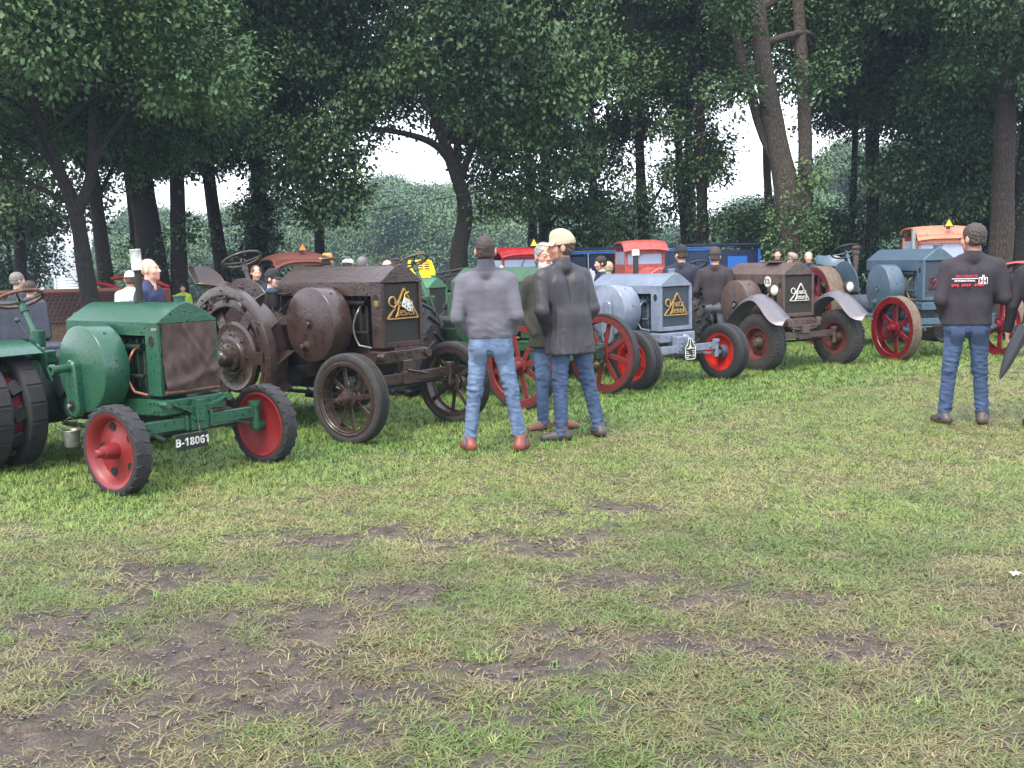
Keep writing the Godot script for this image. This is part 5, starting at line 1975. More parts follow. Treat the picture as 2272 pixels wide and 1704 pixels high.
func build_ground() -> void:
	gn.frequency = 1.0
	gn.seed = 4
	gn.fractal_octaves = 3
	var xs := []
	var zs := []
	var x := -6.0
	while x < 6.5:
		xs.append(x)
		x += 0.045
	var st := 0.06
	while x < 400.0:
		xs.append(x)
		xs.push_front(-6.0 - (x - 6.5) - st)
		st *= 1.18
		x += st
	var z := -2.0
	st = 0.2
	while z > -9.0:
		zs.append(z)
		z -= 0.032
	st = 0.04
	while z > -420.0:
		zs.append(z)
		st *= 1.12
		z -= minf(st, 30.0)
	st = 0.3
	z = -2.0
	while z < 60.0:
		st *= 1.6
		z += st
		zs.push_front(z)
	var g := Geo.new()
	var w := xs.size()
	var soil := lin(98, 85, 76)
	var damp := lin(66, 57, 51)
	var thatch := lin(104, 94, 66)
	var turf := lin(66, 82, 38)
	for zz in zs:
		for xx in xs:
			var y := ground_y(xx, zz)
			var near: bool = zz > -14.0 and zz < 0.0 and absf(xx) < 9.0
			if near:
				var m := mud(xx, zz)
				var n1 := gn.get_noise_2d(xx * 5.0, zz * 7.0)
				var n2 := gn.get_noise_2d(xx * 19.0, zz * 24.0 + 9.0)
				y += n1 * (0.006 + 0.03 * m) + n2 * (0.003 + 0.02 * m + 0.022 * smoothstep(0.6, 0.95, m)) - 0.012 * m
				var l := lush(xx, zz)
				g.col = thatch.lerp(turf, clampf(l + 0.35 + n1 * 0.6, 0, 1)).lerp(soil.lerp(damp, clampf(0.45 + n1 * 1.3, 0, 1)), smoothstep(0.12, 0.7, m))
			else:
				g.col = turf
			g.v.append(Vector3(xx, y, zz))
			g.c.append(g.col)
	g.n.resize(g.v.size())
	for j in zs.size() - 1:
		for i in w - 1:
			var a := j * w + i
			g.ix.append_array(PackedInt32Array([a, a + 1, a + w + 1, a, a + w + 1, a + w]))
	for j in zs.size():
		for i in w:
			var a := j * w + i
			var e := g.v[a + 1 if i < w - 1 else a] - g.v[a - 1 if i > 0 else a]
			var f := g.v[a + w if j < zs.size() - 1 else a] - g.v[a - w if j > 0 else a]
			g.n[a] = f.cross(e).normalized() if f.cross(e).y > 0 else e.cross(f).normalized()
	if (g.v[1] - g.v[0]).cross(g.v[w + 1] - g.v[0]).y > 0.0:
		for k in range(0, g.ix.size(), 3):
			var t := g.ix[k + 1]
			g.ix[k + 1] = g.ix[k + 2]
			g.ix[k + 2] = t
	var gm := mat(Color.WHITE, 0.8, 0.0, ntex("soil", 0.06, Color(0.62, 0.60, 0.58), Color(1, 1, 1), 5, 512, 41), 2.3, bump("soil_bump", 0.08, 9.0, 4), 0.8)
	gm.uv1_world_triplanar = true
	gm.vertex_color_use_as_albedo = true
	tag(part(self, "ground", g, gm), "", "", "", "structure")
	build_grass()

func blade(g: Geo, p: Vector3, yaw: float, lean: float, l: float, w: float) -> void:
	var d := Vector3(cos(yaw), 0, sin(yaw))
	var s := Vector3(-sin(yaw), 0, cos(yaw)) * w * 0.5
	var a := p
	var ang := lean * 0.7
	var ids := []
	for k in 3:
		var ww := [1.0, 0.85, 0.0][k] as float
		var nrm := Vector3.UP * 0.8 - d * 0.3
		if k < 2:
			ids.append(g.add(a - s * ww, nrm))
			ids.append(g.add(a + s * ww, nrm))
		else:
			ids.append(g.add(a, nrm))
		a += (d * sin(ang) + Vector3.UP * cos(ang)) * l * 0.5
		ang = minf(ang + lean * 0.45, 1.72)
		if a.y < 0.004: a.y = 0.004
	g.quad(ids[0], ids[1], ids[3], ids[2])
	g.tri(ids[2], ids[3], ids[4])

func tuft(seed_: int, n: int, rad: float, l0: float, l1: float, lean0: float, lean1: float, w: float) -> ArrayMesh:
	var r := RandomNumberGenerator.new()
	r.seed = seed_
	var g := Geo.new()
	for i in n:
		var a := r.randf() * TAU
		var d := sqrt(r.randf()) * rad
		var e := r.randf_range(0.6, 1.2)
		g.col = Color(e * r.randf_range(0.92, 1.1), e, e * r.randf_range(0.8, 1.0))
		blade(g, Vector3(cos(a) * d, -0.004, sin(a) * d), r.randf() * TAU, r.randf_range(lean0, lean1), r.randf_range(l0, l1), w * r.randf_range(0.7, 1.2))
	return g.mesh(M.grass)

func scatter(called: String, label: String, m: Mesh, xf: Array, cols: Array, parent: Node = null) -> MultiMeshInstance3D:
	var mm := MultiMesh.new()
	mm.transform_format = MultiMesh.TRANSFORM_3D
	mm.use_colors = true
	mm.mesh = m
	mm.instance_count = xf.size()
	for i in xf.size():
		mm.set_instance_transform(i, xf[i])
		mm.set_instance_color(i, cols[i])
	var o := MultiMeshInstance3D.new()
	o.multimesh = mm
	if parent == null:
		o.name = numbered(called)
		add_child(o)
		tag(o, label, "grass", "", "stuff")
	else:
		o.name = called
		parent.add_child(o, true)
		tag(o, "", "", "", "stuff")
	return o

func build_grass() -> void:
	var r := RandomNumberGenerator.new()
	r.seed = 77
	var up_x := []
	var up_c := []
	var lie_x := []
	var lie_c := []
	var dry_x := []
	var dry_c := []
	var z := -2.6
	while z > -24.0:
		var dens := clampf(760.0 * pow(4.0 / -z, 0.8), 230.0, 760.0)
		var hw := -z * 0.58 + 1.5
		var dz := 0.1
		var cnt := int(dens * dz * hw * 2.0)
		for i in cnt:
			var x := r.randf_range(-hw, hw)
			var zz := z - r.randf() * dz
			var l := lush(x, zz)
			var m := mud(x, zz)
			var bare := smoothstep(0.12, 0.72, m)
			if r.randf() < bare * 0.9: continue
			var sc := r.randf_range(0.75, 1.3) * (1.0 + 0.35 * smoothstep(8.0, 18.0, -zz))
			var n := gn.get_noise_2d(x * 2.2 + 7.0, zz * 2.2) + gn.get_noise_2d(x * 0.5, zz * 0.5 + 3.0) * 0.8
			var b := Basis(Vector3.UP, r.randf() * TAU)
			var y := ground_y(x, zz) + gn.get_noise_2d(x * 5.0, zz * 7.0) * (0.006 + 0.03 * m) - 0.012 * m
			if r.randf() < l * 0.92 + 0.006:
				up_x.append(Transform3D(b.scaled(Vector3(sc, sc * r.randf_range(0.7, 1.2), sc)), Vector3(x, y, zz)))
				up_c.append(lin(90, 124, 52).lerp(lin(124, 140, 72), clampf(0.4 + n * 0.9 + r.randf_range(-0.25, 0.25), 0, 1)))
			else:
				var t := clampf(0.42 - n * 0.75 + bare * 0.5 + r.randf_range(-0.3, 0.3), 0, 1)
				if r.randf() < 0.08 + 0.26 * t:
					dry_x.append(Transform3D(b.scaled(Vector3(sc, sc, sc)), Vector3(x, y, zz)))
					dry_c.append(lin(160, 144, 108).lerp(lin(132, 108, 88), r.randf()))
				else:
					lie_x.append(Transform3D(b.scaled(Vector3(sc, sc * r.randf_range(0.6, 1.3), sc)), Vector3(x, y, zz)))
					var fresh := clampf(smoothstep(-4.2, -7.2, zz + gn.get_noise_2d(x * 0.8, zz * 0.8) * 1.6) + l, 0, 1)
					lie_c.append(lin(84, 106, 46).lerp(lin(120, 110, 80), t).lerp(lin(114, 136, 62).lerp(lin(146, 142, 92), t), fresh))
		z -= dz
	scatter("grass", "taller fresh green grass standing around the tractor wheels", tuft(1, 20, 0.06, 0.03, 0.066, 0.6, 2.1, 0.0046), up_x, up_c)
	scatter("grass", "short trampled olive green grass across the open foreground", tuft(2, 16, 0.085, 0.035, 0.085, 1.2, 2.5, 0.0044), lie_x, lie_c)
	scatter("grass", "dry straw-coloured trampled stalks lying among the muddy patches", tuft(3, 9, 0.08, 0.025, 0.075, 1.6, 2.5, 0.003), dry_x, dry_c)
	# clods of wet soil kicked up along the ruts
	var cx := []
	var cc := []
	for i in 2600:
		var q: Array = MUD[r.randi() % MUD.size()]
		var x: float = q[0] + r.randfn(0, 0.55) * q[2]
		var zz: float = q[1] + r.randfn(0, 0.6) * q[3]
		if mud(x, zz) < 0.35: continue
		var s := r.randf_range(0.003, 0.007) * (1.7 if r.randf() < 0.06 else 1.0)
		cx.append(Transform3D(Basis(Vector3.UP, r.randf() * TAU).scaled(Vector3(s * 1.5, s * 0.8, s)), Vector3(x, gn.get_noise_2d(x * 5.0, zz * 7.0) * 0.03 - 0.009, zz)))
		cc.append(lin(80, 70, 68).lerp(lin(104, 90, 84), r.randf()))
	var g := Geo.new()
	g.lathe([Vector2(0, -1), Vector2(0.8, -0.6), Vector2(1.0, 0.1), Vector2(0.6, 0.7), Vector2(0, 0.9)], 6, 0, TAU, -1)
	var mm := scatter("mud", "dark clods of wet mud churned up along the bare ruts", g.mesh(M.leather), cx, cc)
	mm.set_meta("category", "mud")

# ---------------------------------------------------------------- trees
func leaf_clump(seed_: int, n: int, rad: float, l: float) -> ArrayMesh:
	var r := RandomNumberGenerator.new()
	r.seed = seed_
	var g := Geo.new()
	for i in n:
		var p := Vector3(r.randfn(), r.randfn() * 0.7, r.randfn()) * rad * 0.55
		var d := (p * 1.2 + Vector3(r.randfn(), r.randfn() - 0.5, r.randfn()) * rad).normalized()
		var s := d.cross(Vector3(r.randfn() * 0.6, 1.0, r.randfn() * 0.6)).normalized()
		var up := s.cross(d).normalized()
		if up.y < 0: up = -up
		var nn := (up * 0.4 + p.normalized() * 0.45 + Vector3.UP * 0.35).normalized()
		var ll := l * r.randf_range(0.7, 1.25)
		var ww := ll * r.randf_range(0.26, 0.36)
		var e := r.randf_range(0.8, 1.12)
		g.col = Color(e * r.randf_range(0.9, 1.12), e, e * r.randf_range(0.85, 1.1))
		var a := g.add(p, nn)
		var b := g.add(p + d * ll * 0.5 + s * ww - up * ww * 0.3, nn + s * 0.2)
		var c := g.add(p + d * ll - up * ll * 0.12, nn)
		var f := g.add(p + d * ll * 0.5 - s * ww - up * ww * 0.3, nn - s * 0.2)
		g.tri(a, b, c)
		g.tri(a, c, f)
	return g.mesh(M.leaf)

var clumps := []

func trunk_path(base: Vector3, pts: Array) -> Array:
	var out := []
	for i in pts.size() - 1:
		for k in 5:
			var t := k / 5.0
			var p0: Vector3 = pts[maxi(i - 1, 0)]
			var p3: Vector3 = pts[mini(i + 2, pts.size() - 1)]
			out.append(base + (pts[i] as Vector3).cubic_interpolate(pts[i + 1], p0, p3, t))
	out.append(base + pts[pts.size() - 1])
	return out

func trunk_mesh(path: Array, r0: float, r1: float, flare: float, seed_: float, col: Color) -> Geo:
	var g := Geo.new()
	var seg := 18 if r0 > 0.12 else 10
	var rows := []
	var m := path.size()
	for i in m:
		var d: Vector3 = (path[mini(i + 1, m - 1)] - path[maxi(i - 1, 0)]).normalized()
		var sx := d.cross(Vector3.FORWARD).normalized()
		var sz := sx.cross(d)
		var u := float(i) / (m - 1)
		var rr := lerpf(r0, r1, u) * (1.0 + flare * exp(-u * 22.0))
		var row := []
		for j in seg:
			var a := TAU * j / seg
			var q := 1.0 + gn.get_noise_3d(cos(a) * 2.0 + seed_, path[i].y * 0.7, sin(a) * 2.0) * 0.16 + flare * 0.5 * exp(-u * 16.0) * sin(a * 4.0 + seed_)
			row.append(path[i] + (sx * cos(a) + sz * sin(a)) * rr * q)
		rows.append(row)
	g.col = col
	g.sheet(rows, 0.0, true)
	return g

# blobs: crown masses as [offset from the base, radius]; every one is filled with leaf clumps towards its outside
func tree(called: String, label: String, cat: String, group: String, base: Vector3, pts: Array, r0: float, r1: float, o: Dictionary) -> Node3D:
	var root := thing(called, label, cat, base, 0.0, group)
	var r := RandomNumberGenerator.new()
	r.seed = o.seed
	var bark: Color = o.get("bark", lin(60, 54, 49))
	var path := trunk_path(Vector3.ZERO, pts)
	part(root, "trunk", trunk_mesh(path, r0, r1, o.get("flare", 0.35), o.seed, bark), M.bark)
	for f in o.get("forks", []):
		part(root, "limb", trunk_mesh(trunk_path(Vector3.ZERO, f[0]), f[1], f[2], 0.0, o.seed + 3.0, bark), M.bark)
	var blobs: Array = o.get("blobs", [])
	if o.has("crown"):
		var c: Dictionary = o.crown
		for i in int(c.n * 1.35):
			var a := r.randf() * TAU
			var y := lerpf(c.h0, c.h1, r.randf())
			var u: float = clampf((y - c.h0) / (c.h1 - c.h0), 0, 1)
			var rad: float = c.r * (0.45 + 0.55 * sqrt(r.randf())) * (0.65 + 0.5 * sin(u * PI))
			var top: Vector3 = path[mini(path.size() - 1, int(path.size() * clampf(y / (pts[pts.size() - 1] as Vector3).y, 0, 1)))]
			blobs.append([Vector3(top.x + cos(a) * rad, y, top.z + sin(a) * rad), r.randf_range(0.55, 1.2) * c.get("size", 1.0)])
	var limbs := 0
	for b in blobs:
		if limbs < o.get("limbs", 9) and b[1] > 0.6:
			limbs += 1
			var q: Vector3 = b[0]
			var sy := clampf(q.y - r.randf_range(0.6, 1.6), o.get("limb0", 1.2), (pts[pts.size() - 1] as Vector3).y)
			var k := 0
			while k < path.size() - 1 and path[k].y < sy: k += 1
			var s: Vector3 = path[k]
			var md := s.lerp(q, 0.5) + Vector3(r.randfn() * 0.15, 0.25, r.randfn() * 0.15)
			var th := clampf(r0 * 0.28, 0.03, 0.12)
			part(root, "limb", trunk_mesh(trunk_path(Vector3.ZERO, [s, md, q]), th, th * 0.3, 0.0, o.seed + limbs, bark), M.bark)
	var xf := []
	var cs := []
	var ca: Color = o.get("leaf_a", lin(64, 92, 56))
	var cb: Color = o.get("leaf_b", lin(104, 126, 62))
	var dens: float = o.get("density", 60.0)
	var csz: float = o.get("clump", 1.0)
	for b in blobs:
		var n := int(dens * b[1] * b[1])
		var tone := r.randf_range(-0.35, 0.4)
		for i in n:
			var d := Vector3(r.randfn(), r.randfn(), r.randfn()).normalized()
			var rad: float = b[1] * pow(r.randf(), 0.42)
			d.y *= 0.72
			var s := csz * r.randf_range(0.7, 1.25)
			var p: Vector3 = b[0] + d * rad
			xf.append(Transform3D(Basis(Vector3.UP, r.randf() * TAU) * Basis(Vector3.RIGHT, r.randfn() * 0.4), p) * Transform3D(Basis().scaled(Vector3.ONE * s), Vector3.ZERO))
			cs.append(ca.lerp(cb, clampf(0.35 + tone + r.randfn() * 0.22, 0, 1)))
	for i in o.get("ivy", 0):                          # sprouts along the trunk
		var u := r.randf()
		var k := int(lerpf(o.get("ivy0", 0.1), o.get("ivy1", 0.95), u) * (path.size() - 1))
		var a := r.randf() * TAU
		var rr := lerpf(r0, r1, float(k) / path.size())
		var off := rr + absf(r.randfn()) * 0.22 * csz
		xf.append(Transform3D(Basis(Vector3.UP, r.randf() * TAU).scaled(Vector3.ONE * csz * r.randf_range(0.5, 0.9)), path[k] + Vector3(cos(a) * off, r.randfn() * 0.25, sin(a) * off)))
		cs.append(ca.lerp(cb, r.randf()))
	if xf.size() > 0:
		scatter("crown", "", clumps[o.get("kind", 0)], xf, cs, root)
	return root

func build_trees() -> void:
	clumps = [leaf_clump(1, 34, 0.34, 0.125), leaf_clump(2, 38, 0.32, 0.11), leaf_clump(3, 40, 0.55, 0.16), leaf_clump(4, 90, 0.8, 0.15)]
	var G := "oaks and alders in the row behind the tractors"
	var oak_a := lin(60, 90, 54)
	var oak_b := lin(98, 126, 72)
	# left group
	tree("tree", "slender forked oak, leftmost trunk, in front of the tiled roof", "tree", G, Vector3(-8.3, 0, -20), [Vector3(0.1, -0.3, 0), Vector3(-0.05, 1.5, 0), Vector3(-0.2, 2.9, 0), Vector3(-0.75, 4.6, 0), Vector3(-1.3, 8.0, 0)], 0.2, 0.06,
		{seed = 11, kind = 1, leaf_a = oak_a, leaf_b = oak_b, forks = [[[Vector3(-0.18, 2.7, 0), Vector3(0.25, 3.5, 0.1), Vector3(0.5, 5.2, 0.2), Vector3(1.2, 7.5, 0.4)], 0.13, 0.05], [[Vector3(0.3, 3.7, 0.1), Vector3(0.8, 4.3, 0.2), Vector3(1.8, 5.3, 0.5)], 0.07, 0.03], [[Vector3(-0.3, 3.3, 0), Vector3(-0.9, 4.2, 0.3), Vector3(-2.4, 5.0, 0.8)], 0.07, 0.03]],
		crown = {n = 40, h0 = 4.4, h1 = 10.0, r = 3.5, size = 1.1}, blobs = [[Vector3(2.6, 5.3, 1.0), 1.0], [Vector3(-2.2, 4.2, -0.5), 0.8], [Vector3(-2.9, 3.6, -0.3), 0.7], [Vector3(-1.6, 3.7, -0.8), 0.6], [Vector3(2.2, 6.6, 1.6), 1.2], [Vector3(-3.0, 5.2, 0.4), 1.2]], limbs = 8})
	tree("tree", "thin dark trunk just right of the forked oak on the left", "tree", G, Vector3(-9.55, 0, -24), [Vector3(0.1, -0.3, 0), Vector3(0.0, 1.2, 0), Vector3(-0.1, 3.2, 0), Vector3(-0.3, 6, 0), Vector3(-0.3, 10, 0)], 0.21, 0.1,
		{seed = 12, kind = 1, leaf_a = oak_a, leaf_b = oak_b, crown = {n = 22, h0 = 4.6, h1 = 11.0, r = 2.6}, ivy = 26, ivy0 = 0.1, ivy1 = 0.3})
	tree("tree", "thickest trunk of the left group, flaring at its foot, behind the bald man", "tree", G, Vector3(-9.48, 0, -27), [Vector3(0.15, -0.3, 0), Vector3(0.0, 1.6, 0), Vector3(-0.15, 4.0, 0), Vector3(-0.25, 7, 0), Vector3(-0.2, 12, 0)], 0.42, 0.2,
		{seed = 13, kind = 0, leaf_a = oak_a, leaf_b = oak_b, crown = {n = 36, h0 = 4.7, h1 = 12.0, r = 3.8, size = 1.1}, blobs = [[Vector3(0.9, 4.4, 0.6), 0.6], [Vector3(1.0, 2.6, 0.2), 0.4]], flare = 0.5, ivy = 40, ivy0 = 0.12, ivy1 = 0.4})
	tree("tree", "straight slim trunk right of the thickest left one", "tree", G, Vector3(-8.83, 0, -27), [Vector3(0, -0.3, 0), Vector3(0.05, 1.8, 0), Vector3(0.15, 4.2, 0), Vector3(0.2, 7, 0), Vector3(0.3, 11, 0)], 0.24, 0.12,
		{seed = 14, kind = 1, leaf_a = oak_a, leaf_b = oak_b, crown = {n = 32, h0 = 4.6, h1 = 11.0, r = 3.2, size = 1.1}, blobs = [[Vector3(1.2, 5.0, 3.4), 1.2], [Vector3(2.4, 4.9, 3.8), 1.1], [Vector3(0.6, 6.0, 4.2), 1.2]]})
	tree("tree", "dark leaning trunk left of the ivy-covered one", "tree", G, Vector3(-8.21, 0, -29), [Vector3(0.15, -0.3, 0), Vector3(0.0, 1.6, 0), Vector3(-0.2, 4.0, 0), Vector3(-0.3, 7, 0), Vector3(0, 11, 0)], 0.23, 0.12,
		{seed = 15, kind = 1, leaf_a = oak_a, leaf_b = oak_b, crown = {n = 28, h0 = 4.8, h1 = 11.0, r = 3.2}, blobs = [[Vector3(1.4, 4.2, 0.0), 0.6], [Vector3(0.9, 3.2, 0.0), 0.45]], ivy = 24, ivy0 = 0.1, ivy1 = 0.4})
	tree("tree", "ivy-covered dark trunk behind the brown tractor's steering wheel", "tree", G, Vector3(-7.37, 0, -30), [Vector3(-0.1, -0.3, 0), Vector3(0.0, 2.0, 0), Vector3(0.1, 4.2, 0), Vector3(0.0, 7, 0), Vector3(0.2, 11, 0)], 0.3, 0.14,
		{seed = 16, kind = 0, leaf_a = lin(44, 62, 42), leaf_b = lin(70, 90, 50), crown = {n = 24, h0 = 5.6, h1 = 11.0, r = 3.0}, ivy = 260, ivy0 = 0.05, ivy1 = 0.5, blobs = [[Vector3(-0.5, 1.6, 0), 0.7], [Vector3(0.2, 1.1, 0), 0.7], [Vector3(1.2, 4.4, 0.4), 0.6]]})
	# hanging boughs of the middle
	tree("tree", "big oak with curved trunk and low left branch, behind the grey jumper man", "tree", G, Vector3(-1.19, 0, -26), [Vector3(0.1, -0.3, 0), Vector3(-0.12, 1.5, 0), Vector3(0.12, 2.9, 0), Vector3(-0.15, 4.0, 0), Vector3(-0.7, 6.0, 0), Vector3(-0.9, 10, 0)], 0.24, 0.1,
		{seed = 17, kind = 0, leaf_a = lin(58, 86, 52), leaf_b = lin(94, 120, 68), forks = [[[Vector3(-0.1, 3.9, 0), Vector3(-0.55, 4.5, 0.1), Vector3(-1.3, 4.8, 0.3), Vector3(-2.6, 5.0, 0.6)], 0.12, 0.05], [[Vector3(0.0, 3.6, 0), Vector3(0.5, 4.8, 0.2), Vector3(1.4, 6.4, 0.3)], 0.12, 0.05]],
		crown = {n = 46, h0 = 5.4, h1 = 11.5, r = 4.2, size = 1.1}, blobs = [[Vector3(1.4, 4.6, 0.6), 1.0], [Vector3(2.3, 4.9, 0.2), 1.0], [Vector3(0.8, 5.4, 1.2), 1.1], [Vector3(2.8, 4.0, 0), 0.8], [Vector3(2.0, 3.6, 0.2), 0.7], [Vector3(-2.9, 4.9, 0.6), 1.1], [Vector3(-3.6, 4.1, 0.6), 0.9], [Vector3(-4.1, 3.6, 0.5), 0.8], [Vector3(-3.4, 3.2, 0.5), 0.7], [Vector3(-4.3, 4.7, 0.4), 1.0], [Vector3(-2.9, 3.9, 0.7), 0.8], [Vector3(-2.7, 3.3, 0.6), 0.55], [Vector3(-3.8, 2.9, 0.5), 0.5], [Vector3(-3.1, 2.7, 0.6), 0.4], [Vector3(0.7, 2.9, 0.2), 0.5], [Vector3(1.2, 3.3, 0.0), 0.6]], limbs = 5, limb0 = 4.6})
	tree("tree", "trunk half lost in low foliage behind the man in the cap", "tree", G, Vector3(1.19, 0, -33), [Vector3(0, -0.3, 0), Vector3(0, 2, 0), Vector3(0.1, 5, 0), Vector3(0.2, 12, 0)], 0.26, 0.1,
		{seed = 18, kind = 0, leaf_a = oak_a, leaf_b = oak_b, crown = {n = 24, h0 = 4.4, h1 = 12.0, r = 3.0, size = 1.0}, blobs = [[Vector3(-0.6, 3.4, 0.8), 0.9], [Vector3(0.9, 3.2, 0.6), 0.9], [Vector3(1.8, 3.4, 0.2), 0.9], [Vector3(0.5, 2.3, 0.4), 0.7], [Vector3(1.5, 2.2, 0.3), 0.7], [Vector3(2.2, 2.5, 0.0), 0.7]], ivy = 60, ivy0 = 0.08, ivy1 = 0.4})
	tree("tree", "alder trunk behind the pale red tractor cab", "tree", G, Vector3(4.14, 0, -31), [Vector3(0, -0.3, 0), Vector3(0.0, 2.2, 0), Vector3(-0.1, 5, 0), Vector3(-0.3, 12, 0)], 0.22, 0.1,
		{seed = 19, kind = 1, leaf_a = oak_a, leaf_b = oak_b, crown = {n = 24, h0 = 3.6, h1 = 12.0, r = 1.9, size = 0.8}, blobs = [[Vector3(-0.8, 2.6, 0.2), 0.7], [Vector3(-0.3, 3.4, 0.4), 0.7], [Vector3(0.5, 2.8, 0.0), 0.5]], ivy = 120, ivy0 = 0.08, ivy1 = 0.9})
	tree("tree", "thinner left one of two close trunks over the blue trailer", "tree", G, Vector3(5.54, 0, -32), [Vector3(0.1, -0.3, 0), Vector3(0.05, 2.0, 0), Vector3(-0.15, 5, 0), Vector3(-0.4, 12, 0)], 0.17, 0.08,
		{seed = 20, kind = 1, leaf_a = oak_a, leaf_b = oak_b, crown = {n = 20, h0 = 4.2, h1 = 12.0, r = 1.6, size = 0.8}, ivy = 60, ivy0 = 0.25, ivy1 = 0.9, blobs = [[Vector3(-0.2, 3.4, 0.3), 0.6]]})
	tree("tree", "darker right one of two close trunks over the blue trailer", "tree", G, Vector3(5.7, 0, -30), [Vector3(0, -0.3, 0), Vector3(0.05, 2.0, 0), Vector3(0.0, 5, 0), Vector3(-0.15, 12, 0)], 0.22, 0.1,
		{seed = 21, kind = 1, leaf_a = oak_a, leaf_b = oak_b, crown = {n = 15, h0 = 5.2, h1 = 12.0, r = 1.3, size = 0.75}, ivy = 80, ivy0 = 0.2, ivy1 = 0.9, blobs = [[Vector3(0.3, 4.2, 0.2), 0.45]]})
	tree("tree", "short pollarded tree with round leafy head by the blue trailer", "tree", G, Vector3(7.02, 0, -30), [Vector3(0, -0.3, 0), Vector3(0.03, 1.2, 0), Vector3(0.0, 2.4, 0)], 0.17, 0.15,
		{seed = 22, kind = 1, leaf_a = oak_a, leaf_b = oak_b, blobs = [[Vector3(-0.35, 2.6, 0), 0.5], [Vector3(0.25, 2.7, 0.1), 0.5], [Vector3(0.8, 2.75, 0), 0.4], [Vector3(-0.7, 2.3, 0.1), 0.3], [Vector3(0.6, 2.3, 0.1), 0.35]], density = 80.0, limbs = 3})
	tree("tree", "massive forked pale trunk rising right of centre, biggest of all", "tree", G, Vector3(7.02, 0, -25), [Vector3(0.05, -0.3, 0), Vector3(0, 1.5, 0), Vector3(-0.12, 2.9, 0), Vector3(-0.42, 4.4, 0), Vector3(-0.8, 6.6, 0), Vector3(-1.2, 11, 0)], 0.38, 0.17,
		{seed = 23, kind = 1, leaf_a = oak_a, leaf_b = oak_b, bark = lin(112, 101, 90), forks = [[[Vector3(0.12, 1.9, 0), Vector3(0.3, 3.2, -0.1), Vector3(0.3, 5.2, -0.2), Vector3(0.1, 8.5, -0.3)], 0.21, 0.13], [[Vector3(-0.3, 3.6, 0), Vector3(-0.8, 4.8, -0.2), Vector3(-1.5, 7.6, -0.4)], 0.15, 0.1]],
		crown = {n = 22, h0 = 6.6, h1 = 12.0, r = 2.6}, ivy = 150, ivy0 = 0.1, ivy1 = 0.4, blobs = [[Vector3(0.35, 3.5, 0.3), 0.4], [Vector3(0.6, 5.8, 0.2), 0.6], [Vector3(-1.6, 5.6, 0.2), 0.7], [Vector3(0.2, 2.4, 0.45), 0.35]], limbs = 6})
	# right-hand thicket
	var dk_a := lin(52, 80, 52)
	var dk_b := lin(86, 112, 64)
	var px := [[10.12, -30, 0.13], [10.4, -29, 0.2], [11.4, -28, 0.24], [13.7, -31, 0.16]]
	var pl := ["thin straight dark trunk right of the massive forked one", "leafy-stemmed trunk above the blue tractor's seat", "brown trunk behind the salmon-coloured cab's left edge", "slim trunk behind the salmon-coloured cab's warning triangle"]
	for i in 4:
		tree("tree", pl[i], "tree", G, Vector3(px[i][0], 0, px[i][1]), [Vector3(0, -0.3, 0), Vector3(0.02, 2.2, 0), Vector3(0.1 - 0.06 * i, 5, 0), Vector3(0.1, 12, 0)], px[i][2], px[i][2] * 0.45,
			{seed = 30 + i, kind = 1, leaf_a = dk_a, leaf_b = dk_b, crown = {n = 22, h0 = (5.6 if i < 2 else 3.2), h1 = 11.0, r = (1.3 if i < 2 else 1.8), size = 0.9}, ivy = (50 if i == 0 else 140), ivy0 = 0.06, ivy1 = 0.9})
	tree("tree", "stout trunk at the right behind the man in the fleece", "tree", G, Vector3(11.68, 0, -24), [Vector3(-0.1, -0.3, 0), Vector3(0, 2, 0), Vector3(0.0, 5, 0), Vector3(0.2, 11, 0)], 0.3, 0.18,
		{seed = 35, kind = 1, leaf_a = dk_a, leaf_b = dk_b, bark = lin(92, 81, 72), crown = {n = 26, h0 = 5.6, h1 = 11.0, r = 3.0}, flare = 0.4, limbs = 6})
	tree("tree", "shadowed trunk at the right edge beside the stout one", "tree", G, Vector3(12.3, 0, -24.5), [Vector3(0, -0.3, 0), Vector3(0.05, 2, 0), Vector3(0.25, 5, 0), Vector3(0.5, 11, 0)], 0.25, 0.16,
		{seed = 36, kind = 1, leaf_a = dk_a, leaf_b = dk_b, crown = {n = 26, h0 = 5.2, h1 = 11.0, r = 2.8}, limbs = 6, ivy = 30})
	var sp := [Vector3(9.4, 0, -31.5), Vector3(12.4, 0, -30), Vector3(14.6, 0, -29.0), Vector3(13.0, 0, -27.5), Vector3(8.6, 0, -33), Vector3(-16.8, 0, -34)]
	var sl := ["bushy undergrowth tree above the old man's white head", "bushy undergrowth tree left of the salmon-coloured cab", "bushy undergrowth tree right of the stout trunk", "bushy undergrowth tree behind the salmon-coloured cab", "bushy undergrowth tree seen over the flat cap", "leafy dark tree filling the left edge beside the white house"]
	for i in 6:
		tree("bushy_tree", sl[i], "tree", "bushy trees of the undergrowth", sp[i], [Vector3(0, -0.3, 0), Vector3(0.1, 1.4, 0), Vector3(0, 3.4, 0)], 0.1, 0.05,
			{seed = 50 + i, kind = 1, leaf_a = dk_a, leaf_b = dk_b, crown = {n = (13 if i < 4 else (7 if i == 4 else 18)), h0 = 0.9, h1 = (2.9 if i == 0 else (4.2 if i < 4 else (2.6 if i == 4 else 5.0))), r = 1.3, size = 0.8}, limbs = 5})
	# second line of trees whose tops close the canopy
	var bk := [[-15.0, -31], [-12.2, -33], [-6.4, -34], [-1.7, -36], [0.8, -37], [3.0, -36], [6.6, -37], [9.4, -37], [12.4, -35], [16.2, -33]]
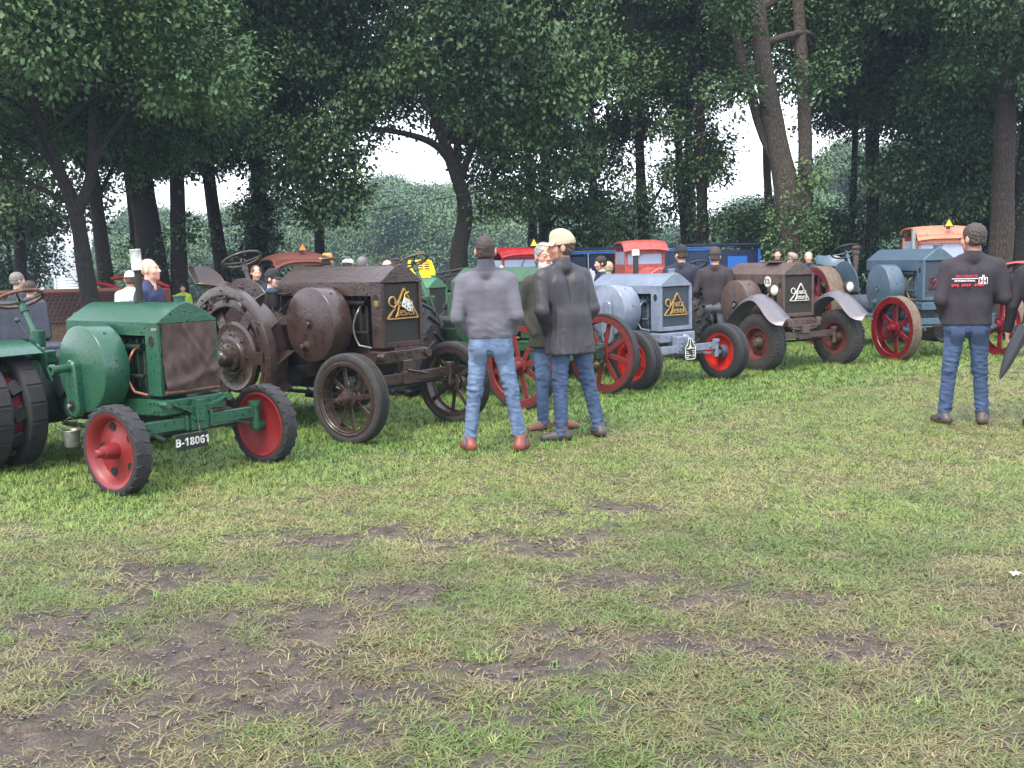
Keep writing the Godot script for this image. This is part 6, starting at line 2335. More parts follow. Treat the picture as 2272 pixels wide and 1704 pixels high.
	var bl := ["tall tree at the far left behind the forked oak", "tall tree behind the thickest left trunk", "tall tree behind the hanging boughs left of centre", "tall tree behind the curved oak's crown", "tall tree closing the canopy above the men", "tall tree closing the canopy above the red cabs", "tall tree behind the two close trunks", "tall tree behind the massive forked trunk's top", "tall tree deep in the right-hand thicket", "tall tree at the far right edge of the thicket"]
	for i in bk.size():
		var h := 3.4 if i == 0 else 5.8 if i < 3 else (6.6 if i < 6 else (7.4 if i < 8 else 5.6))
		tree("tall_tree", bl[i], "tree", "trees of the second row", Vector3(bk[i][0], -0.1, bk[i][1]), [Vector3(0, -0.3, 0), Vector3(0.1, 3, 0), Vector3(0.0, 6, 0), Vector3(0.1, 13, 0)], 0.2, 0.09,
			{seed = 70 + i, kind = 2, density = 19.0, leaf_a = lin(46, 70, 46), leaf_b = lin(78, 100, 56), crown = {n = 23, h0 = h, h1 = 13.0, r = 3.0 if i < 6 else 2.0, size = 1.2}, limbs = 6})
	# far trees fading in the damp air
	var fr := [[-27.0, -46, 5.0, 3.2], [-25.5, -42, 4.6, 3.0], [-17.2, -44, 2.2, 1.2], [-14.5, -58, 5.0, 3.4], [-9.0, -66, 6.5, 4.0], [-4.4, -60, 5.8, 3.4], [-9.5, -52, 3.6, 2.6], [-4.8, -48, 4.4, 2.6], [-2.2, -50, 3.9, 2.3], [0.4, -54, 4.6, 2.8], [5.5, -60, 4.2, 3.0], [10.5, -58, 3.4, 2.6], [16.0, -62, 4.6, 3.0], [19.0, -52, 7.0, 3.4], [14.6, -48, 4.2, 2.2], [25.0, -60, 7.0, 4.0], [-34, -60, 8.0, 5.0], [33, -70, 8.0, 5.0], [-20.5, -60, 4.8, 3.0], [-12.0, -50, 3.4, 2.4], [-16.0, -47, 3.2, 2.2]]
	var fl := ["far-left hazy tree at the picture's edge", "hazy tree left of the white house", "hazy low tree just before the white house", "hazy tree seen between the left trunks", "large hazy tree above the rusty cab roof", "hazy tree left of the curved oak's gap", "low hazy bush above the brown hood's rear", "rounded hazy bush above the straw hat", "rounded pale bush beside the curved trunk", "hazy tree right of the curved trunk", "hazy tree over the blue trailer's middle", "low hazy tree over the blue trailer's end", "hazy tree left of the massive trunk", "tall hazy tree right of the massive trunk", "lower hazy tree behind the old man", "hazy tree deep behind the thicket", "hazy tree far beyond the left edge", "hazy tree far beyond the right edge", "hazy tree seen over the red loader arms", "low hazy tree seen between the slim left trunks", "low hazy tree seen just left of the thickest trunk"]
	for i in fr.size():
		var f: Array = [fr[i][0] * 2.1, fr[i][1] * 2.1, 1.6 + (fr[i][2] - 1.6) * 2.1, fr[i][3] * 2.1]
		var gy := ground_y(f[0], f[1])
		var top: float = f[2] - gy
		tree("distant_tree", fl[i], "tree", "distant trees beyond the field", Vector3(f[0], gy, f[1]), [Vector3(0, -0.3, 0), Vector3(0.1, top * 0.3, 0), Vector3(0, top * 0.8, 0)], 0.22, 0.1,
			{seed = 100 + i, kind = 3, clump = 1.7, density = 13.0, leaf_a = lin(64, 94, 60), leaf_b = lin(98, 124, 72), crown = {n = 26, h0 = top * 0.2, h1 = top - 0.7, r = f[3] * 0.85, size = f[3] * 0.4}, limbs = 4})
	var hl := [[-90.0, -230, 80.0], [-30.0, -250, 80.0], [34.0, -240, 80.0], [100.0, -230, 80.0]]
	var hn := ["misty wood along the horizon at the far left", "misty wood along the horizon left of centre", "misty wood along the horizon right of centre", "misty wood along the horizon at the far right"]
	for i in 4:
		var xf := []
		var cs := []
		var r := RandomNumberGenerator.new()
		r.seed = 400 + i
		for k in 2600:
			var x: float = r.randf_range(-0.5, 0.5) * hl[i][2]
			var top := 9.0 + 3.0 * gn.get_noise_2d(x * 0.12 + i * 30.0, 5.0)
			var y := r.randf() * top
			xf.append(Transform3D(Basis(Vector3.UP, r.randf() * TAU).scaled(Vector3.ONE * r.randf_range(2.4, 4.0)), Vector3(x, y, r.randf_range(-4, 4))))
			cs.append(lin(64, 94, 60).lerp(lin(98, 124, 72), r.randf()))
		var o := scatter("woodland", hn[i], clumps[3], xf, cs)
		o.position = Vector3(hl[i][0], -3.4, hl[i][1])
		tag(o, hn[i], "woodland", "", "stuff")

# ---------------------------------------------------------------- things behind the row
func warning_triangle(parent: Node3D, p: Vector3, s: float, frame: Material, face: Material) -> void:
	var g := Geo.new()
	g.at(p.x, p.y, p.z)
	g.prism(PackedVector2Array([Vector2(-s, -s * 0.8), Vector2(s, -s * 0.8), Vector2(0, s * 0.95)]), 0.03, 0.004)
	g.at(p.x, p.y - s * 0.95, p.z - 0.02)
	g.box(Vector3(s * 0.7, s * 0.5, 0.05), 0.006)
	var w := part(parent, "warning_triangle", g, frame)
	g = Geo.new()
	g.at(p.x, p.y - s * 0.03, p.z + 0.017)
	g.prism(PackedVector2Array([Vector2(-s * 0.72, -s * 0.6), Vector2(s * 0.72, -s * 0.6), Vector2(0, s * 0.68)]), 0.008, 0.002)
	part(w, "triangle_face", g, face)

# a cab on a tractor; the cab's front looks to +z
func cab_tractor(label: String, p: Vector3, yaw: float, o: Dictionary) -> Node3D:
	var t := thing("cab_tractor", label, "tractor", p, yaw, "cab tractors in the back rows")
	var w: float = o.w * 0.5
	var d: float = o.get("d", 0.9) * 0.5
	var top: float = o.top
	var wy0: float = o.wy0
	var wy1: float = o.wy1
	var m: Material = o.m
	var g := Geo.new()
	# roof: rounded slab with a peak
	var rows := []
	var rh: float = o.get("roof_h", 0.16)
	for i in 9:
		var u := i / 8.0
		var z := lerpf(-d - 0.04, d + o.get("peak", 0.1), u)
		var row := []
		for j in 13:
			var a := (j - 6) / 6.0
			var yy: float = top - rh * o.get("arch", 0.5) * pow(absf(a), 3.0) - rh * (0.75 * pow(maxf(0.0, (u - 0.7) / 0.3), 2.0) + 0.3 * pow(maxf(0.0, (0.2 - u) / 0.2), 2.0))
			row.append(Vector3(a * (w + 0.04), yy, z))
		rows.append(row)
	g.sheet(rows, 0.025)
	part(t, "roof", g, o.get("roof_m", m))
	g = Geo.new()
	g.at(0, top - rh * 0.75, d + o.get("peak", 0.1) * 0.4)
	g.box(Vector3(w * 2 + 0.02, rh * 0.55, 0.04), 0.012)
	part(t, "roof_visor", g, o.get("roof_m", m))
	for s in [-1.0, 1.0]:
		for zz in [-d, d]:
			g = Geo.new()
			g.t = Transform3D.IDENTITY
			g.bar(Vector3(s * (w - 0.025), 0.7, zz), Vector3(s * (w - 0.025), top - rh * 0.6, zz), 0.05, 0.05, Vector3(0, 0, 1), 0.01)
			part(t, "post", g, o.get("post_m", m))
		if not o.get("open", false):
			g = Geo.new()
			g.at(s * (w - 0.012), (0.7 + wy0) * 0.5, 0)
			g.box(Vector3(0.02, wy0 - 0.7, d * 2 - 0.06), 0.004)
			part(t, "side_panel", g, m)
			g = Geo.new()
			g.at(s * (w - 0.02), (wy0 + wy1) * 0.5, 0)
			g.box(Vector3(0.006, wy1 - wy0, d * 2 - 0.06), 0.001)
			part(t, "side_window", g, M.pane)
	if not o.get("open", false):
		for zz in [-d, d]:
			g = Geo.new()
			g.at(0, (0.7 + wy0) * 0.5, zz)
			g.box(Vector3(w * 2 - 0.1, wy0 - 0.7, 0.02), 0.004)
			g.at(0, (wy1 + top - rh * 0.5) * 0.5, zz)
			g.box(Vector3(w * 2 - 0.1, top - rh * 0.5 - wy1, 0.02), 0.004)
			part(t, "cab_panel", g, m)
			g = Geo.new()
			g.at(0, (wy0 + wy1) * 0.5, zz)
			g.box(Vector3(w * 2 - 0.1, wy1 - wy0, 0.006), 0.001)
			part(t, "windscreen", g, M.pane)
		g = Geo.new()
		g.t = Transform3D.IDENTITY
		g.rod(Vector3(0.02, wy1 + 0.01, d + 0.016), Vector3(-0.14, wy0 + 0.1, d + 0.016), 0.006, 0.005, 6)
		part(t, "wiper", g, M.black)
	# hood, frame, wheels
	g = Geo.new()
	g.at(0, 0, d + 0.62)
	g.prism(gable(w * 0.62, 0.55, wy0 - 0.18, wy0 - 0.06), 1.2, 0.02)
	part(t, "hood", g, m)
	g = Geo.new()
	g.at(0, 0.42, d + 0.3)
	g.box(Vector3(0.35, 0.26, 1.9), 0.03)
	part(t, "chassis", g, M.engine)
	for s in [-1.0, 1.0]:
		car_wheel(t, "front_wheel", Vector3(s * (w + 0.02), 0.33, d + 1.0), PI if s < 0 else 0.0, 0.33, 0.16, 0.19, o.get("rim", M.red), M.engine, M.rubber, 2)
		lug_wheel(t, "rear_wheel", Vector3(s * (w + 0.12), 0.55, -d * 0.3), PI if s < 0 else 0.0, 0.55, 0.24, o.get("rim", M.red), 14)
		if o.get("lamps", false):
			headlamp(t, Vector3(s * (w + 0.05), wy0 + 0.22, d + 0.08), 0.05, M.zinc)
	g = Geo.new()
	g.at(0, 0.85, -d * 0.4)
	g.box(Vector3(0.42, 0.08, 0.4), 0.03)
	g.at(0, 1.05, -d * 0.4 - 0.2)
	g.box(Vector3(0.4, 0.36, 0.07), 0.03)
	part(t, "seat", g, M.black)
	steering_wheel(t, Vector3(0, 1.2, d * 0.35), 0.5, 0.18, M.black, M.black, Vector3(0, 0.7, d * 0.8), M.black)
	if o.has("tri"):
		warning_triangle(t, Vector3(o.tri[0], top + o.tri[1], o.tri[2]), o.tri[3], o.tri[4], o.tri[5])
	return t

func build_background() -> void:
	var g: Geo
	var pale_red := mat(rgb(176, 78, 72), 0.4, 0.0, tex.grime, 1.0)
	var red := mat(rgb(160, 32, 38), 0.35, 0.0, tex.grime, 1.0)
	var salmon := mat(rgb(204, 130, 104), 0.6, 0.0, tex.chip, 0.8)
	var pink := mat(rgb(176, 84, 84), 0.55, 0.0, tex.chip, 0.8)
	var rust_roof := mat(rgb(120, 66, 52), 0.6, 0.0, tex.chip, 1.0)
	var blue := mat(rgb(18, 40, 82), 0.45, 0.0, tex.grime, 0.6)
	var blue_dark := mat(rgb(30, 48, 84), 0.5, 0.0, tex.grime, 0.6)
	var blue_light := mat(rgb(36, 104, 190), 0.4)
	cab_tractor("tractor with bright red cab, lamp and yellow triangle, half hidden by the grey jumper man", Vector3(0.1, 0, -20.3), 0.45, {w = 0.95, top = 1.84, wy0 = 1.24, wy1 = 1.6, m = red, tri = [0.28, 0.09, 0.35, 0.1, M.black, M.yellow], lamps = true, roof_h = 0.2, arch = 0.3})
	cab_tractor("tractor with pale red cab and blue-tinted windscreen over the grey-blue hood", Vector3(2.5, 0, -19.4), 0.1, {w = 0.76, top = 1.9, wy0 = 1.46, wy1 = 1.7, m = pale_red, roof_h = 0.24, peak = 0.16, arch = 0.15})
	cab_tractor("tractor with flat rusty canopy and orange triangle behind the brown tractor's hood", Vector3(-4.25, 0, -20.2), 0.5, {w = 1.1, d = 1.1, top = 1.86, wy0 = 1.2, wy1 = 1.62, m = rust_roof, open = true, tri = [0.0, 0.1, 0.5, 0.1, M.black, M.orange], roof_h = 0.26, post_m = M.black})
	var t := cab_tractor("tractor with salmon cab roof and yellow triangle left of the fleece man's head", Vector3(8.55, 0, -20.3), -0.05, {w = 0.98, top = 2.04, wy0 = 1.36, wy1 = 1.76, m = pink, roof_m = salmon, post_m = salmon, tri = [0.05, 0.05, 0.55, 0.1, M.black, M.yellow], roof_h = 0.34, peak = 0.1, arch = 0.1})
	g = Geo.new()
	g.at(-0.6, 1.2, 0.5)
	g.cyl(0.045, 0.0, 0.8, 14)
	part(t, "exhaust_pipe", g, M.zinc)
	cab_tractor("small distant tractor with red and cream cab frame left of the flat cap", Vector3(8.75, 0, -34), 0.3, {w = 0.6, top = 1.84, wy0 = 1.1, wy1 = 1.6, m = red, open = true, post_m = M.pale_wood, roof_h = 0.1})
	cab_tractor("distant tractor with red cab frame behind the blue tractor's steering wheel", Vector3(11.0, 0, -34), 0.1, {w = 0.8, top = 1.84, wy0 = 1.1, wy1 = 1.6, m = red, open = true, roof_h = 0.1})
	# salmon tractor cut off by the right edge
	t = thing("tractor", "faded pink-red tractor mudguard and wheel behind the person at the right edge", "tractor", Vector3(9.1, 0, -17.4), 0.6)
	lug_wheel(t, "rear_wheel", Vector3(-0.45, 0.6, 0), PI, 0.6, 0.26, M.red, 16)
	lug_wheel(t, "rear_wheel", Vector3(0.75, 0.6, 0), 0.0, 0.6, 0.26, M.red, 16)
	for x in [-0.45, 0.75]:
		g = Geo.new()
		var rows := []
		for i in 15:
			var a := lerpf(-1.3, 1.2, i / 14.0)
			rows.append([Vector3(x - 0.17, 0.62 + cos(a) * 0.7, sin(a) * 0.72), Vector3(x - 0.15, 0.62 + cos(a) * 0.73, sin(a) * 0.75), Vector3(x + 0.15, 0.62 + cos(a) * 0.73, sin(a) * 0.75), Vector3(x + 0.17, 0.62 + cos(a) * 0.7, sin(a) * 0.72)])
		g.sheet(rows, 0.012)
		part(t, "mudguard", g, pink)
	g = Geo.new()
	g.at(0.15, 0.75, 0.6)
	g.box(Vector3(0.5, 0.5, 1.8), 0.06)
	part(t, "body", g, pink)
	g = Geo.new()
	g.at(0.15, 1.12, -0.1)
	g.box(Vector3(0.45, 0.08, 0.4), 0.03)
	part(t, "seat", g, M.black)
	# blue market trailer with an open hatch
	t = thing("trailer", "blue box trailer with an open hatch and white lettering on its end", "trailer", Vector3(1.35, 0, -26), deg_to_rad(-42.3))
	var L := 4.46
	var W := 2.1
	var y0 := 0.42
	var y1 := 1.8
	var wall := func(called: String, x0: float, x1: float, ya: float, yb: float, z: float, m: Material) -> void:
		var q := Geo.new()
		q.at((x0 + x1) * 0.5, (ya + yb) * 0.5, z)
		q.box(Vector3(x1 - x0, yb - ya, 0.04), 0.006)
		part(t, called, q, m)
	wall.call("side_wall", -0.9, 0.35, y0, y1 - 0.1, 0.0, blue)
	wall.call("side_door", 0.38, 0.84, y0, y1 - 0.16, 0.012, blue)
	wall.call("side_door", 0.87, 1.3, y0, y1 - 0.16, 0.012, blue)
	wall.call("side_wall", 1.3, 2.85, y0, 0.7, 0.0, blue)
	wall.call("side_wall", 2.85, L - 0.1, y0, y1 - 0.1, 0.0, blue_dark)
	wall.call("side_band", 2.85, L - 0.1, 1.1, 1.18, 0.012, blue)
	wall.call("rear_wall", -0.9, L - 0.02, y0, y1 - 0.1, -W, M.white_paint)
	wall.call("rail", -0.92, L + 0.02, y1 - 0.1, y1 - 0.04, 0.02, blue_light)
	wall.call("rail", -0.92, L + 0.02, y1 - 0.036, y1 - 0.012, 0.03, M.white_paint)
	g = Geo.new()
	g.at(L, (y0 + y1 - 0.1) * 0.5, -W * 0.5)
	g.box(Vector3(0.04, y1 - 0.1 - y0, W - 0.1), 0.006)
	part(t, "end_wall", g, blue)
	g = Geo.new()
	g.at(-0.9, (y0 + y1 - 0.1) * 0.5, -W * 0.5)
	g.box(Vector3(0.04, y1 - 0.1 - y0, W - 0.1), 0.006)
	part(t, "end_wall", g, blue)
	g = Geo.new()
	g.at(L + 0.024, 1.2, -W * 0.5)
	g.box(Vector3(0.012, 0.7, 0.9), 0.004)
	part(t, "end_door", g, blue_light)
	for q in [[L - 0.02, 0.0], [L - 0.02, -W], [-0.88, 0.0]]:
		g = Geo.new()
		g.at(q[0], (y0 + y1) * 0.5 - 0.04, q[1])
		g.box(Vector3(0.1, y1 - y0 - 0.08, 0.1), 0.01)
		part(t, "corner_post", g, blue_light)
	g = Geo.new()
	g.at(L * 0.5 - 0.44, y1 + 0.02, -W * 0.5 + 0.02)
	g.box(Vector3(L + 1.0, 0.07, W + 0.16), 0.02)
	part(t, "roof", g, blue)
	g = Geo.new()
	g.at(L * 0.5 - 0.44, y0 - 0.03, -W * 0.5)
	g.box(Vector3(L + 0.9, 0.06, W), 0.01)
	part(t, "floor_frame", g, M.engine)
	for s in [0.0, -W + 0.1]:
		car_wheel(t, "wheel", Vector3(1.9, 0.3, s), -PI / 2, 0.3, 0.18, 0.18, M.zinc, M.engine, M.rubber, 2)
	var lt := Geo.new()
	for q in [[1.08, 0.5, 0.02, 0.05], [1.08, 0.35, 0.02, 0.05], [0.98, 0.5, 0.03, 0.16], [0.98, 0.4, 0.03, 0.16], [0.92, 0.45, 0.13, 0.03]]:
		lt.at(L + 0.024, q[0], -q[1])
		lt.box(Vector3(0.006, q[2] if q[2] > 0.05 else q[3], q[3] if q[2] > 0.05 else q[2]), 0.001)
	for k in 9:
		lt.at(L + 0.024, 0.93 - 0.004 * k, -0.62 - 0.075 * k)
		lt.box(Vector3(0.006, 0.07 + 0.03 * (k % 3), 0.035), 0.001)
		lt.at(L + 0.024, 1.16, -0.35 - 0.05 * k)
		lt.box(Vector3(0.006, 0.05, 0.03), 0.001)
	part(t, "end_lettering", lt, M.white_paint)
	# white overalls hung on the trailer door, and a pole leaning by them
	var ov := thing("overalls", "white overalls hanging on the blue trailer's door", "overalls", t.transform * Vector3(1.02, 1.02, 0.09), t.rotation.y)
	var o2 := Field.new(Vector3(-0.26, -0.36, -0.1), Vector3(0.26, 0.34, 0.1), 0.022)
	for s in [-1.0, 1.0]:
		o2.cap(Vector3(s * 0.05, 0.2, 0), Vector3(s * 0.06, 0.0, 0), 0.075, 0.075, 0.03, 0.6)
		o2.cap(Vector3(s * 0.05, 0.0, 0), Vector3(s * 0.08, -0.28, 0), 0.06, 0.045, 0.02, 0.6)
		o2.cap(Vector3(s * 0.08, 0.22, 0), Vector3(s * 0.17, 0.0, 0), 0.045, 0.038, 0.02, 0.6)
	o2.cap(Vector3(0, 0.25, 0), Vector3(0, 0.3, 0), 0.04, 0.035, 0.02, 0.6)
	g = Geo.new()
	o2.net(g, folds(0.01, 6.0, 5.0, 3.0), func(_p): return lin(214, 218, 226))
	part(ov, "overall_cloth", g, M.cloth)
	var pole := thing("pole", "thin grey pole leaning against the blue trailer beside the white overalls", "pole", t.transform * Vector3(0.92, 0.0, 0.2), t.rotation.y)
	g = Geo.new()
	g.rod(Vector3(0.28, 0.0, 0.2), Vector3(0, 1.72, -0.14), 0.014, 0.014, 8)
	g.rod(Vector3(0.28, 0.0, 0.2), Vector3(0.27, 0.06, 0.19), 0.02, 0.02, 8)
	part(pole, "shaft", g, M.zinc)
	# dark low wagon
	t = thing("flat_wagon", "low dark wagon with a row of pale tie straps beside the blue trailer", "wagon", Vector3(6.55, 0, -26.2), 0.0)
	g = Geo.new()
	g.at(0, 1.05, 0)
	g.box(Vector3(2.0, 0.62, 1.2), 0.03)
	part(t, "wagon_box", g, M.engine)
	g = Geo.new()
	g.at(0, 1.385, 0)
	g.box(Vector3(2.06, 0.03, 1.26), 0.012)
	part(t, "tarpaulin", g, M.black)
	for k in 8:
		g = Geo.new()
		g.at(-0.9 + 0.255 * k, 1.4, 0.632)
		g.box(Vector3(0.11, 0.045, 0.012), 0.004)
		part(t, "tie_strap", g, M.white_paint)
	for s in [-1.0, 1.0]:
		car_wheel(t, "wheel", Vector3(s * 0.7, 0.36, 0.5), -PI / 2, 0.36, 0.18, 0.22, M.red, M.engine, M.rubber, 2)
		car_wheel(t, "wheel", Vector3(s * 0.7, 0.36, -0.5), PI / 2, 0.36, 0.18, 0.22, M.red, M.engine, M.rubber, 2)
	# yellow crate on a dark implement
	t = thing("implement", "black scrap-like farm implement with rods behind the pale green hood", "implement", Vector3(-1.25, 0, -18.2), 0.2)
	g = Geo.new()
	g.at(0, 1.0, 0)
	g.box(Vector3(1.5, 0.12, 0.5), 0.02)
	g.at(0.3, 1.2, 0)
	g.box(Vector3(0.5, 0.28, 0.4), 0.04)
	for s in [-0.6, 0.6]:
		g.at(s, 0.5, 0)
		g.box(Vector3(0.1, 1.0, 0.3), 0.02)
	g.t = Transform3D.IDENTITY
	for k in 6:
		g.rod(Vector3(-0.1 + 0.12 * k, 1.25, 0.2), Vector3(0.1 + 0.14 * k, 1.5 - 0.05 * (k % 3), 0.1), 0.018, 0.012, 7)
	g.rod(Vector3(-0.2, 1.38, 0.22), Vector3(0.62, 1.5, 0.15), 0.02, 0.02, 8)
	g.rod(Vector3(-0.2, 1.3, 0.22), Vector3(0.55, 1.42, 0.15), 0.015, 0.015, 8)
	part(t, "implement_frame", g, M.black)
	g = Geo.new()
	g.rod(Vector3(0.68, 1.42, 0.24), Vector3(0.8, 1.2, 0.24), 0.028, 0.02, 8)
	part(t, "handle", g, M.white_paint)
	for s in [-0.55, 0.55]:
		car_wheel(t, "wheel", Vector3(s, 0.3, 0.1), PI if s < 0 else 0.0, 0.3, 0.14, 0.18, M.red, M.engine, M.rubber, 2)
	t = thing("crate", "bright yellow slatted plastic crate perched on the black implement", "crate", Vector3(-1.55, 1.32, -17.95), 0.35)
	g = Geo.new()
	g.at(0, 0.02, 0)
	g.box(Vector3(0.42, 0.03, 0.3), 0.008)
	part(t, "crate_base", g, M.yellow)
	for q in [[-0.2, 0], [0.2, 0]]:
		g = Geo.new()
		g.at(q[0], 0.16, 0)
		g.t = g.t * Transform3D(Basis(Vector3.UP, PI / 2), Vector3.ZERO)
		g.prism(PackedVector2Array([Vector2(-0.15, -0.13), Vector2(0.15, -0.13), Vector2(0.15, 0.15), Vector2(0.08, 0.15), Vector2(-0.15, -0.04)]), 0.02, 0.003)
		part(t, "crate_side", g, M.yellow)
	for k in 6:
		g = Geo.new()
		g.at(0, 0.1 + 0.042 * k, -0.14)
		g.box(Vector3(0.38, 0.016 if k < 5 else 0.03, 0.014), 0.003)
		part(t, "slat", g, M.yellow)
	for x in [-0.08, 0.08]:
		g = Geo.new()
		g.at(x, 0.19, -0.138)
		g.box(Vector3(0.022, 0.27, 0.018), 0.003)
		part(t, "upright", g, M.yellow)
	g = Geo.new()
	g.at(0, 0.08, 0.14)
	g.box(Vector3(0.38, 0.09, 0.018), 0.004)
	part(t, "crate_front", g, M.yellow)
	# low tiled roof at the left
	t = thing("tiled_roof", "low red-brown pantile roof behind the green tractor's seat", "roof", Vector3(-9.75, 0, -21.2), 0.05)
	g = Geo.new()
	for row in 8:
		var rows := []
		for i in 3:
			var r := []
			var v := (row + i / 2.0 * 1.08)
			for j in 97:
				var x := -1.6 + 3.2 * j / 96.0
				var ph := fposmod(x / 0.1, 1.0)
				r.append(Vector3(x, 1.17 - v * 0.075 + 0.018 * cos(ph * TAU) + (0.012 if i == 2 else 0.0), v * 0.1 + (0.006 if i == 2 else 0.0)))
			rows.append(r)
		g.sheet(rows, 0.012)
	tag(part(t, "roof_tiles", g, mat(rgb(76, 52, 47), 0.5, 0.0, tex.chip, 2.0)), "", "", "", "stuff")
	g = Geo.new()
	g.at(0, 1.2, -0.02, 0, 0, PI / 2)
	g.cyl(0.05, -1.6, 1.6, 12)
	part(t, "ridge_tile", g, mat(rgb(150, 92, 74), 0.7, 0.0, tex.chip, 2.0))
	g = Geo.new()
	g.at(0, 0.3, 0.7)
	g.box(Vector3(3.1, 0.6, 0.1), 0.01)
	g.at(0, 0.5, 0.05)
	g.box(Vector3(3.1, 1.0, 0.1), 0.01)
	part(t, "wall", g, M.wood)
	# red loader arms
	t = thing("loader", "red loader arms behind the tiled roof by the forked oak", "implement", Vector3(-9.0, 0, -22.6), 0.0)
	for q in [[Vector3(-0.35, 1.2, 0.3), Vector3(-0.2, 1.36, 0.2), Vector3(0.1, 1.28, 0.1), Vector3(0.5, 1.1, 0)], [Vector3(0.0, 1.42, -0.3), Vector3(0.3, 1.46, -0.3), Vector3(0.9, 1.38, -0.3), Vector3(1.3, 1.2, -0.3)]]:
		g = Geo.new()
		g.tube(q, 0.05, 10)
		part(t, "loader_arm", g, red)
	g = Geo.new()
	g.at(0.9, 0.6, -0.1)
	g.box(Vector3(0.8, 1.2, 0.6), 0.05)
	part(t, "loader_body", g, red)
	# white weatherboarded house
	var hp := Vector3(-32.2, -3.2, -70)
	t = thing("house", "white weatherboarded house gable with tall windows at the far left", "house", hp, 0.25)
	g = Geo.new()
	var gab := PackedVector2Array([Vector2(-2.7, 0), Vector2(2.7, 0), Vector2(2.7, 3.1), Vector2(0, 7.3), Vector2(-2.7, 3.1)])
	g.at(0, 0, -3.5)
	g.prism(gab, 7.0, 0.01)
	part(t, "wall", g, M.white_paint)
	g = Geo.new()
	for k in 33:
		var y := 0.1 + 0.21 * k
		var hw := 2.7 if y < 3.1 else 2.7 * (7.3 - y) / 4.2
		g.at(0, y, 0.02, -0.2)
		g.box(Vector3(hw * 2, 0.17, 0.03), 0.004)
	tag(part(t, "weatherboards", g, mat(rgb(196, 204, 216), 0.6)), "", "", "", "stuff")
	for s in [-1.0, 1.0]:
		g = Geo.new()
		g.t = Transform3D(Basis(Vector3.BACK, -s * 0.999), Vector3(s * 1.4, 5.25, -3.4))
		g.box(Vector3(5.2, 0.08, 7.4), 0.02)
		part(t, "roof", g, M.zinc)
	for x in [-1.3, 0.35]:
		g = Geo.new()
		g.at(x, 3.9, 0.07)
		g.box(Vector3(0.9, 1.3, 0.06), 0.01)
		var f := part(t, "window", g, M.white_paint)
		g = Geo.new()
		g.at(x, 3.9, 0.1)
		g.box(Vector3(0.62, 1.06, 0.02), 0.004)
		part(f, "pane", g, mat(rgb(92, 112, 112), 0.1))
	# overhead cable
	t = thing("cable", "dark overhead cable sagging from the left trees to the massive forked trunk", "cable", Vector3(-8.9, 2.6, -26), 0.0)
	g = Geo.new()
	var cb := []
	for k in 25:
		var u := k / 24.0
		cb.append(Vector3(lerpf(0, 15.2, u), lerpf(0, 2.35, u) - 0.55 * sin(u * PI), lerpf(0, 0.9, u)))
	g.tube(cb, 0.011, 5)
	part(t, "wire", g, M.black)

# ---------------------------------------------------------------- the people
# lays a flat shape in (x, y) on the back of the jacket last built
func on_back(src: Geo, m: Material, parent: Node, called: String, grid: Dictionary, turned := false) -> void:
	var g := Geo.new()
	for i in src.v.size():
		var p := src.v[i]
		var fx := p.x / 0.016
		var fy := p.y / 0.016
		var z := 0.0
		var wsum := 0.0
		for a in 2:
			for b in 2:
				var key := Vector2i(int(floor(fx)) + a, int(floor(fy)) + b)
				var w: float = (fx - floor(fx) if a == 1 else 1.0 - fx + floor(fx)) * (fy - floor(fy) if b == 1 else 1.0 - fy + floor(fy)) + 0.001
				if grid.has(key):
					z += w * grid[key]
					wsum += w
		z = z / wsum if wsum > 0.0 else -0.14
		g.v.append(Vector3(p.x, p.y, z - 0.009 - p.z))
		g.n.append(Vector3(-src.n[i].x if turned else src.n[i].x, src.n[i].y, -src.n[i].z))
		g.c.append(Color.WHITE)
	if turned:
		g.ix = src.ix
	else:
		for i in range(0, src.ix.size(), 3):
			for k in [0, 2, 1]: g.ix.append(src.ix[i + k])
	part(parent, called, g, m)

func text_geo(s: String, size: float, cx: float, cy: float, italic := false) -> Geo:
	var tm := TextMesh.new()
	var f := SystemFont.new()
	f.font_names = PackedStringArray(["Droid Sans"])
	f.font_weight = 700
	f.font_italic = italic
	tm.font = f
	tm.text = s
	tm.font_size = 32
	tm.pixel_size = size / 32.0
	tm.depth = 0.003
	tm.curve_step = 2.0
	var ar := tm.get_mesh_arrays()
	var g := Geo.new()
	g.v = ar[Mesh.ARRAY_VERTEX]
	g.n = ar[Mesh.ARRAY_NORMAL]
	g.ix = ar[Mesh.ARRAY_INDEX]
	for i in g.v.size():
		g.v[i] = Vector3(cx - g.v[i].x, cy + g.v[i].y, g.v[i].z)
	return g

func patch(x0: float, y0: float, x1: float, y1: float, lift := 0.0) -> Geo:
	var g := Geo.new()
	var n := maxi(1, int(absf(x1 - x0) / 0.02))
	for i in n:
		g.at(lerpf(x0, x1, (i + 0.5) / n), (y0 + y1) * 0.5, lift)
		g.box(Vector3(absf(x1 - x0) / n, absf(y1 - y0), 0.003), 0.0002)
	return g

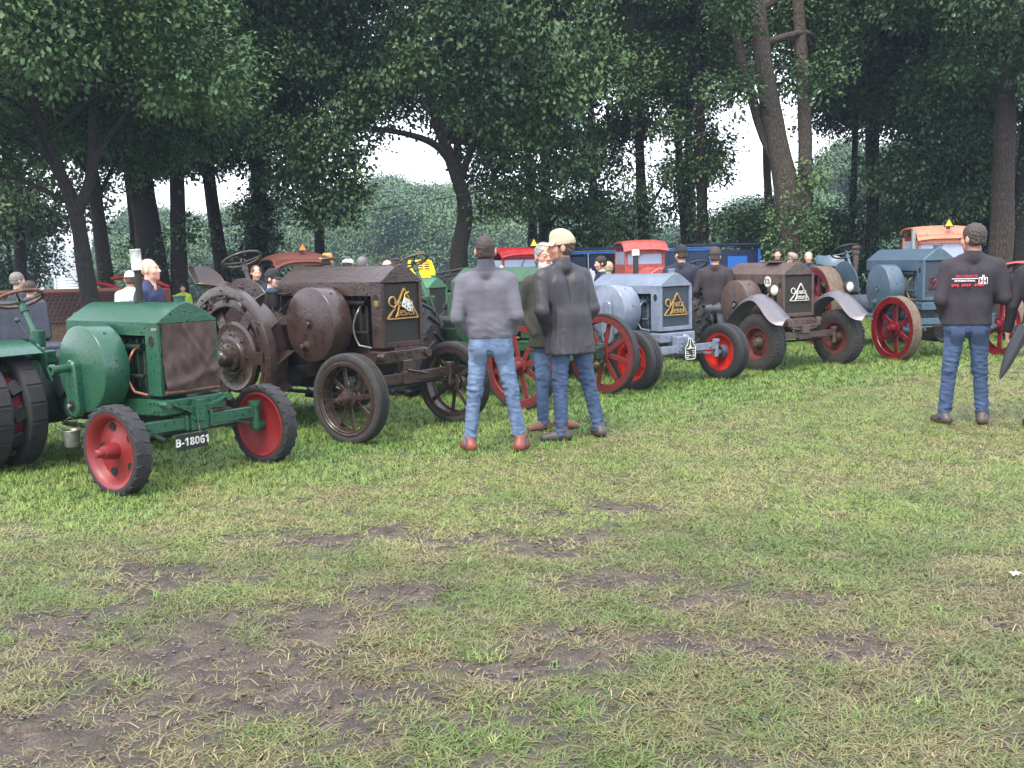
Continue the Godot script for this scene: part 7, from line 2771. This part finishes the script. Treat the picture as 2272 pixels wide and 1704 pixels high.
func build_people() -> void:
	var jeans := [lin(46, 62, 96), lin(112, 138, 176)]
	var dark_trousers := [lin(48, 48, 54), lin(70, 70, 76)]
	var near := 0.0115
	# the man in the grey jumper
	var p := person("man from behind in grey zip-neck jumper and faded jeans, hands in pockets", Vector3(-0.14, 0, -8.4), PI - 0.02, {height = 1.82, cell = near, hip = Vector3(0.03, 0, 0), lean = Vector3(0.02, 0, 0.0), feet = [Vector3(0.23, 0.085, 0.0), Vector3(-0.2, 0.085, -0.03)], toes = [0.4, -0.3], bulk = 0.98, leg = 0.96, trousers = [lin(52, 70, 102), lin(134, 156, 188)], fade = 0.62, pockets = true, shoes = lin(132, 66, 54),
		jacket = lin(100, 98, 108), accent = lin(72, 74, 84), accent_y = Vector2(1.50, 2.0), top = "jumper", hem = 0.96, fold = 0.003, fold_x = 3.0, fold_y = 9.0, collar = 0.085, skin = lin(190, 130, 112), hair = lin(66, 50, 44), hair_thick = 0.003, shag = 0.002, stubble = 0.2, band = {col = lin(96, 94, 104)}, shoulders = 0.195, seed = 1.0})
	# the bearded man behind
	person("grey-bearded man with glasses in an olive jacket facing the capped man", Vector3(0.37, 0, -9.4), 0.25, {height = 1.76, cell = 0.018, feet = [Vector3(0.1, 0.085, 0.0), Vector3(-0.1, 0.085, 0.02)], toes = [0.9, -1.2], trousers = jeans, fade = 0.35, shoes = lin(124, 78, 60), jacket = lin(54, 54, 46), hem = 0.8, flare = 0.02, hair = lin(176, 172, 168), head = Vector3(-0.05, 0, 0.02), beard = true, beard_col = lin(196, 192, 190), glasses = true, skin = lin(196, 134, 112), look = 0.1, seed = 2.0, bulk = 1.02, top = "jacket", style = "receding", hat = "", belly = 0.06})
	# the man in the cap
	p = person("man in beige cap and long dark jacket, face in profile to the left", Vector3(0.6, 0, -8.85), -2.6, {height = 1.84, cell = near, hip = Vector3(0.06, 0, 0.05), lean = Vector3(0.04, 0, 0.04), feet = [Vector3(0.19, 0.085, 0.02), Vector3(-0.19, 0.085, -0.02)], toes = [1.1, -0.3], trousers = [lin(42, 58, 88), lin(98, 122, 160)], fade = 0.4, shoes = lin(70, 62, 58), jacket = lin(52, 47, 54), jmat = M.wax, hem = 0.75, flare = 0.045, fold = 0.006, fold_x = 12.0, fold_y = 2.0, collar = 0.065, hair = lin(92, 72, 58), hat = "cap", hat_col = lin(186, 172, 148), skin = lin(192, 136, 114), look = 1.1, stubble = 0.3, shoulders = 0.215, arm = 1.08, bulk = 1.03, seed = 3.0})
	# the man in the fleece
	p = person("man from behind in dark fleece with red and white printed back and jeans", Vector3(4.11, 0, -9.06), PI - 0.32, {height = 1.82, cell = near, hip = Vector3(-0.01, 0, 0), lean = Vector3(-0.03, 0, 0), feet = [Vector3(0.16, 0.085, 0.0), Vector3(-0.16, 0.085, 0.02)], toes = [0.5, -0.15], trousers = [lin(40, 56, 88), lin(94, 118, 156)], fade = 0.38, pockets = true, shoes = lin(78, 64, 58), jacket = lin(46, 40, 49), hem = 0.9, flare = 0.02, fold = 0.004, fold_x = 9.0, fold_y = 2.4, hair = lin(78, 64, 56), hair_thick = 0.011, shag = 0.0035, look = 0.75, glasses = true, skin = lin(196, 136, 116), shoulders = 0.205, bulk = 1.06, arm = 1.08, collar = 0.05, seed = 4.0,
		arms = ["pocket", [Vector3(-0.06, -0.27, -0.04), Vector3(0.1, -0.02, 0.22), Vector3(0.3, 0, 0), Vector3.UP, 0.5]]})
	var grid := {}
	for q in last_jacket.v:
		if q.z < 0.0:
			for a in 2:
				for b in 2:
					var key := Vector2i(int(floor(q.x / 0.016)) + a, int(floor(q.y / 0.016)) + b)
					grid[key] = minf(grid.get(key, 0.0), q.z)
	var jk: Node = p.get_node("jacket")
	var red := mat(rgb(196, 44, 62), 0.8)
	var white := mat(rgb(214, 214, 220), 0.8)
	var ty := 1.335
	on_back(text_geo("McCORMICK", 0.0295, 0.018, ty), red, jk, "back_print", grid, true)
	on_back(text_geo("INTERNATIONAL", 0.0215, 0.03, ty - 0.04), white, jk, "back_print", grid, true)
	on_back(patch(0.135, ty - 0.024, -0.075, ty - 0.0185), white, jk, "back_print", grid)
	for q in [[0.135, 3], [0.055, 4], [-0.05, 4]]:
		for k in q[1]:
			on_back(patch(q[0] - k * 0.02, ty - 0.09 + 0.004 * (k % 2), q[0] - k * 0.02 - 0.013, ty - 0.066), red, jk, "back_print", grid)
	on_back(patch(-0.08, ty - 0.07, -0.15, ty - 0.012), white, jk, "back_emblem", grid)
	on_back(patch(-0.106, ty - 0.012, -0.124, ty + 0.008), white, jk, "back_emblem", grid)
	var ink := mat(rgb(30, 28, 36), 0.8)
	for q in [[-0.085, -0.096, -0.065, -0.017], [-0.133, -0.145, -0.065, -0.017], [-0.096, -0.107, -0.047, -0.036], [-0.123, -0.133, -0.047, -0.036]]:
		on_back(patch(q[0], ty + q[2], q[1], ty + q[3], 0.002), ink, jk, "back_emblem", grid)
	on_back(patch(-0.109, ty - 0.065, -0.121, ty - 0.014, 0.002), red, jk, "back_emblem", grid)
	on_back(patch(-0.11, ty - 0.006, -0.12, ty + 0.004, 0.002), red, jk, "back_emblem", grid)
	# the person cut off by the right edge, with a furled umbrella
	person("person in black coat and brimmed hat cut off by the right edge, holding an umbrella", Vector3(4.71, 0, -8.78), PI - 0.5, {height = 1.74, cell = 0.02, feet = [Vector3(0.12, 0.085, -0.02), Vector3(-0.12, 0.085, 0.02)], trousers = [lin(112, 136, 160), lin(150, 172, 192)], jacket = lin(40, 36, 44), hem = 0.86, flare = 0.05, hat = "hat", hat_col = lin(40, 38, 42), hair = lin(72, 60, 52), shoes = lin(62, 62, 68), bulk = 1.08, seed = 5.0, shoulders = 0.22,
		arms = [[Vector3(0.08, -0.29, 0.0), Vector3(0.03, -0.22, 0.08), Vector3(0, -0.5, 0.2), Vector3(1, 0, 0), 1.0], "pocket"]})
	var um := thing("umbrella", "furled black umbrella pointing down to the left at the right edge", "umbrella", Vector3(4.2, 0.42, -8.62), 0.0)
	var g := Geo.new()
	var ax := Vector3(0.2, 0.43, -0.04).normalized()
	var bs := Basis(Quaternion(Vector3.UP, ax))
	g.t = Transform3D(bs, Vector3.ZERO)
	var rows := []
	for i in 12:
		var u := i / 11.0
		var row := []
		for j in 24:
			var a := TAU * j / 24.0
			var r := (0.006 + 0.045 * sin(pow(u, 0.8) * 2.3)) * (1.0 + 0.2 * sin(a * 8.0 + u * 3.0) * u)
			row.append(Vector3(cos(a) * r, 0.05 + u * 0.5, sin(a) * r))
		rows.append(row)
	g.sheet(rows, 0.0, true)
	part(um, "umbrella_cover", g, mat(rgb(34, 36, 44), 0.7))
	g = Geo.new()
	g.t = Transform3D(bs, Vector3.ZERO)
	g.cyl(0.006, -0.03, 0.62, 8, 0.001)
	part(um, "umbrella_shaft", g, M.steel)
	g = Geo.new()
	g.t = Transform3D(bs, Vector3(0, 0, 0))
	g.tube([Vector3(0, 0.6, 0), Vector3(0, 0.7, 0), Vector3(0.02, 0.74, 0), Vector3(0.05, 0.74, 0), Vector3(0.07, 0.71, 0)], 0.012, 8)
	part(um, "umbrella_handle", g, M.wood)
	var sc := thing("paper_scrap", "crumpled white scrap of paper in the grass at the right edge", "litter", Vector3(2.42, 0.02, -4.72))
	g = Geo.new()
	var sr := []
	for i in 7:
		var row := []
		for j in 7:
			row.append(Vector3((i - 3) * 0.008, 0.014 * cloth_noise.get_noise_2d(i * 0.9, j * 0.9) + 0.008, (j - 3) * 0.007))
		sr.append(row)
	g.sheet(sr, 0.001)
	part(sc, "paper", g, M.white_paint)
	# two men in dark caps beyond the grey-blue tractor
	person("man in black cap and navy jacket, left of two standing behind the grey-blue tractor", Vector3(2.62, 0, -15.4), 2.9, {height = 1.75, cell = 0.022, trousers = dark_trousers, jacket = lin(38, 40, 58), hem = 0.85, hat = "cap", hat_col = lin(38, 36, 40), hair = lin(90, 74, 62), look = 0.7, seed = 6.0, bulk = 1.1, shoulders = 0.22})
	person("man in brown-black cap and softshell jacket, right of two behind the grey-blue tractor", Vector3(3.06, 0, -15.0), 2.85, {height = 1.7, cell = 0.02, trousers = [lin(96, 98, 108), lin(126, 128, 138)], jacket = lin(52, 44, 48), hem = 0.84, hat = "cap", hat_col = lin(70, 58, 52), hair = lin(96, 80, 66), seed = 7.0, bulk = 1.06, shoulders = 0.215,
		arms = [[Vector3(0.08, -0.28, -0.02), Vector3(0.0, -0.2, 0.12), Vector3(0, -0.3, 0.1), Vector3(1, 0, 0), 0.5], "pocket"]})
	# faces beyond the green and brown tractors
	person("bald man in navy padded jacket, in profile to the right behind the green hood", Vector3(-3.84, 0, -10.8), 1.5, {height = 1.73, cell = 0.02, style = "bald", jacket = lin(44, 50, 84), trousers = dark_trousers, skin = lin(214, 158, 136), hair = lin(120, 96, 80), stubble = 0.18, fold = 0.014, collar = 0.05, seed = 8.0, bulk = 1.15, nod = -0.12})
	person("person in white cap with red edge, back turned, left of the bald man", Vector3(-5.62, 0, -15.0), PI + 0.5, {height = 1.58, cell = 0.026, hat = "cap", hat_col = lin(206, 206, 214), hat_rim = lin(176, 36, 44), jacket = lin(92, 98, 104), accent = lin(222, 226, 226), accent_y = Vector2(1.3, 1.55), trousers = dark_trousers, hair = lin(110, 84, 70), seed = 9.0})
	person("grey-haired person at the far left edge, seen past the steering wheel", Vector3(-7.05, 0, -14.5), 2.4, {height = 1.62, cell = 0.028, jacket = lin(50, 46, 58), trousers = dark_trousers, hair = lin(150, 142, 134), hair_thick = 0.014, seed = 10.0})
	person("brown-haired person at the far left, half behind the steering wheel", Vector3(-6.64, 0, -14.0), 2.7, {height = 1.5, cell = 0.028, jacket = lin(78, 76, 92), trousers = dark_trousers, hair = lin(84, 64, 52), hair_thick = 0.014, seed = 11.0})
	person("man with short brown hair facing us below the brown tractor's steering wheel", Vector3(-4.0, 0, -16.0), 0.45, {height = 1.63, cell = 0.026, jacket = lin(44, 46, 54), trousers = dark_trousers, hair = lin(112, 90, 74), skin = lin(206, 150, 128), style = "receding", nod = 0.15, seed = 12.0})
	person("boy in black cap and bright blue shirt behind the brown tractor's fuel filter", Vector3(-3.05, 0, -13.0), 1.35, {height = 1.56, cell = 0.024, hat = "cap", hat_col = lin(34, 34, 40), jacket = lin(36, 84, 158), trousers = jeans, hair = lin(70, 54, 46), skin = lin(214, 164, 146), nod = 0.1, seed = 13.0, bulk = 0.9})
	person("person in straw hat whose crown shows above the brown hood", Vector3(-3.04, 0, -17.0), 2.6, {height = 1.80, cell = 0.03, hat = "hat", hat_col = lin(198, 148, 84), jacket = lin(40, 44, 56), trousers = dark_trousers, seed = 14.0})
	person("person in plain white cap just above the brown hood", Vector3(-2.7, 0, -17.0), 2.9, {height = 1.71, cell = 0.03, hat = "flat", hat_col = lin(232, 232, 236), jacket = lin(70, 76, 88), trousers = dark_trousers, seed = 15.0})
	person("grey-haired person whose crown shows above the brown hood", Vector3(-2.47, 0, -17.1), 2.8, {height = 1.73, cell = 0.03, jacket = lin(62, 60, 66), trousers = dark_trousers, hair = lin(142, 136, 138), hair_thick = 0.014, seed = 16.0})
	person("balding person left of the brown steering wheel over the radiator", Vector3(-1.93, 0, -16.1), 2.4, {height = 1.66, cell = 0.028, style = "bald", jacket = lin(50, 54, 66), trousers = dark_trousers, skin = lin(216, 164, 144), seed = 17.0})
	person("dark-haired man with white collar in profile by the open blue trailer", Vector3(1.55, 0, -17.0), -1.35, {height = 1.63, cell = 0.026, jacket = lin(36, 40, 56), accent = lin(206, 206, 210), accent_y = Vector2(1.52, 1.6), trousers = dark_trousers, hair = lin(50, 38, 34), hair_thick = 0.016, skin = lin(208, 150, 128), nod = 0.12, seed = 18.0})
	person("fair-haired person just behind the dark-haired man by the trailer", Vector3(1.74, 0, -17.7), -2.6, {height = 1.53, cell = 0.03, jacket = lin(90, 92, 104), trousers = dark_trousers, hair = lin(214, 190, 150), hair_thick = 0.016, seed = 19.0})
	person("young man with dark hair in black and green jacket looking towards us", Vector3(5.84, 0, -22.0), -0.2, {height = 1.70, cell = 0.028, jacket = lin(40, 42, 48), accent = lin(44, 140, 70), accent_y = Vector2(1.2, 1.42), trousers = dark_trousers, hair = lin(60, 46, 40), skin = lin(212, 156, 138), seed = 20.0})
	person("man in light flat cap looking down between two others", Vector3(5.98, 0, -21.4), 0.9, {height = 1.61, cell = 0.028, hat = "flat", hat_col = lin(160, 146, 128), jacket = lin(60, 58, 60), trousers = dark_trousers, hair = lin(150, 140, 134), nod = 0.4, seed = 21.0})
	person("white-haired old man in navy coat holding a hand to his chest", Vector3(6.22, 0, -21.0), -0.25, {height = 1.61, cell = 0.026, jacket = lin(46, 52, 72), trousers = dark_trousers, hair = lin(222, 218, 212), style = "receding", skin = lin(206, 148, 130), seed = 22.0, bulk = 1.1,
		arms = [[Vector3(0.07, -0.27, 0.04), Vector3(-0.13, 0.15, 0.2), Vector3(-0.5, 0.4, 0.0), Vector3(0, 0.2, 1), 1.1], "down"]})
	person("child in yellow high-visibility vest between the green hood and the steel rear wheel", Vector3(-7.5, 0, -23.2), 0.4, {height = 1.25, cell = 0.03, jacket = lin(186, 206, 60), accent = lin(226, 104, 36), accent_y = Vector2(0.98, 1.16), trousers = dark_trousers, seed = 23.0})
